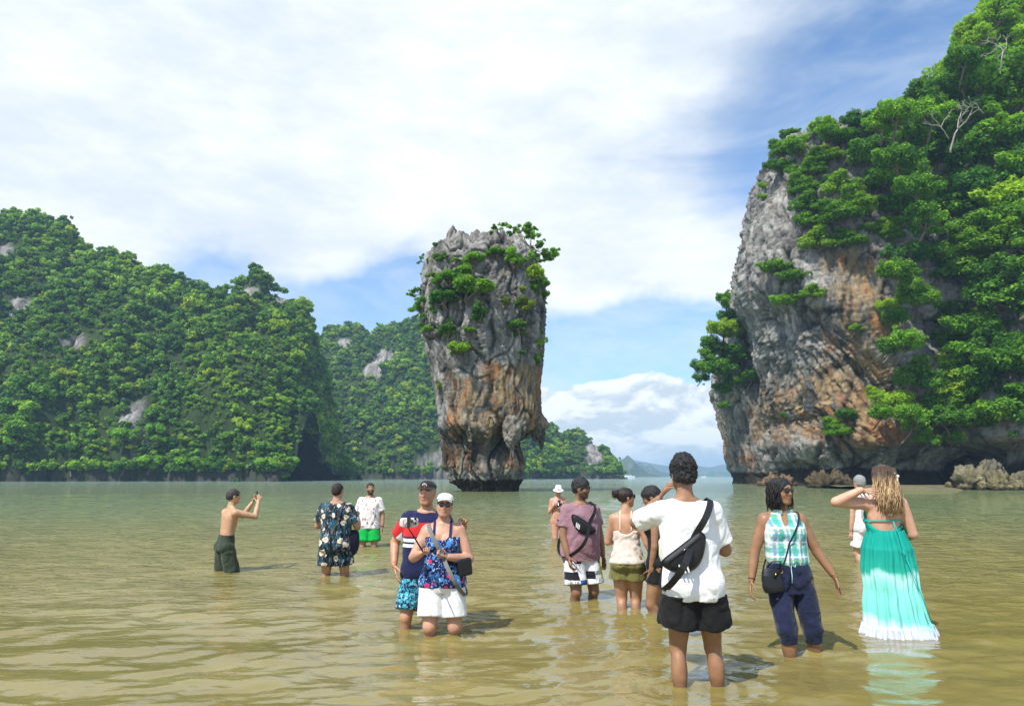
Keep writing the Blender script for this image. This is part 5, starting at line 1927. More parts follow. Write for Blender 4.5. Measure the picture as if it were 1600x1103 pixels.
def sphere_np(c, r, n=12, k=18):
    v = np.linspace(0, np.pi, n); a = np.linspace(0, 2 * np.pi, k, endpoint=False)
    Vv, A = np.meshgrid(v, a, indexing='ij')
    V = np.stack([np.sin(Vv) * np.cos(A), np.sin(Vv) * np.sin(A), np.cos(Vv)], -1).reshape(-1, 3) * np.array(r) + np.array(c)
    return V, grid_faces(n, k, True)[:, ::-1]


def hand_mesh(p, s):
    """palm, four fingers and a thumb; spec: (direction, palm normal, curl 0..1, spread)"""
    spec = p.hands.get(s, {})
    W = p.WR[s]; d = unit(spec.get('dir', p.HD[s])); nrm = np.array(spec.get('palm', (-s, .2, 0)), float)
    nrm = unit(nrm - d * (nrm @ d)); side = np.cross(d, nrm)      # palm normal: the way the palm faces
    th = spec.get('thumb', None)
    fwd = np.array([0, 1.0, 0]) if th is None else np.array(th, float)
    if side @ fwd < 0: side = -side                                  # side = towards the thumb
    curl = spec.get('curl', 0.35); spread = spec.get('spread', .10)
    L = .104 * p.H * (.95 if p.fem else 1.03); r = .0078 * (p.H / 1.7) * (.9 if p.fem else 1.08)
    hh = .0044 if p.h < .0092 else (.0056 if p.h < .0115 else .007)
    lo = W - .17; hi = W + .17
    f = Field(lo, hi, hh)
    kn = W + d * L * .50
    f.cone(W - d * .03, W + d * .01, .0165 * p.H / 1.1 * (.9 if p.fem else 1) * .95, .0150 * p.H / 1.1, .01, flat=nrm, fr=.8)
    for q in (-1.5, -.5, .5, 1.5):
        f.cone(W + d * .005, kn + side * q * r * 2.15, r * 1.75, r * 1.45, .008, flat=nrm, fr=.8)
    lens = {1.5: .46, .5: .52, -.5: .48, -1.5: .38}
    for q, Lf in lens.items():
        base = kn + side * q * r * 2.2
        a = curl * (1 + .12 * (1 - q) * .3)
        dd = unit(d + side * q * spread * .5)
        pnt = base; ang = a * .5
        seg = [Lf * L * .45, Lf * L * .32, Lf * L * .25]
        for i, sl_ in enumerate(seg):
            dv = dd * math.cos(ang) + nrm * math.sin(ang)
            nx_ = pnt + dv * sl_
            f.cone(pnt, nx_, r * (1.0 - .08 * i), r * (.93 - .08 * i), .003)
            pnt = nx_; ang += a * .85
    t0 = W + d * L * .12 + side * r * 2.6
    tdir = unit(d * .62 + side * (.75 if curl < .8 else .35) + nrm * .35 * (1 + curl))
    t1 = t0 + tdir * L * .30; t2 = t1 + unit(tdir + d * .5 + nrm * .3 * curl) * L * .26
    f.cone(W + d * L * .05 + side * r, t1, r * 1.5, r * 1.15, .008); f.cone(t1, t2, r * 1.12, r * .85, .003)
    V, Fq = f.mesh()
    p.fingers = getattr(p, 'fingers', {}); p.fingers[s] = (kn, d, nrm, side)
    return relax(V, Fq, 1, .3), Fq


def pillow(outline, thick, M, T, n=8, power=2.5):
    """closed cushion-like solid on a flat outline; M columns = local x, y(out), z axes"""
    O = np.array(outline, float); c = O.mean(0); k = len(O)
    rows = []
    ts = list(np.linspace(0.02, 1, n))
    for sgn, seq in ((1, ts), (-1, ts[::-1])):
        for t in seq:
            q = c + (O - c) * t
            y = sgn * thick / 2 * (1 - t ** power) ** .5 if t < 1 else 0 * sgn
            rows.append(np.stack([q[:, 0], np.full(k, y), q[:, 1]], -1))
    V = np.concatenate(rows) @ np.asarray(M, float).T + np.asarray(T)
    return V, grid_faces(2 * n, k, True)


def smooth_outline(pts, n=40):
    P = np.array(pts, float); m = len(P)
    t = np.linspace(0, m, n, endpoint=False); i = np.floor(t).astype(int); f = (t - i)[:, None]
    p0, p1, p2, p3 = P[(i - 1) % m], P[i % m], P[(i + 1) % m], P[(i + 2) % m]
    return .5 * ((2 * p1) + (-p0 + p2) * f + (2 * p0 - 5 * p1 + 4 * p2 - p3) * f ** 2 + (-p0 + 3 * p1 - 3 * p2 + p3) * f ** 3)


# ---- cloth materials
def skin_mat():
    m, t, b = new_mat('skin')
    a = t.node('ShaderNodeVertexColor', layer_name='tint').outputs['Color']
    co = t.node('ShaderNodeTexCoord').outputs['Object']
    n = t.noise(co, 14, 5, .6); f = t.smooth(n, .3, .7, .86, 1.12)
    t.put(b.inputs['Base Color'], t.mix(1.0, a, t.comb(f, t.mul(f, .99), t.mul(f, .98)), 'MULTIPLY'))
    b.inputs['Roughness'].default_value = .46; b.inputs['Specular IOR Level'].default_value = .42
    b.inputs['Subsurface Weight'].default_value = 0.08
    b.inputs['Subsurface Radius'].default_value = (.02, .008, .004); b.inputs['Subsurface Scale'].default_value = .5
    t.put(b.inputs['Normal'], t.bump(t.noise(co, 160, 3), .12, .004))
    return m


def fabric(name, colf, rough=.85, bump=.35, fold=True, sheen=.15, spec=.2):
    m, t, b = new_mat(name)
    co = t.node('ShaderNodeTexCoord').outputs['Object']
    t.put(b.inputs['Base Color'], colf(t, co))
    b.inputs['Roughness'].default_value = rough; b.inputs['Specular IOR Level'].default_value = spec
    b.inputs['Sheen Weight'].default_value = sheen
    fo = t.noise(t.mapping(co, rot=(.3, .5, 0), scale=(1, 1, .55)), 13, 4, .55, .8)
    wv = t.noise(co, 420, 2)
    t.put(b.inputs['Normal'], t.bump(wv, .10, .002, t.bump(fo, bump, .03)))
    return m


def plain(c, var=.10):
    def fn(t, co):
        n = t.noise(co, 7, 4)
        return t.mix(n, tuple(x * (1 - var) for x in c), tuple(min(1, x * (1 + var)) for x in c))
    return fn


SKIN = skin_mat()
EYE = simple_mat('eye_white', (.75, .73, .70), .2, .5, var=.02)
IRIS = simple_mat('iris', (.03, .018, .012), .15, .6, var=.1)
HAIR_K = simple_mat('black_hair', (.010, .009, .009), .42, .45, var=.5, scale=60, bump=.8, bscale=160)
HAIR_G = simple_mat('grey_hair', (.26, .26, .25), .6, .3, var=.4, scale=60, bump=.6, bscale=160)
HAIR_D = simple_mat('cropped_dark_hair', (.030, .024, .020), .6, .3, var=.5, scale=60, bump=.7, bscale=200)
BLACK_F = fabric('black_cloth', plain((.012, .012, .013), .3), .8, .4, sheen=.05)
BLACK_N = simple_mat('black_nylon', (.014, .014, .016), .5, .4, var=.3, scale=30, bump=.4, bscale=120)
BLACK_P = simple_mat('black_glossy_plastic', (.008, .008, .009), .12, .6, var=.1)
LENS = simple_mat('dark_lens', (.006, .006, .008), .06, .8, var=.05)
WHITE_F = fabric('white_cotton', plain((.80, .80, .80), .03), .85, .45)
WHITE_D = fabric('white_denim', plain((.74, .73, .71), .05), .85, .35)
GREY_S = simple_mat('grey_webbing', (.16, .16, .15), .7, .2, var=.2, scale=80, bump=.3, bscale=200)
CREAM_F = fabric('cream_canvas', plain((.62, .60, .52), .08), .85, .35)
GOLD = simple_mat('gold', (.70, .42, .13), .25, .5, 1.0, var=.1)
RUBBER_R = simple_mat('coral_band', (.75, .13, .09), .5, .4, var=.05)
RUBBER_V = simple_mat('violet_band', (.10, .05, .30), .5, .4, var=.05)
METAL = simple_mat('grey_metal', (.35, .35, .36), .3, .5, .8, var=.1)


def bracelet(p, s, t, mat, r=None, name='bracelet', tube=.004, parent=None, off=0):
    E, W = p.EL[s], p.WR[s]
    c = E + (W - E) * t; d = unit(W - E)
    a = unit(np.cross(d, [0, 0, 1.0]) if abs(d[2]) < .9 else np.cross(d, [1.0, 0, 0])); b = np.cross(d, a)
    th = np.linspace(0, 2 * np.pi, 25)
    r = r or .0165 * p.H
    P = c + r * (np.cos(th)[:, None] * a + np.sin(th)[:, None] * b)
    V, T = tube_np(P, tube, 6, cap=False)
    return link(name, mesh_np(name, V, T), mat, p.root)


def cap_hat(p, mat, brim_mat, peak=.085, lift=0.0, wide=1.0, tone=None, back=0.0):
    """rounded crown plus curved peak, in head space"""
    n, k = 14, 40
    v = np.linspace(0.02, np.pi / 2 * 1.02, n); a = np.linspace(0, 2 * np.pi, k, endpoint=False)
    Vv, A = np.meshgrid(v, a, indexing='ij')
    rx, ry, rz_ = .085 * wide, .104 * wide, .082
    c = np.array([0, -.010, .050 + lift])
    P = np.stack([rx * np.sin(Vv) ** .8 * np.cos(A), ry * np.sin(Vv) ** .8 * np.sin(A), rz_ * np.cos(Vv) ** .8 * (1 + .0 * A)], -1)
    P[:, :, 2] += .008 * np.sin(A) * np.sin(Vv)
    Q = P * .965
    V = np.concatenate([P.reshape(-1, 3), Q[::-1].reshape(-1, 3)]) + c
    o1 = p.hmesh('hat', V, grid_faces(2 * n, k, True)[:, ::-1], mat)
    # peak
    u = np.linspace(-1, 1, 21); w = np.linspace(0, 1, 9)
    U, Wd = np.meshgrid(u, w)
    ang = U * 1.02
    r0x, r0y = rx * .97, ry * .97
    X = np.sin(ang) * r0x * (1 - .02 * Wd)
    Yy = np.cos(ang) * r0y + peak * Wd * np.sqrt(np.clip(1 - (U * .92) ** 2, 0, 1)) ** .8
    Z = .006 + .004 * Wd - .026 * (U ** 2) * (.2 + .6 * Wd) + .008 * np.cos(ang)
    P1 = np.stack([X, Yy, Z], -1); P2 = P1 - np.array([0, 0, .004])
    V = np.concatenate([P1.reshape(-1, 3), P2.reshape(-1, 3)]) + c
    F1 = grid_faces(9, 21); F2 = F1[:, ::-1] + 189
    rim = np.arange(21)
    side = np.stack([168 + rim[:-1], 168 + rim[1:], 189 + 168 + rim[1:], 189 + 168 + rim[:-1]], -1)
    p.hmesh('peak', V, np.concatenate([F1, F2, side]), brim_mat, parent=o1)
    return o1


def bucket_hat(p, mat, r0=.088, brim=.055, hgt=.085, drop=.030):
    prof = [(0.002, hgt), (.05, hgt - .002), (.072, hgt - .010), (.080, hgt - .03), (r0, 0), (r0 + .012, -.006), (r0 + brim * .6, -.006 - drop * .6), (r0 + brim, -.006 - drop),
            (r0 + brim - .002, -.010 - drop), (r0 + brim * .5, -.010 - drop * .5), (r0 - .004, -.006), (.076, hgt - .035), (.002, hgt - .006)]
    a = np.linspace(0, 2 * np.pi, 40, endpoint=False)
    P = np.array([[[r * np.cos(t) * .95, r * np.sin(t) * 1.1 - .008, z + .045 + .004 * math.sin(3 * t)] for t in a] for r, z in prof])
    return p.hmesh('hat', P.reshape(-1, 3), grid_faces(len(prof), 40, True)[:, ::-1], mat)


def strands(p, mat, n, seed, start, flow, r=.0035, segs=12, name='hair', jitter=.02):
    """many curved locks; start(g) gives a head-space root, flow(root, t, g) the path"""
    g = np.random.default_rng(seed)
    parts = []
    for i in range(n):
        s0, par = start(g)
        path = np.array([flow(s0, t, par) for t in np.linspace(0, 1, segs)])
        rr = r * (1.1 - .75 * np.linspace(0, 1, segs) ** 2) * g.uniform(.7, 1.3)
        parts.append(tube_np(path, rr, 5))
    return merge(parts)


def phone_np(c, ax, up, w=.075, h=.155, t=.009):
    """rounded slab: ax = wide axis, up = long axis"""
    ax, up = unit(ax), unit(up); nr_ = np.cross(ax, up)
    a = np.linspace(0, 2 * np.pi, 32, endpoint=False)
    cx_ = np.sign(np.cos(a)) * np.abs(np.cos(a)) ** .35 * w / 2; cz_ = np.sign(np.sin(a)) * np.abs(np.sin(a)) ** .35 * h / 2
    rows = []
    for y, s in ((-t / 2, .001), (-t / 2, .96), (-t / 2 + .0015, 1), (t / 2 - .0015, 1), (t / 2, .96), (t / 2, .001)):
        rows.append(np.array(c) + np.outer(cx_ * s, ax) + np.outer(cz_ * s, up) + nr_ * y)
    return np.concatenate(rows), grid_faces(6, 32, True), nr_
# ------------------------------------------------------------------ the thirteen bathers
def over_band(p, x, zc, mat, width=.012, thick=.003, t0=-.35, t1=math.pi + .35, name='strap', parent=None, off=.004, xb=None):
    """shoulder strap in a plane of constant x, front to back over the shoulder"""
    n = 30; rows = []
    cy = np.interp(zc, [s[0] for s in p.slices], [s[2] for s in p.slices]); R = p.R
    rs = []; ds = []; cs = []
    for t in np.linspace(t0, t1, n):
        q = (t - t0) / (t1 - t0); xx = x + ((xb if xb is not None else x) - x) * q
        c = np.array([p.lean[0], p.lean[1], 0]) + R @ np.array([xx, 0, 0]); c[2] = zc
        d = R @ np.array([0, math.cos(t), 0]) + np.array([0, 0, math.sin(t)])
        rr = np.arange(.01, .22, .003)
        P = c + d * rr[:, None]
        v = np.min([f.sample(P) for f in p.fields], axis=0)
        i = np.where(v > 0)[0]
        rs.append(rr[i[0]] if len(i) else .1); ds.append(d); cs.append(c)
    rs = np.array(rs); rs = np.convolve(np.pad(rs, 2, 'edge'), np.ones(5) / 5, 'valid')
    sx = R @ np.array([1.0, 0, 0])
    for i in range(n):
        b = cs[i] + ds[i] * (rs[i] + off)
        rows.append([b - sx * width / 2, b + sx * width / 2, b + sx * width / 2 + ds[i] * thick, b - sx * width / 2 + ds[i] * thick])
    V = np.array(rows).reshape(-1, 3)
    i = np.arange(n - 1)[:, None]; k = np.arange(4)[None]
    Fq = np.stack([i * 4 + k, i * 4 + (k + 1) % 4, (i + 1) * 4 + (k + 1) % 4, (i + 1) * 4 + k], -1).reshape(-1, 4)
    return link(name, mesh_np(name, V, Fq, False), mat, parent or p.root)


def ring_band(p, zc, r_in, mat, name, width=.02, s=1): pass


# 1 ---- bare-chested man photographing the islet
p = Person('bare-backed man in baggy dark green trousers, wading and holding up a phone with both hands', 349, 893, 762, 1.70, -42, build=.88, h=.0108,
           lean=(.03, .05), hy=-16, hp=-4, feet={1: (.14, .02), -1: (-.13, -.06)},
           arms={1: ((.30, .95, -.22), (-.42, .38, .82)), -1: ((.05, .98, -.22), (.22, .50, .84))}, skin=(.50, .29, .17),
           hands={1: {'dir': (-.3, .3, .9), 'palm': (-.9, .3, 0), 'curl': .8, 'thumb': (0, -.6, .6)}, -1: {'dir': (.2, .3, .9), 'palm': (.9, .3, 0), 'curl': .8, 'thumb': (0, -.6, .6)}})
p.make_body(); p.hair_short(simple_mat('greying_hair', (.035, .032, .03), .5, .35, var=.5, scale=60, bump=.6), low=-.035, thick=.010)
p.shorts('trousers', fabric('olive_trousers', plain((.035, .05, .03), .2), bump=.6), top=.605, leg=1.42, r=.066, flare=1.12, wrinkle=.010)
q = (p.WR[1] + p.WR[-1]) / 2 + np.array([0, .02, .10])
o = p.held('phone', 'black phone held up by the bare-backed man in green trousers', 'phone')
V, Fq, _ = phone_np(q, (.95, -.1, 0), (0, -.1, 1)); link('case', mesh_np('case', V, Fq), BLACK_P, o)
V, Fq = box_np(q + np.array([-.02, .008, .05]), (.022, .006, .03)); link('camera_bump', mesh_np('camera_bump', V, Fq, False), METAL, o)

# 2 ---- man in dark floral set
def floral_dark(t, co):
    c = t.mix(t.smooth(t.noise(t.mapping(co, rot=(0, .6, 0), scale=(1, 1, .35)), 16, 3, .5, 1.5), .50, .56), (.006, .010, .016), (.012, .075, .115))
    st = t.noise(t.mapping(co, rot=(0, -.7, 0), scale=(1, 1, .3)), 30, 3, .5, 2.0)
    c = t.mix(t.smooth(st, .60, .64), c, (.30, .33, .36))
    c = t.mix(t.smooth(t.noise(co, 22, 3, .5, 1.0), .64, .68), c, (.16, .09, .03))
    w = t.vmath('ADD', co, t.vmath('SCALE', t.noisec(co, 26), scale=.060))
    v = t.voro(w, 8.0, rand=1.0)
    return t.mix(t.smooth(v, .34, .30), c, t.mix(t.smooth(v, .06, .30), (.50, .36, .16), (.72, .64, .52)))


FLD = fabric('dark_floral_cloth', floral_dark, bump=.45)
p = Person('man seen from behind in a matching dark floral shirt and shorts', 522, 901, 752, 1.76, -6, build=1.10, h=.0108,
           hy=-6, feet={1: (.13, .04), -1: (-.16, -.05)}, arms={1: ((.40, .25, -.95), (-.25, .95, .35)), -1: ((-.42, .35, -.88), (.35, .95, .30))}, skin=(.46, .25, .16))
p.make_body(); p.hair_short(HAIR_D, thick=.005, rough=.002, low=-.045)
p.tshirt('shirt', FLD, hem=.462, loose=.022, sleeve=.72, sleeve_r=.046, wrinkle=.009, seed=4)
f = p.field(); f.cone(p.nb + [0, -.005, -.005], p.nb + [0, -.002, .040], .060, .056, 0, cut0=True, cut1=True)
f.cone(p.nb + [0, 0, .0], p.nb + [0, .03, .12], .048, .060, .004, 'sub'); f.ell(p.nb + [0, .07, .04], (.04, .05, .05), .01, 'sub')
p.cloth('collar', f, FLD, .002)
p.shorts('shorts', FLD, top=.478, leg=.64, r=.070, flare=1.15, wrinkle=.009, seed=6)
V, Fq = pillow(smooth_outline([(-.10, .16), (.08, .17), (.12, .05), (.10, -.12), (.0, -.20), (-.09, -.13), (-.12, .03)]), .10, rotz(.9), (.235, .05, .92))
o = p.held('bag', 'navy cloth bag hanging at the right hip of the man in the dark floral set', 'bag')
link('pouch', mesh_np('pouch', V, Fq), fabric('navy_bag_cloth', plain((.012, .012, .035), .3)), o)
p.strap(p.S[1] + [-.03, 0, .03], np.array([.10, .0, .60 * p.H]), .028, .004, BLACK_N, o, c=(.09, 0, .72 * p.H))

# 3 ---- bearded man in white shirt and green shorts
def fronds(t, co):
    w = t.vmath('ADD', co, t.vmath('SCALE', t.noisec(co, 18), scale=.05))
    v = t.voro(t.mapping(w, scale=(1.25, 1.25, .75)), 11, rand=.8)
    v2 = t.noise(co, 60, 2)
    m_ = t.mul(t.smooth(v, .34, .26), t.smooth(v2, .35, .55))
    return t.mix(m_, (.76, .70, .68), (.17, .11, .15))


p = Person('bearded man facing us in a loose white patterned shirt and bright green shorts', 576, 854, 753, 1.74, 186, build=1.02, h=.0125, hy=14, feet={1: (.13, 0), -1: (-.13, 0)},
           arms={1: ((.25, .05, -1), (.05, .2, -1)), -1: ((-.30, 0, -1), (-.02, .25, -1))}, skin=(.36, .20, .12), beard=.9, hairtone=(.02, .013, .01))
p.make_body(); p.hair_short(HAIR_D, thick=.010, low=-.02); p.eyes()
p.tshirt('shirt', fabric('frond_shirt', fronds), hem=.475, loose=.026, sleeve=.75, sleeve_r=.046, wrinkle=.009, seed=9)
p.shorts('shorts', fabric('green_shorts', plain((.0, .36, .055), .1)), top=.49, leg=.72, r=.070, flare=1.12, wrinkle=.008)
bracelet(p, -1, .93, BLACK_P, name='watch', tube=.009)

# 4 ---- older man with the cap
def polo(t, co):
    x, y, z = t.sep(co)
    def band(a, b): return t.mul(t.smooth(z, a - .003, a + .003), t.smooth(z, b + .003, b - .003))
    c = t.mix(band(1.205, 1.335), (.010, .014, .060), (.50, .020, .022))
    c = t.mix(band(1.155, 1.185), c, (.78, .78, .80)); c = t.mix(band(1.105, 1.135), c, (.78, .78, .80))
    ax = t.math('ABSOLUTE', x)
    sl_ = t.smooth(t.add(ax, t.mul(z, -.0)), .200, .204)
    c = t.mix(sl_, c, t.mix(t.smooth(z, 1.34, 1.345), (.50, .020, .022), (.010, .014, .060)))
    c = t.mix(t.smooth(t.sub(t.mul(z, -.75), t.mul(ax, .65)), -1.062, -1.058), c, t.mix(sl_, c, (.78, .78, .80)))
    return c


def blue_floral(t, co):
    w = t.vmath('ADD', co, t.vmath('SCALE', t.noisec(co, 40), scale=.03))
    v = t.voro(w, 26, rand=.9); n = t.noise(co, 45, 3, .5, 1.0)
    c = t.mix(t.smooth(n, .50, .54), (.006, .018, .05), (.04, .30, .42))
    return t.mix(t.smooth(v, .42, .34), c, t.mix(t.smooth(n, .40, .46), (.55, .68, .72), (.10, .42, .52)))


pm = Person('older man in cap and navy polo with red chest band, hand on hip', 658, 979, 750, 1.71, 172, build=1.02, h=.0088, belly=.02, lean=(-.03, .0), hy=-6, hr=-4,
           feet={1: (.14, .10), -1: (-.10, -.02)},
           arms={1: ((.55, -.25, -.80), (-.18, .60, -.85)), -1: ((-.38, -.12, -.90), (-.40, .30, .85))}, skin=(.48, .25, .15),
           hands={1: {'dir': (-.30, .25, -.9), 'palm': (-.9, -.3, .1), 'curl': .25, 'spread': .2, 'thumb': (-.3, .8, 0)}, -1: {'dir': (-.1, .7, .5), 'palm': (.3, .3, -.9), 'curl': .8, 'thumb': (1, 0, 0)}})
p = pm
p.make_body(); p.eyes(); p.hair_short(HAIR_G, thick=.004, rough=.002, low=-.02)
cap_red = fabric('dark_cap_cloth', lambda t, co: t.mix(t.smooth(t.sep(co)[0], .03, .05), (.018, .018, .020), (.32, .015, .025)), bump=.2)
hat = cap_hat(p, cap_red, cap_red, peak=.075, lift=.004)
V, Fq = pillow(smooth_outline([(.024 * math.cos(a), .024 * math.sin(a)) for a in np.linspace(0, 6.28, 12, endpoint=False)], 30), .006, rotx(-.50), (.0, .092, .088))
em = p.hmesh('emblem', V, Fq, WHITE_F, parent=hat)
V, Fq = pillow(smooth_outline([(.018 * math.cos(a), .018 * math.sin(a)) for a in np.linspace(0, 6.28, 12, endpoint=False)], 30), .007, rotx(-.50), (.0, .0935, .089))
p.hmesh('emblem_disc', V, Fq, simple_mat('emblem_red', (.50, .04, .03), .6, var=.05), parent=hat)
V, Fq = pillow([(0, .011), (.003, .003), (.010, .0), (.004, -.003), (.006, -.010), (0, -.005), (-.006, -.010), (-.004, -.003), (-.010, 0), (-.003, .003)], .008, rotx(-.50), (.0, .0945, .0895))
p.hmesh('emblem_leaf', V, Fq, WHITE_F, parent=hat)
p.tshirt('polo_shirt', fabric('striped_polo', polo), hem=.475, loose=.020, sleeve=.72, sleeve_r=.047, wrinkle=.007, seed=12)
f = p.field(); f.cone(p.nb + [0, -.005, -.012], p.nb + [0, .004, .030], .062, .056, 0, cut0=True, cut1=True)
f.cone(p.nb + [0, 0, -.02], p.nb + [0, .03, .12], .049, .058, .004, 'sub'); f.ell(p.nb + [0, .075, .02], (.022, .05, .06), .01, 'sub')
p.cloth('collar', f, fabric('navy_collar', plain((.010, .014, .055))), .001)
p.shorts('swim_shorts', fabric('blue_floral_shorts', blue_floral), top=.49, leg=.84, r=.062, flare=1.10, wrinkle=.007)
for t_ in (.86, .93): bracelet(p, 1, t_, RUBBER_R, name='wristband', tube=.005)

# 5 ---- woman taking the selfie
def navy_tropic(t, co):
    w = t.vmath('ADD', co, t.vmath('SCALE', t.noisec(co, 20), scale=.05))
    n = t.noise(t.mapping(w, rot=(0, .5, 0), scale=(1, 1, .6)), 26, 3, .5, 1.0)
    c = t.mix(t.smooth(n, .52, .57), (.012, .010, .07), (.06, .22, .55))
    c = t.mix(t.smooth(t.noise(w, 40, 2, .5, .5), .60, .64), c, (.35, .55, .75))
    z = t.sep(co)[2]
    v = t.voro(w, 9, rand=.9)
    return t.mix(t.mul(t.smooth(v, .26, .22), t.smooth(z, 1.10, 0.95, .25, 1)), c, (.62, .03, .12))


pw = Person('woman in white visor cap and navy tropical tank top taking a selfie with a stick', 690, 992, 769, 1.58, 180, fem=True, build=1.16, belly=.025, h=.0088, hy=4, hr=-6, lean=(.0, .0),
           feet={1: (.09, .02), -1: (-.13, -.03)}, arms={1: ((.42, .28, -.86), (-.42, .92, .24)), -1: ((-.36, .18, -.92), (.80, .62, .12))}, skin=(.50, .27, .18), arm_thick=1.2, leg_thick=1.05, bust=1.15,
           hands={1: {'curl': 1.25, 'palm': (-.2, -.2, 1), 'dir': (-.5, .85, .1), 'thumb': (-.6, 0, .6)}, -1: {'curl': 1.2, 'palm': (.1, -.4, 1), 'dir': (.8, .55, .15), 'thumb': (.2, .4, .8)}})
p = pw
p.make_body(); p.hair_short(HAIR_K, thick=.008, low=-.07, rough=.003)
cw = fabric('white_cap_cloth', plain((.72, .72, .66), .04), bump=.2); cap_hat(p, cw, cw, peak=.085, wide=1.04, lift=.002)
p.glasses(LENS)
f = p.field()
f.loft(p.sl(.475, .765, .016), 0)
for s in (1, -1):
    f.ell(np.array([s * .046 * p.H, .066 * p.H, .725 * p.H]), np.array([.044, .038, .046]) * p.H, .03)
f.ell((0, .14, .80 * p.H), (.075, .12, .085), .01, 'sub'); p.seat(f, .480, .006)
p.cloth('tank_top', f, fabric('tropical_top', navy_tropic), .005)
NAVY = simple_mat('navy_trim', (.014, .010, .07), .8)
for x in (.075, -.075): over_band(p, x, .77 * p.H, NAVY, width=.022, t0=-.1, t1=math.pi + .1)
p.shorts('shorts', WHITE_D, top=.53, leg=.78, r=.067, flare=1.06, wrinkle=.005, seed=8)
bag = p.held('crossbody_bag', 'black camera bag on a grey strap at the hip of the selfie woman', 'bag')
P_, O_, n_ = p.strap(p.S[1] + [-.05, 0, .02], p.HP[-1] + [.0, .0, .15], .036, .003, GREY_S, bag, c=(0, 0, .68 * p.H))
V, T = box_np((-.205, .10, .60 * p.H), (.13, .075, .155), rotz(.5) @ roty(.12))
b_ = link('pouch', mesh_np('pouch', V, T, False), BLACK_N, bag)
md = b_.modifiers.new('soft', 'BEVEL'); md.width = .018; md.segments = 3
V, T = box_np((-.19, .142, .61 * p.H), (.09, .012, .08), rotz(.5) @ roty(.12)); b2 = link('pocket', mesh_np('pocket', V, T, False), BLACK_N, bag)
md = b2.modifiers.new('soft', 'BEVEL'); md.width = .006; md.segments = 2
bracelet(p, -1, .88, RUBBER_R, name='wristband', tube=.006)
# the stick and the phone it carries
gr = (p.WR[1] + p.HD[1] * .07)
tip = gr + np.array([.085, .38, .235])
st = p.held('selfie_stick', 'thin black selfie stick gripped by the woman in the white cap', 'selfie stick')
V, T = tube_np(np.array([gr - (tip - gr) * .18, gr, tip]), [.010, .008, .005], 8); link('stick', mesh_np('stick', V, T), BLACK_P, st)
V, T = box_np(tip + [0, 0, .045], (.024, .03, .09)); link('clamp', mesh_np('clamp', V, T, False), BLACK_P, st)
ph = p.held('phone', 'pale phone clamped sideways on the selfie stick, lenses towards us', 'phone')
V, Fq, nn = phone_np(tip + [0, -.022, .045], (0, -.05, 1), (1, .0, .0)); link('case', mesh_np('case', V, Fq), simple_mat('pale_case', (.62, .56, .52), .35, .5, var=.04), ph)
for dx, dz in ((-.055, .018), (-.055, -.018), (-.030, 0.0)):
    V, Fq = sphere_np(tip + np.array([dx, -.0, .045 + dz + .012]), (.0115, .016, .0115)); link('lens', mesh_np('lens', V, Fq), BLACK_P, ph)
V, T = tube_np(np.array([tip + np.array([.015 + .030 * math.cos(a), .002, .045 + .030 * math.sin(a)]) for a in np.linspace(0, 6.28, 24)]), .0035, 5, cap=False)
link('ring', mesh_np('ring', V, T), METAL, ph)

# 6 ---- bather in a bucket hat
def daisy(t, co):
    v = t.voro(co, 22, rand=.8)
    return t.mix(t.smooth(v, .38, .42), (.75, .74, .70), (.02, .02, .03))


p = Person('bather in white bucket hat, floral bikini top and blue bottoms', 873, 842, 757, 1.62, 182, fem=True, build=1.12, belly=.02, h=.0135, hp=-16, feet={1: (.07, 0), -1: (-.08, 0)},
           arms={1: ((.22, .12, -.95), (-.42, .62, .70)), -1: ((-.22, .12, -.95), (.42, .62, .70))}, skin=(.50, .25, .17),
           hands={1: {'curl': 1.0, 'palm': (-.8, 0, .3)}, -1: {'curl': 1.0, 'palm': (.8, 0, .3)}})
p.make_body(); p.hair_short(HAIR_G, thick=.008, low=-.06); bucket_hat(p, WHITE_F); p.glasses(LENS)
f = p.field(); f.loft(p.sl(.455, .535, .008), 0)
for s in (1, -1): f.ell(p.HP[s] + [.004 * s, -.035 * p.H, -.012], np.array([.057, .056, .056]) * p.H, .03)
f.plane((0, 0, .485 * p.H), (.9, 0, -.75)); f.plane((0, 0, .485 * p.H), (-.9, 0, -.75)) if False else None
p.cloth('bikini_bottom', f, fabric('royal_blue_lycra', plain((.012, .03, .26))), .001)
f = p.field()
for s in (1, -1): f.ell(np.array([s * .045 * p.H, .060 * p.H, .732 * p.H]), np.array([.042, .036, .036]) * p.H, .012)
f.loft([(z_, x_, y_, a_ , b_, w_) for z_, x_, y_, a_, b_, w_ in p.sl(.712, .728, .006)], .01)
p.cloth('bikini_top', f, fabric('daisy_lycra', daisy), .0)
o = p.held('phone', 'dark phone held at chest height by the bather in the bucket hat', 'phone')
V, Fq, _ = phone_np((p.WR[1] + p.WR[-1]) / 2 + [0, .06, .05], (1, 0, 0), (0, -.5, .8)); link('case', mesh_np('case', V, Fq), BLACK_P, o)

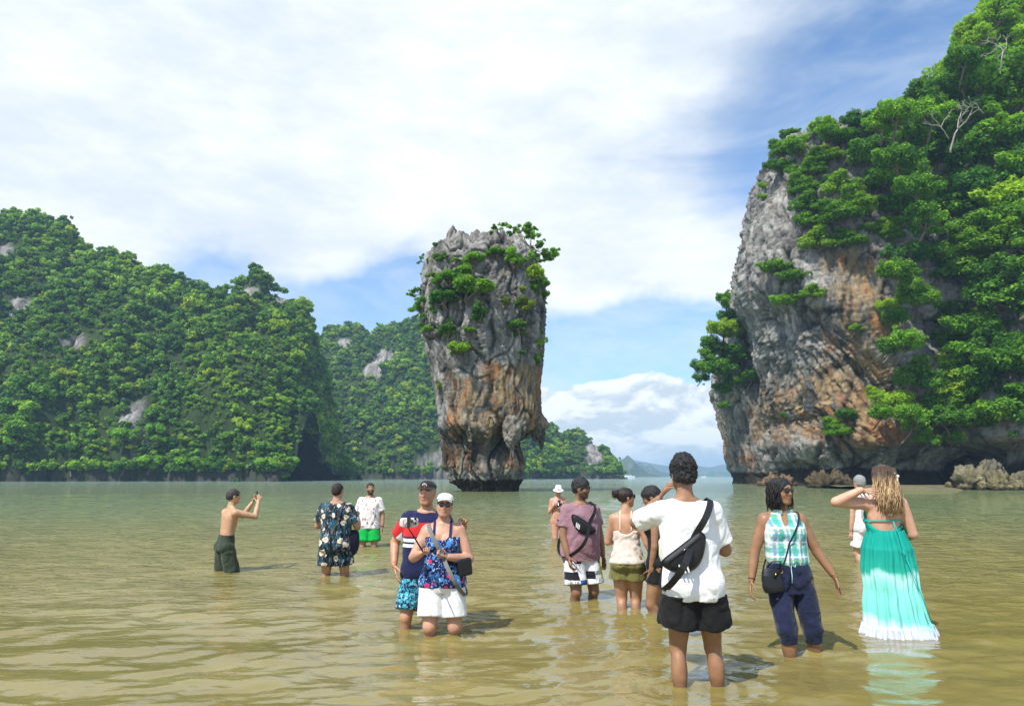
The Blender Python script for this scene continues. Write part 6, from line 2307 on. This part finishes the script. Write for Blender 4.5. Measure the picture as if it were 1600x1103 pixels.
# 7 ---- man in mauve T-shirt
def blocks(t, co):
    x, y, z = t.sep(co)
    u = t.math('FLOOR', t.mul(t.add(x, t.mul(y, .55)), 12.5)); v = t.math('FLOOR', t.mul(z, 11.5))
    wn = t.node('ShaderNodeTexWhiteNoise', noise_dimensions='2D'); t.put(wn.inputs['Vector'], t.comb(u, v, 0.0)); r = wn.outputs['Value']
    c = t.ramp(r, [(0, (.74, .74, .76)), (.48, (.74, .74, .76)), (.5, (.012, .012, .018)), (.70, (.66, .78, .02)), (.84, (.03, .10, .45)), (.92, (.74, .74, .76))], 'CONSTANT')
    # lettering-like bars
    l_ = t.mul(t.smooth(t.math('FRACT', t.mul(z, 62)), .45, .5), t.smooth(t.noise(t.mapping(co, scale=(1, 1, .01)), 90, 1), .48, .52))
    wn2 = t.node('ShaderNodeTexWhiteNoise', noise_dimensions='2D'); t.put(wn2.inputs['Vector'], t.comb(t.add(u, 31), t.add(v, 7), 0.0))
    return t.mix(t.mul(l_, t.smooth(wn2.outputs['Value'], .55, .56)), c, (.02, .02, .03))


p = Person('man in mauve T-shirt and white block-printed shorts, sunglasses, looking right', 909, 936, 746, 1.74, 205, build=1.12, belly=.035, h=.0108, hy=40, hp=-3, feet={1: (.13, .03), -1: (-.13, -.02)},
           arms={1: ((.20, .05, -1), (-.05, .38, -.95)), -1: ((-.30, -.05, -1), (-.10, .12, -1))}, skin=(.27, .14, .08), beard=.75,
           hands={1: {'curl': .7}, -1: {'curl': .45}})
p.make_body(); p.hair_short(HAIR_K, thick=.016, rough=.008, low=-.03, top=.014); p.glasses(LENS)
p.tshirt('t_shirt', fabric('mauve_cotton', plain((.29, .16, .19), .08)), hem=.465, loose=.024, sleeve=.68, sleeve_r=.043, wrinkle=.009, seed=21)
p.shorts('board_shorts', fabric('block_print', blocks, bump=.25), top=.48, leg=.82, r=.066, flare=1.13, wrinkle=.006)
bag = p.held('sling_bag', 'black sling bag with white stripes across the mauve T-shirt', 'bag')
p.strap(p.S[-1] + [.07, 0, .02], p.HP[1] + [.03, .02, .16], .042, .004, BLACK_N, bag, c=(0, 0, .70 * p.H))
M = p.R @ rotz(-.25) @ roty(-.62)
V, Fq = pillow(smooth_outline([(-.16, .055), (0, .070), (.16, .045), (.15, -.01), (.05, -.075), (-.06, -.080), (-.16, -.01)]), .075, M, (.075, .165, .70 * p.H))
link('pouch', mesh_np('pouch', V, Fq), BLACK_N, bag)
for i in range(3):
    V, T = box_np((0, 0, 0), (.010, .006, .055), roty(.45)); V = V + np.array([.03 + i * .020, .036, -.038]); V = V @ M.T + np.array([.075, .165, .70 * p.H])
    link('stripe', mesh_np('stripe', V, T, False), WHITE_F, bag)
bracelet(p, 1, .92, RUBBER_V, name='wristband', tube=.005)

# 8 ---- woman in cream cami and olive shorts
pc = Person('woman seen from behind in a cream strappy top and olive shorts, hair in a bun', 982, 950, 759, 1.62, -14, fem=True, build=1.0, h=.0108, hy=-62, feet={1: (.055, .02), -1: (-.055, -.02)},
           arms={1: ((.30, -.05, -1), (.42, .18, -1)), -1: ((-.28, .15, -1), (.15, 1.0, -.05))}, skin=(.46, .25, .155), leg_thick=1.05,
           hands={1: {'curl': .6}, -1: {'curl': .8}})
p = pc
p.make_body()
f = p.hfield(h=.005)
f.ell((0, -.014, .030), (.086, .106, .094), 0); f.ell((0, .085, -.030), (.085, .085, .088), .006, 'sub'); f.plane((0, 0, -.045), (0, .3, -1))
f.ell((0, -.125, .045), (.045, .040, .048), .012)
V, Fq = f.mesh(); V = relax(V, Fq, 1); V += vnormals(V, Fq) * (perlin(V * np.array([60, 20, 20]), 4) * .006)[:, None]
hb = p.hmesh('hair', V, Fq, simple_mat('brown_black_hair', (.022, .012, .008), .4, .45, var=.6, scale=50, bump=.7, bscale=150))
g_ = np.random.default_rng(5); parts = []
for i in range(16):
    a = g_.random() * 6.28; c_ = np.array([0, -.125, .045]); b0 = c_ + .038 * np.array([math.cos(a), -.3, math.sin(a)])
    parts.append(tube_np(np.array([c_ + .03 * g_.normal(size=3), b0 + .008 * g_.normal(size=3), b0 + .024 * np.array([math.cos(a), -.2, math.sin(a)]) + .008 * g_.normal(size=3)]), [.005, .004, .001], 5))
for i in range(22):
    a = i / 22 * 6.28; th = np.linspace(a, a + 2.2, 8)
    rr = .030 + .014 * g_.random()
    parts.append(tube_np(np.array([[rr * math.cos(q), -.125 - .032 * math.sin((q - a) * 1.3) - .01 * g_.random(), .045 + rr * math.sin(q)] for q in th]), .006, 5))
V, T = merge(parts); p.hmesh('bun', V, T, hb.data.materials[0], parent=hb)
V, T = tube_np(np.array([[.06, -.10, .02], [-.02, -.14, .07], [-.075, -.16, .105]]), [.004, .004, .002], 6); p.hmesh('hair_stick', V, T, simple_mat('dark_wood', (.05, .03, .02), .5), parent=hb)
p.glasses(LENS)
CAMI = fabric('cream_satin', plain((.64, .53, .45), .06), rough=.55, bump=.6, sheen=.3)
f = p.field(); S_ = p.sl(.500, .715, ([.50, .60, .715], [.030, .026, .008])); f.loft(S_, 0)
for s in (1, -1): f.ell(np.array([s * .043 * p.H, .055 * p.H, .735 * p.H]), np.array([.041, .034, .040]) * p.H, .02)
f.ell((0, -.12, .725 * p.H), (.075, .10, .055), .01, 'sub')
p.cloth('camisole', f, CAMI, .010, 11, seed=3, vert=(.6, .6, 1.6))
for x in (.062, -.062): over_band(p, x, .745 * p.H, simple_mat('cream_strap', (.70, .58, .42), .5), width=.0125, t0=-.2, t1=math.pi + .42)
p.shorts('shorts', fabric('olive_satin', plain((.16, .15, .045), .12), rough=.6, bump=.7), top=.565, leg=.42, r=.068, flare=1.22, wrinkle=.009)
for t_ in (.90, .95): bracelet(p, 1, t_, RUBBER_V, tube=.005)

# 9 ---- person half hidden behind the white T-shirt
p = Person('dark-haired person half hidden behind the man in the white T-shirt', 1030, 925, 757, 1.66, 70, fem=True, build=.95, h=.0125, hp=-22, hy=10, feet={1: (.08, 0), -1: (-.08, 0)},
           arms={1: ((.15, .05, -1), (-.1, .2, -1)), -1: ((-.15, .05, -1), (.1, .2, -1))}, skin=(.30, .16, .09), Y=8.2)
p.make_body(); p.hair_short(HAIR_K, thick=.020, rough=.006, low=-.05, top=.006)
p.tshirt('top', BLACK_F, hem=.50, loose=.010, sleeve=0, wrinkle=.004)
p.shorts('shorts', BLACK_F, top=.56, leg=.45, r=.060, flare=1.05)

# 10 ---- foreground man in white T-shirt
pt = Person('man seen from behind in a white T-shirt and black shorts, hand to his ear', 1090, 1074, 713, 1.76, -3, build=.99, h=.0082, hy=8, hp=-3, lean=(-.035, .01),
           feet={1: (.155, .03), -1: (-.115, -.02)}, arms={1: ((.34, .26, -.90), (-.45, .90, .12)), -1: ((-.46, .78, -.30), (.66, -.42, .72))}, skin=(.30, .155, .085), beard=.7, leg_thick=.98,
           hands={-1: {'dir': (.42, -.45, .80), 'palm': (.9, -.1, -.2), 'curl': .55, 'spread': .22, 'thumb': (.1, .9, .2)}, 1: {'curl': .9}})
p = pt
p.make_body()
p.hair_short(HAIR_K, thick=.020, rough=.0135, low=-.034, top=.022, seed=11, sc=42)
g_ = np.random.default_rng(8)
def st_(g):
    u = g.normal(size=3); u[2] = abs(u[2]) * .9 + .1; u /= np.linalg.norm(u)
    if u[1] > .75 and u[2] < .4: u[1] *= -1
    return np.array([.084 * u[0], -.014 + .104 * u[1], .036 + .096 * u[2]]), (u, g.normal(size=3))
def fl_(s0, t, par):
    u, n = par; return s0 + u * .012 * math.sin(t * 2.6) + t * .034 * (unit(np.cross(u, [0, .3, 1])) * (.6 + .4 * n[0]) + .3 * n * .4) + np.array([0, 0, -.004 * t])
V, T = strands(p, HAIR_K, 420, 9, st_, fl_, r=.0032, segs=6)
p.hmesh('hair_locks', V, T, HAIR_K)
p.tshirt('t_shirt', WHITE_F, hem=.458, loose=.022, sleeve=.80, sleeve_r=.043, wrinkle=.007, seed=31)
p.shorts('shorts', BLACK_F, top=.476, leg=.60, r=.074, flare=1.16, wrinkle=.009, seed=33)
bag = p.held('sling_bag', 'large black sling bag with white stripes on the back of the white T-shirt', 'bag')
P_, O_, n_ = p.strap(p.S[1] + [-.075, 0, .02], p.HP[-1] + [-.04, 0, .20], .046, .004, BLACK_N, bag, c=(-.01, 0, .70 * p.H))
yb = -.145
M = rotz(.06) @ roty(-.62); PB = np.array([-.085, yb - .015, .645 * p.H])
V, Fq = pillow(smooth_outline([(-.20, .030), (-.16, .058), (0, .060), (.17, .062), (.215, .040), (.205, -.02), (.10, -.115), (.0, -.150), (-.10, -.12), (-.17, -.055)], 60), .085, M, PB, power=4)
V = (V - PB) * .86 + PB
pouch = link('pouch', mesh_np('pouch', V, Fq), BLACK_N, bag)
V, T = tube_np(np.array([[-.145, -.036, .018], [0, -.044, .022], [.16, -.036, .026]]) @ M.T + PB, .004, 6); link('zip', mesh_np('zip', V, T), BLACK_P, bag)
for i in range(3):
    V, T = box_np((0, 0, 0), (.011, .008, .060), roty(.30)); V = V + np.array([-.090 + i * .022, -.032, -.064 - i * .012]); V = V @ M.T + PB
    link('stripe', mesh_np('stripe', V, T, False), WHITE_F, bag)
V, T = box_np(P_[8] + O_[8] * .0, (.05, .02, .05)); 
# thin wire of glasses at his temple
V, T = tube_np(np.array([[-.082, .05, .016], [-.087, .0, .018], [-.084, -.03, .006]]), .0025, 5); p.hmesh('glasses_frame', V, T, METAL)

# tote hanging beside the half hidden person
tb = thing('tote_bag', 'crumpled cream tote bag on a blue strap beside the man in the white T-shirt', 'bag', tuple(at(1038, 845, 6.6)), 0)
f = Field((-.12, -.10, -.24), (.12, .10, .28), .008); f.ell((.01, 0, -.08), (.062, .05, .13), 0); f.cone((.01, 0, 0), (.045, 0, .20), .045, .015, .03)
V, Fq = f.mesh(); V += vnormals(V, Fq) * (perlin(V * np.array([30, 30, 12]), 3) * .012)[:, None]; link('pouch', mesh_np('pouch', V, Fq), CREAM_F, tb)
V, T = tube_np(np.array([[.05, 0, .17], [.075, 0, .05], [.10, 0, -.06]]), .010, 6); link('strap', mesh_np('strap', V, T), simple_mat('blue_webbing', (.02, .16, .34), .7), tb)

# 11 ---- woman in plaid blouse
def plaid(t, co):
    x, y, z = t.sep(co)
    u = t.add(x, t.mul(y, .35))
    def bars(c, per, a, b, off=0.0):
        f_ = t.math('FRACT', t.add(t.mul(c, 1 / per), off + 10))
        return t.mul(t.smooth(f_, a - .02, a + .02), t.smooth(f_, b + .02, b - .02))
    c = t.mix(0.0, (.50, .66, .66), (.5, .66, .66))
    c = t.mix(t.mul(bars(u, .105, .05, .42), .85), c, (.03, .34, .36)); c = t.mix(t.mul(bars(z, .115, .10, .45), .75), c, (.06, .38, .30))
    c = t.mix(t.mul(bars(u, .105, .55, .70), .8), c, (.20, .22, .48)); c = t.mix(t.mul(bars(z, .115, .58, .70), .6), c, (.20, .42, .12))
    c = t.mix(t.mul(bars(u, .105, .80, .92), .7), c, (.75, .80, .80)); c = t.mix(t.mul(bars(z, .115, .80, .92), .7), c, (.75, .80, .80))
    return c


p = Person('woman in a sleeveless teal plaid blouse and navy capri trousers, arms held out', 1240, 1019, 744, 1.64, 176, fem=True, build=1.08, belly=.015, h=.0082, hy=34, hp=-2, hr=3, lean=(.025, -.01),
           feet={1: (.03, .08), -1: (-.20, -.04)}, arms={1: ((.34, -.02, -1), (.22, .20, -1)), -1: ((-.46, .0, -1), (-.52, .16, -.85))}, skin=(.30, .155, .085), arm_thick=1.08, lips=(.30, .10, .08),
           hands={1: {'curl': .55, 'spread': .2}, -1: {'curl': .25, 'spread': .25, 'dir': (-.20, .1, -1)}})
p.make_body()
f = p.hfield((-.18, -.2, -.2), (.18, .16, .18), .005)
f.ell((0, -.016, .034), (.093, .112, .096), 0); f.ell((0, -.045, -.04), (.098, .085, .095), .03)
f.ell((.05, -.03, -.105), (.052, .055, .060), .03); f.ell((-.05, -.03, -.105), (.052, .055, .060), .03); f.ell((0, -.07, -.11), (.07, .05, .06), .03)
f.ell((0, .092, -.030), (.073, .085, .100), .008, 'sub')
V, Fq = f.mesh(); V = relax(V, Fq, 1)
V += vnormals(V, Fq) * ((perlin(V * np.array([34, 34, 16]), 4) * .012 + perlin(V * 90, 5) * .003))[:, None]
hb = p.hmesh('hair', V, Fq, HAIR_K)
def st2(g):
    a = g.uniform(.15, 6.13) + math.pi / 2
    return np.array([.080 * math.cos(a), -.02 + .088 * math.sin(a), .075 + .02 * g.random()]), (a, g.normal(size=4))
def fl2(s0, t, par):
    a, n = par
    d = np.array([math.cos(a), math.sin(a) * .9, 0])
    if math.sin(a) > .3: d = d * np.array([1.5, .2, 0]); s0 = s0 * np.array([1.05, .75, 1])
    return s0 + d * (.024 * math.sin(min(1, t * 1.6) * 1.57) + .010 * math.sin(t * 9 + n[0] * 2) + .006 * n[1]) + np.array([0, 0, -t * (.205 + .025 * n[2])]) + .008 * math.sin(t * 7 + n[3] * 3) * np.array([-d[1], d[0], 0]) / .9
V, T = strands(p, HAIR_K, 260, 19, st2, fl2, r=.0042, segs=11)
p.hmesh('hair_locks', V, T, HAIR_K, parent=hb)
p.glasses(LENS)
V, Fq = sphere_np((.078, .0, -.036), (.005, .005, .006)); p.hmesh('earring', V, Fq, GOLD)
PLAID = fabric('plaid_cotton', plaid, bump=.5)
f = p.field(); S_ = p.sl(.575, .832, ([.575, .60, .66, .80, .84], [.012, .030, .024, .014, .016])); f.loft(S_, 0)
for s in (1, -1):
    f.ell(np.array([p.lean[0] * .7 + s * .043 * p.H, .056 * p.H, .735 * p.H]), np.array([.042, .036, .042]) * p.H, .03)
    f.cone(p.nb + [0, -.01, -.008], p.S[s] + [-.045 * s, 0, .008], .036, .030, .02)
f.cone(p.nb + [0, .0, -.03], p.nb + [0, .02, .10], .038 * p.H, .062 * p.H, .006, 'sub')
f.ell(p.nb + [0, .085, -.050], (.024, .065, .075), .008, 'sub')
p.cloth('blouse', f, PLAID, .009, seed=8)
for s in (1, -1):
    V, Fq = pillow(smooth_outline([(-.035, .03), (.03, .035), (.035, -.005), (-.01, -.045), (-.035, -.015)]), .012, rotz(-s * .5) @ rotx(-.55), p.nb + np.array([s * .048, .062, -.022]))
    link('collar', mesh_np('collar', V, Fq), PLAID, p.root)
NAVYT = fabric('navy_twill', plain((.012, .018, .050), .2), bump=.6)
p.shorts('capri_trousers', NAVYT, top=.60, leg=1.28, r=.060, flare=.64, crotch=.438, wrinkle=.009, loose=.012, seed=14)
# drawstring
V, T = tube_np(np.array([[.0, .125, .60 * p.H], [.012, .140, .57 * p.H], [.008, .142, .53 * p.H], [.010, .140, .495 * p.H]]) + [p.lean[0] * .3, 0, 0], .004, 5); link('drawstring', mesh_np('drawstring', V, T), simple_mat('mint_cord', (.45, .70, .64), .8), p.root)
V, T = tube_np(np.array([[-.002 + .028 * math.sin(a) * (1 if a < 3.14 else .9), .136, .585 * p.H + .020 * math.sin(2 * a)] for a in np.linspace(0, 6.28, 24)]) + [p.lean[0] * .3, 0, 0], .0035, 5, cap=False)
link('bow', mesh_np('bow', V, T), simple_mat('mint_cord2', (.45, .70, .64), .8), p.root)
bag = p.held('handbag', 'small black leather crossbody bag at the hip of the woman in plaid', 'handbag')
LEATH = simple_mat('black_leather', (.010, .011, .014), .38, .5, var=.3, scale=20, bump=.3, bscale=200)
p.strap(p.S[-1] + [.055, 0, .02], p.HP[1] + [.05, .02, .10], .014, .003, LEATH, bag, c=(.02, 0, .69 * p.H))
f = Field((-.16, -.09, -.15), (.16, .09, .14), .006)
f.loft([(-.105, 0, 0, .085, .045, 0), (-.06, 0, 0, .098, .050, 0), (.03, 0, 0, .088, .040, 0), (.08, 0, 0, .07, .022, 0)], 0)
V, Fq = f.mesh(); V = relax(V, Fq, 3)
V = V @ (rotz(.25) @ roty(.10)).T + np.array([.165, .115, .515 * p.H]); link('pouch', mesh_np('pouch', V, Fq), LEATH, bag)
V, T = tube_np(np.array([[.11, .14, .56 * p.H], [.10, .15, .60 * p.H], [.17, .15, .60 * p.H], [.21, .13, .57 * p.H]]), .006, 6); link('handle', mesh_np('handle', V, T), LEATH, bag)
V, T = tube_np(np.array([[.105 + .012 * math.cos(a), .160, .552 * p.H + .012 * math.sin(a)] for a in np.linspace(0, 6.28, 14)]), .0028, 5, cap=False); link('buckle', mesh_np('buckle', V, T), GOLD, bag)
V, T = tube_np(np.array([[.15, .163, .545 * p.H], [.155, .166, .525 * p.H]]), .004, 5); link('buckle', mesh_np('buckle', V, T), GOLD, bag)
for t_ in (.55, .90): bracelet(p, -1, t_, GOLD, r=.0185 * p.H if t_ < .6 else .0175 * p.H, tube=.0032)
bracelet(p, 1, .92, simple_mat('dark_beads', (.06, .03, .05), .4), tube=.004)

# 12 ---- woman in the ombre dress
pd = Person('woman seen from behind in a long turquoise ombre dress, lifting her hair', 1392, 990, 724, 1.70, -8, fem=True, build=.98, h=.0082, hy=14, hr=3, lean=(.03, 0.0), feet={1: (.09, 0), -1: (-.09, 0)},
           arms={-1: ((-.95, -.12, .04), (.84, -.30, .46)), 1: ((.30, .05, -1), (-.30, 1.0, -.35))}, skin=(.58, .33, .22), arm_thick=1.28, butt=.75,
           hands={-1: {'dir': (.95, -.10, -.15), 'palm': (.05, 1, -.1), 'curl': .30, 'spread': .25, 'thumb': (0, 0, -1)}})
p = pd
p.make_body()
H = p.H
def ombre(t, co):
    z = t.sep(co)[2]
    n = t.noise(t.mapping(co, scale=(1, 1, .35)), 5.0, 5, .6, .6)
    zz = t.add(z, t.mul(t.sub(n, .5), .34))
    c = t.ramp(zz, [(0.10, (.56, .58, .78)), (.28, (.60, .66, .82)), (.36, (.20, .66, .58)), (.62, (.26, .74, .66)), (.70, (.42, .76, .72)), (.76, (.02, .38, .29)), (1.0, (.004, .29, .23))])
    return c


m, t, b = new_mat('ombre_cotton')
co = t.node('ShaderNodeTexCoord').outputs['Object']
t.put(b.inputs['Base Color'], ombre(t, co)); b.inputs['Roughness'].default_value = .8; b.inputs['Specular IOR Level'].default_value = .2
t.put(b.inputs['Normal'], t.bump(t.noise(t.mapping(co, scale=(1, 1, .18)), 34, 4, .55, .5), .5, .02))
OMB = m
# skirt: gathered rings from the waistline down to the water
nz_, nt_ = 110, 300
zt, zb = .668 * H, p.depth - .04
tt = np.linspace(0, 1, nz_); a = np.linspace(0, 2 * np.pi, nt_, endpoint=False)
Tg, Ag = np.meshgrid(tt, a, indexing='ij')
Z = zt + (zb - zt) * Tg + .035 * (1 - Tg) * (-np.sin(Ag)) * 0 - .03 * (1 - Tg) * (np.sin(Ag) < 0) * (-np.sin(Ag)) * 0
rx = np.interp(Tg, [0, .06, .18, .32, .55, .8, .9, 1], [.150, .172, .218, .228, .232, .254, .268, .292])
ry = np.interp(Tg, [0, .06, .18, .32, .55, .8, .9, 1], [.122, .150, .200, .208, .208, .225, .238, .258])
pl = (.55 * np.sin(13 * Ag + .8 * np.sin(3 * Tg + 1)) + .35 * np.sin(29 * Ag + 2 * Tg) + .25 * np.sin(7 * Ag + 1.5)) * (.008 + .020 * Tg)
ruf = sstep(.86, .875, Tg) * (.012 + .016 * np.sin(46 * Ag + 2 * np.sin(5 * Ag)) * sstep(.86, .95, Tg) + .010 * np.sin(81 * Ag))
R_ = 1 + 0 * Tg
X = (rx + pl + ruf) * np.cos(Ag) + .055 * Tg + .03 * Tg ** 2 * (np.cos(Ag) > 0)
Yv = (ry + pl + ruf) * np.sin(Ag) + p.lean[1]
X += p.lean[0] * (1 - Tg) ** 4
Z = Z + (np.sin(Ag) < 0) * (-.028 * (1 - Tg) ** 4 * np.abs(np.sin(Ag))) + .018 * np.cos(Ag) * Tg
V = np.stack([X, Yv, Z], -1).reshape(-1, 3)
V += .010 * np.stack([perlin(V * 6, 3), perlin(V * 6, 4), 0 * V[:, 0]], -1)
dr = link('dress', mesh_np('dress', V, grid_faces(nz_, nt_, True)), OMB, p.root)
# bodice: covers the front and wraps low round the back
f = p.field(); f.loft(p.sl(.60, .79, .020), 0)
for s in (1, -1): f.ell(np.array([s * .044 * H + p.lean[0] * .7, .058 * H, .735 * H]), np.array([.044, .038, .044]) * H, .03)
f.plane((0, -.02, .70 * H), (0, -.62, 1.0)) if False else f.plane((0, .0, .71 * H), (0, -.80, .75))
p.cloth('bodice', f, OMB, .003)
TQ = simple_mat('turquoise_cord', (.01, .40, .34), .7)
# band across the back, bow and hanging cords
BP, BO, _ = p.strap(np.array([p.lean[0], 0, .712 * H]) + [.14, 0, .0], np.array([p.lean[0], 0, .706 * H]) + [-.14, 0, .0], .012, .004, TQ, p.root, c=(p.lean[0], 0, .709 * H))
for dx, zl in ((.055, -.30), (.075, -.26)):
    V, T = tube_np(np.array([[.055, -.135, .709 * H], [dx, -.165, .66 * H], [dx + .02, -.215, .55 * H], [dx + .05, -.235, .709 * H + zl]]), .0035, 5); link('cord', mesh_np('cord', V, T), TQ, p.root)
V, T = tube_np(np.array([[.09, -.215, .56 * H], [.16, -.245, .42 * H], [.25, -.30, .20 * H]]), .004, 5); link('cord', mesh_np('cord', V, T), TQ, p.root)
# long wavy hair
def hair_mix(t, co):
    z = t.sep(co)[2]
    n = t.noise(t.mapping(co, scale=(1, 1, .22)), 40, 3, .6, .8)
    c = t.mix(t.smooth(n, .38, .62), (.16, .085, .040), (.60, .42, .22))
    top = t.smooth(t.add(z, t.mul(n, .10)), 1.60, 1.69)
    return t.mix(top, c, (.070, .042, .028))


m, t, b = new_mat('balayage_hair')
co = t.node('ShaderNodeTexCoord').outputs['Object']
t.put(b.inputs['Base Color'], hair_mix(t, co)); b.inputs['Roughness'].default_value = .42; b.inputs['Specular IOR Level'].default_value = .45
HB = m
f = p.hfield((-.2, -.24, -.36), (.2, .16, .18), .006)
f.ell((0, -.016, .032), (.092, .112, .096), 0)
f.cone((0, -.06, -.02), (0.0, -.125, -.23), .088, .085, .05, flat=(0, 1, 0), fr=.62)
f.cone((0.0, -.125, -.23), (-.01, -.130, -.34), .080, .045, .03, flat=(0, 1, 0), fr=.5)
f.ell((0, .095, -.030), (.078, .085, .105), .008, 'sub')
V, Fq = f.mesh(); V = relax(V, Fq, 1)
V += vnormals(V, Fq) * (perlin(V * np.array([46, 30, 9]) + 1.5 * np.stack([perlin(V * 12, 1), 0 * V[:, 0], 0 * V[:, 0]], -1), 4) * .014)[:, None]
hb = p.hmesh('hair', V, Fq, HB)
def st3(g):
    a = math.pi * 1.5 + g.normal() * .75
    return np.array([.086 * math.cos(a), -.018 + .105 * math.sin(a), .055 + .05 * g.random()]), (a, g.normal(size=5), g.random())
def fl3(s0, t, par):
    a, n, u = par
    L = .28 + .13 * u
    x = s0[0] * (1 + .25 * t) + .018 * n[1] * t + .015 * math.sin(t * 10 + n[0] * 2.5) * t
    return np.array([x, s0[1] - .045 * math.sin(min(t * 1.3, 1) * 1.57) - .012 * abs(n[2]) - .010 * math.sin(t * 9 + n[3] * 2), s0[2] - t * L])
V, T = strands(p, HB, 720, 29, st3, fl3, r=.0033, segs=10)
p.hmesh('hair_locks', V, T, HB, parent=hb)
# frangipani behind her ear side of the hair
fl = p.held('flower', 'white frangipani with yellow centre tucked in the long hair', 'flower')
fc = p.hc + p.hR @ (np.array([.030, -.152, .012]) * p.s)
for i in range(5):
    a_ = i * 2 * math.pi / 5
    V, Fq = pillow(smooth_outline([(0, .004), (.013, .020), (.010, .038), (0, .042), (-.011, .034), (-.010, .015)], 18), .005, roty(a_) @ rotx(.30), fc)
    link('petal', mesh_np('petal', V, Fq), simple_mat('white_petal', (.80, .78, .70), .5, var=.03), fl)
V, Fq = sphere_np(fc + np.array([0, -.006, 0]), (.013, .007, .013)); link('flower_centre', mesh_np('flower_centre', V, Fq), simple_mat('yellow_centre', (.75, .48, .04), .6), fl)

# 13 ---- person behind her
p = Person('grey-haired person in pale shorts mostly hidden behind the woman in the turquoise dress', 1352, 866, 742, 1.70, 20, build=1.0, h=.0135, hy=0, feet={1: (.08, 0), -1: (-.08, 0)}, skin=(.52, .30, .21), Y=12.6)
p.make_body(); p.hair_short(HAIR_G, thick=.016, rough=.006, low=-.05, top=.01)
p.tshirt('shirt', fabric('off_white_tee', plain((.70, .70, .68))), hem=.47, loose=.022, sleeve=.6)
p.shorts('shorts', WHITE_D, top=.55, leg=.75, r=.064)
bag = p.held('backpack', 'pale grey canvas backpack worn by the grey-haired person', 'backpack')
f = Field((-.2, -.18, -.26), (.2, .18, .26), .010); f.loft([(-.20, 0, 0, .13, .075, 0), (-.1, 0, 0, .14, .085, 0), (.1, 0, 0, .13, .075, 0), (.20, 0, 0, .09, .05, 0)], 0)
V, Fq = f.mesh(); V = relax(V, Fq, 3) + np.array([-.02, -.17, .70 * p.H]); link('pouch', mesh_np('pouch', V, Fq), fabric('grey_canvas', plain((.40, .38, .33))), bag)
V, T = box_np((-.02, -.255, .66 * p.H), (.18, .03, .14)); b_ = link('pocket', mesh_np('pocket', V, T, False), fabric('grey_canvas_pocket', plain((.34, .32, .28))), bag)
md = b_.modifiers.new('soft', 'BEVEL'); md.width = .012; md.segments = 2
for s in (1, -1):
    V, T = tube_np(np.array([[.08 * s, -.12, .80 * p.H], [.09 * s, -.03, .86 * p.H], [.09 * s, .09, .80 * p.H], [.10 * s, .10, .70 * p.H]]), .012, 6); link('strap', mesh_np('strap', V, T), GREY_S, bag)


# ------------------------------------------------------------------ boats far out by the karst islands
BW = simple_mat('white_boat_paint', (.72, .74, .76), .4, .4, var=.06)
BD = simple_mat('dark_boat_window', (.05, .07, .09), .2, .5)


def boat(label, px, Y, L, w, h, cab=True):
    c = at(px, 744, Y); c[2] = 0
    root = thing('boat', label, 'boat', (c[0], Y, 0))
    n, k = 24, 10
    t = np.linspace(-1, 1, n); rows = []
    for x in t:
        wd = w / 2 * (1 - max(0, x) ** 2.4) * (1 if x > -.98 else .98) + .02; sh = h * (.45 + .25 * max(0, x) ** 2)
        rows.append([[x * L / 2, wd * s_, z_ * sh] for s_, z_ in ((-1, 1), (-.95, .3), (-.6, -.5), (0, -.8), (.6, -.5), (.95, .3), (1, 1), (.85, 1), (.0, .95), (-.85, 1))])
    V = np.array(rows).reshape(-1, 3); Fq = grid_faces(n, k, True)
    link('hull', mesh_np('hull', V, Fq), BW, root)
    if cab:
        V, T = box_np((-L * .08, 0, h * .75), (L * .5, w * .7, h * .5)); link('cabin', mesh_np('cabin', V, T, False), BW, root)
        V, T = box_np((-L * .08, 0, h * .80), (L * .44, w * .704, h * .18)); link('window', mesh_np('window', V, T, False), BD, root)
        V, T = box_np((-L * .12, 0, h * 1.12), (L * .6, w * .85, h * .06)); link('roof', mesh_np('roof', V, T, False), BW, root)


boat('long white tour boat far off below the blue karst peak', 968, 1050, 26, 6, 4.5)
boat('second small white boat just right of the long tour boat', 984, 1000, 13, 4, 3)
boat('tiny white boat alone on the open horizon left of the right headland', 1099, 1100, 8, 3, 2.6, False)
boat('tiny pale skiff between the two white boats and the forested point', 955, 900, 7, 2.4, 1.6, False)
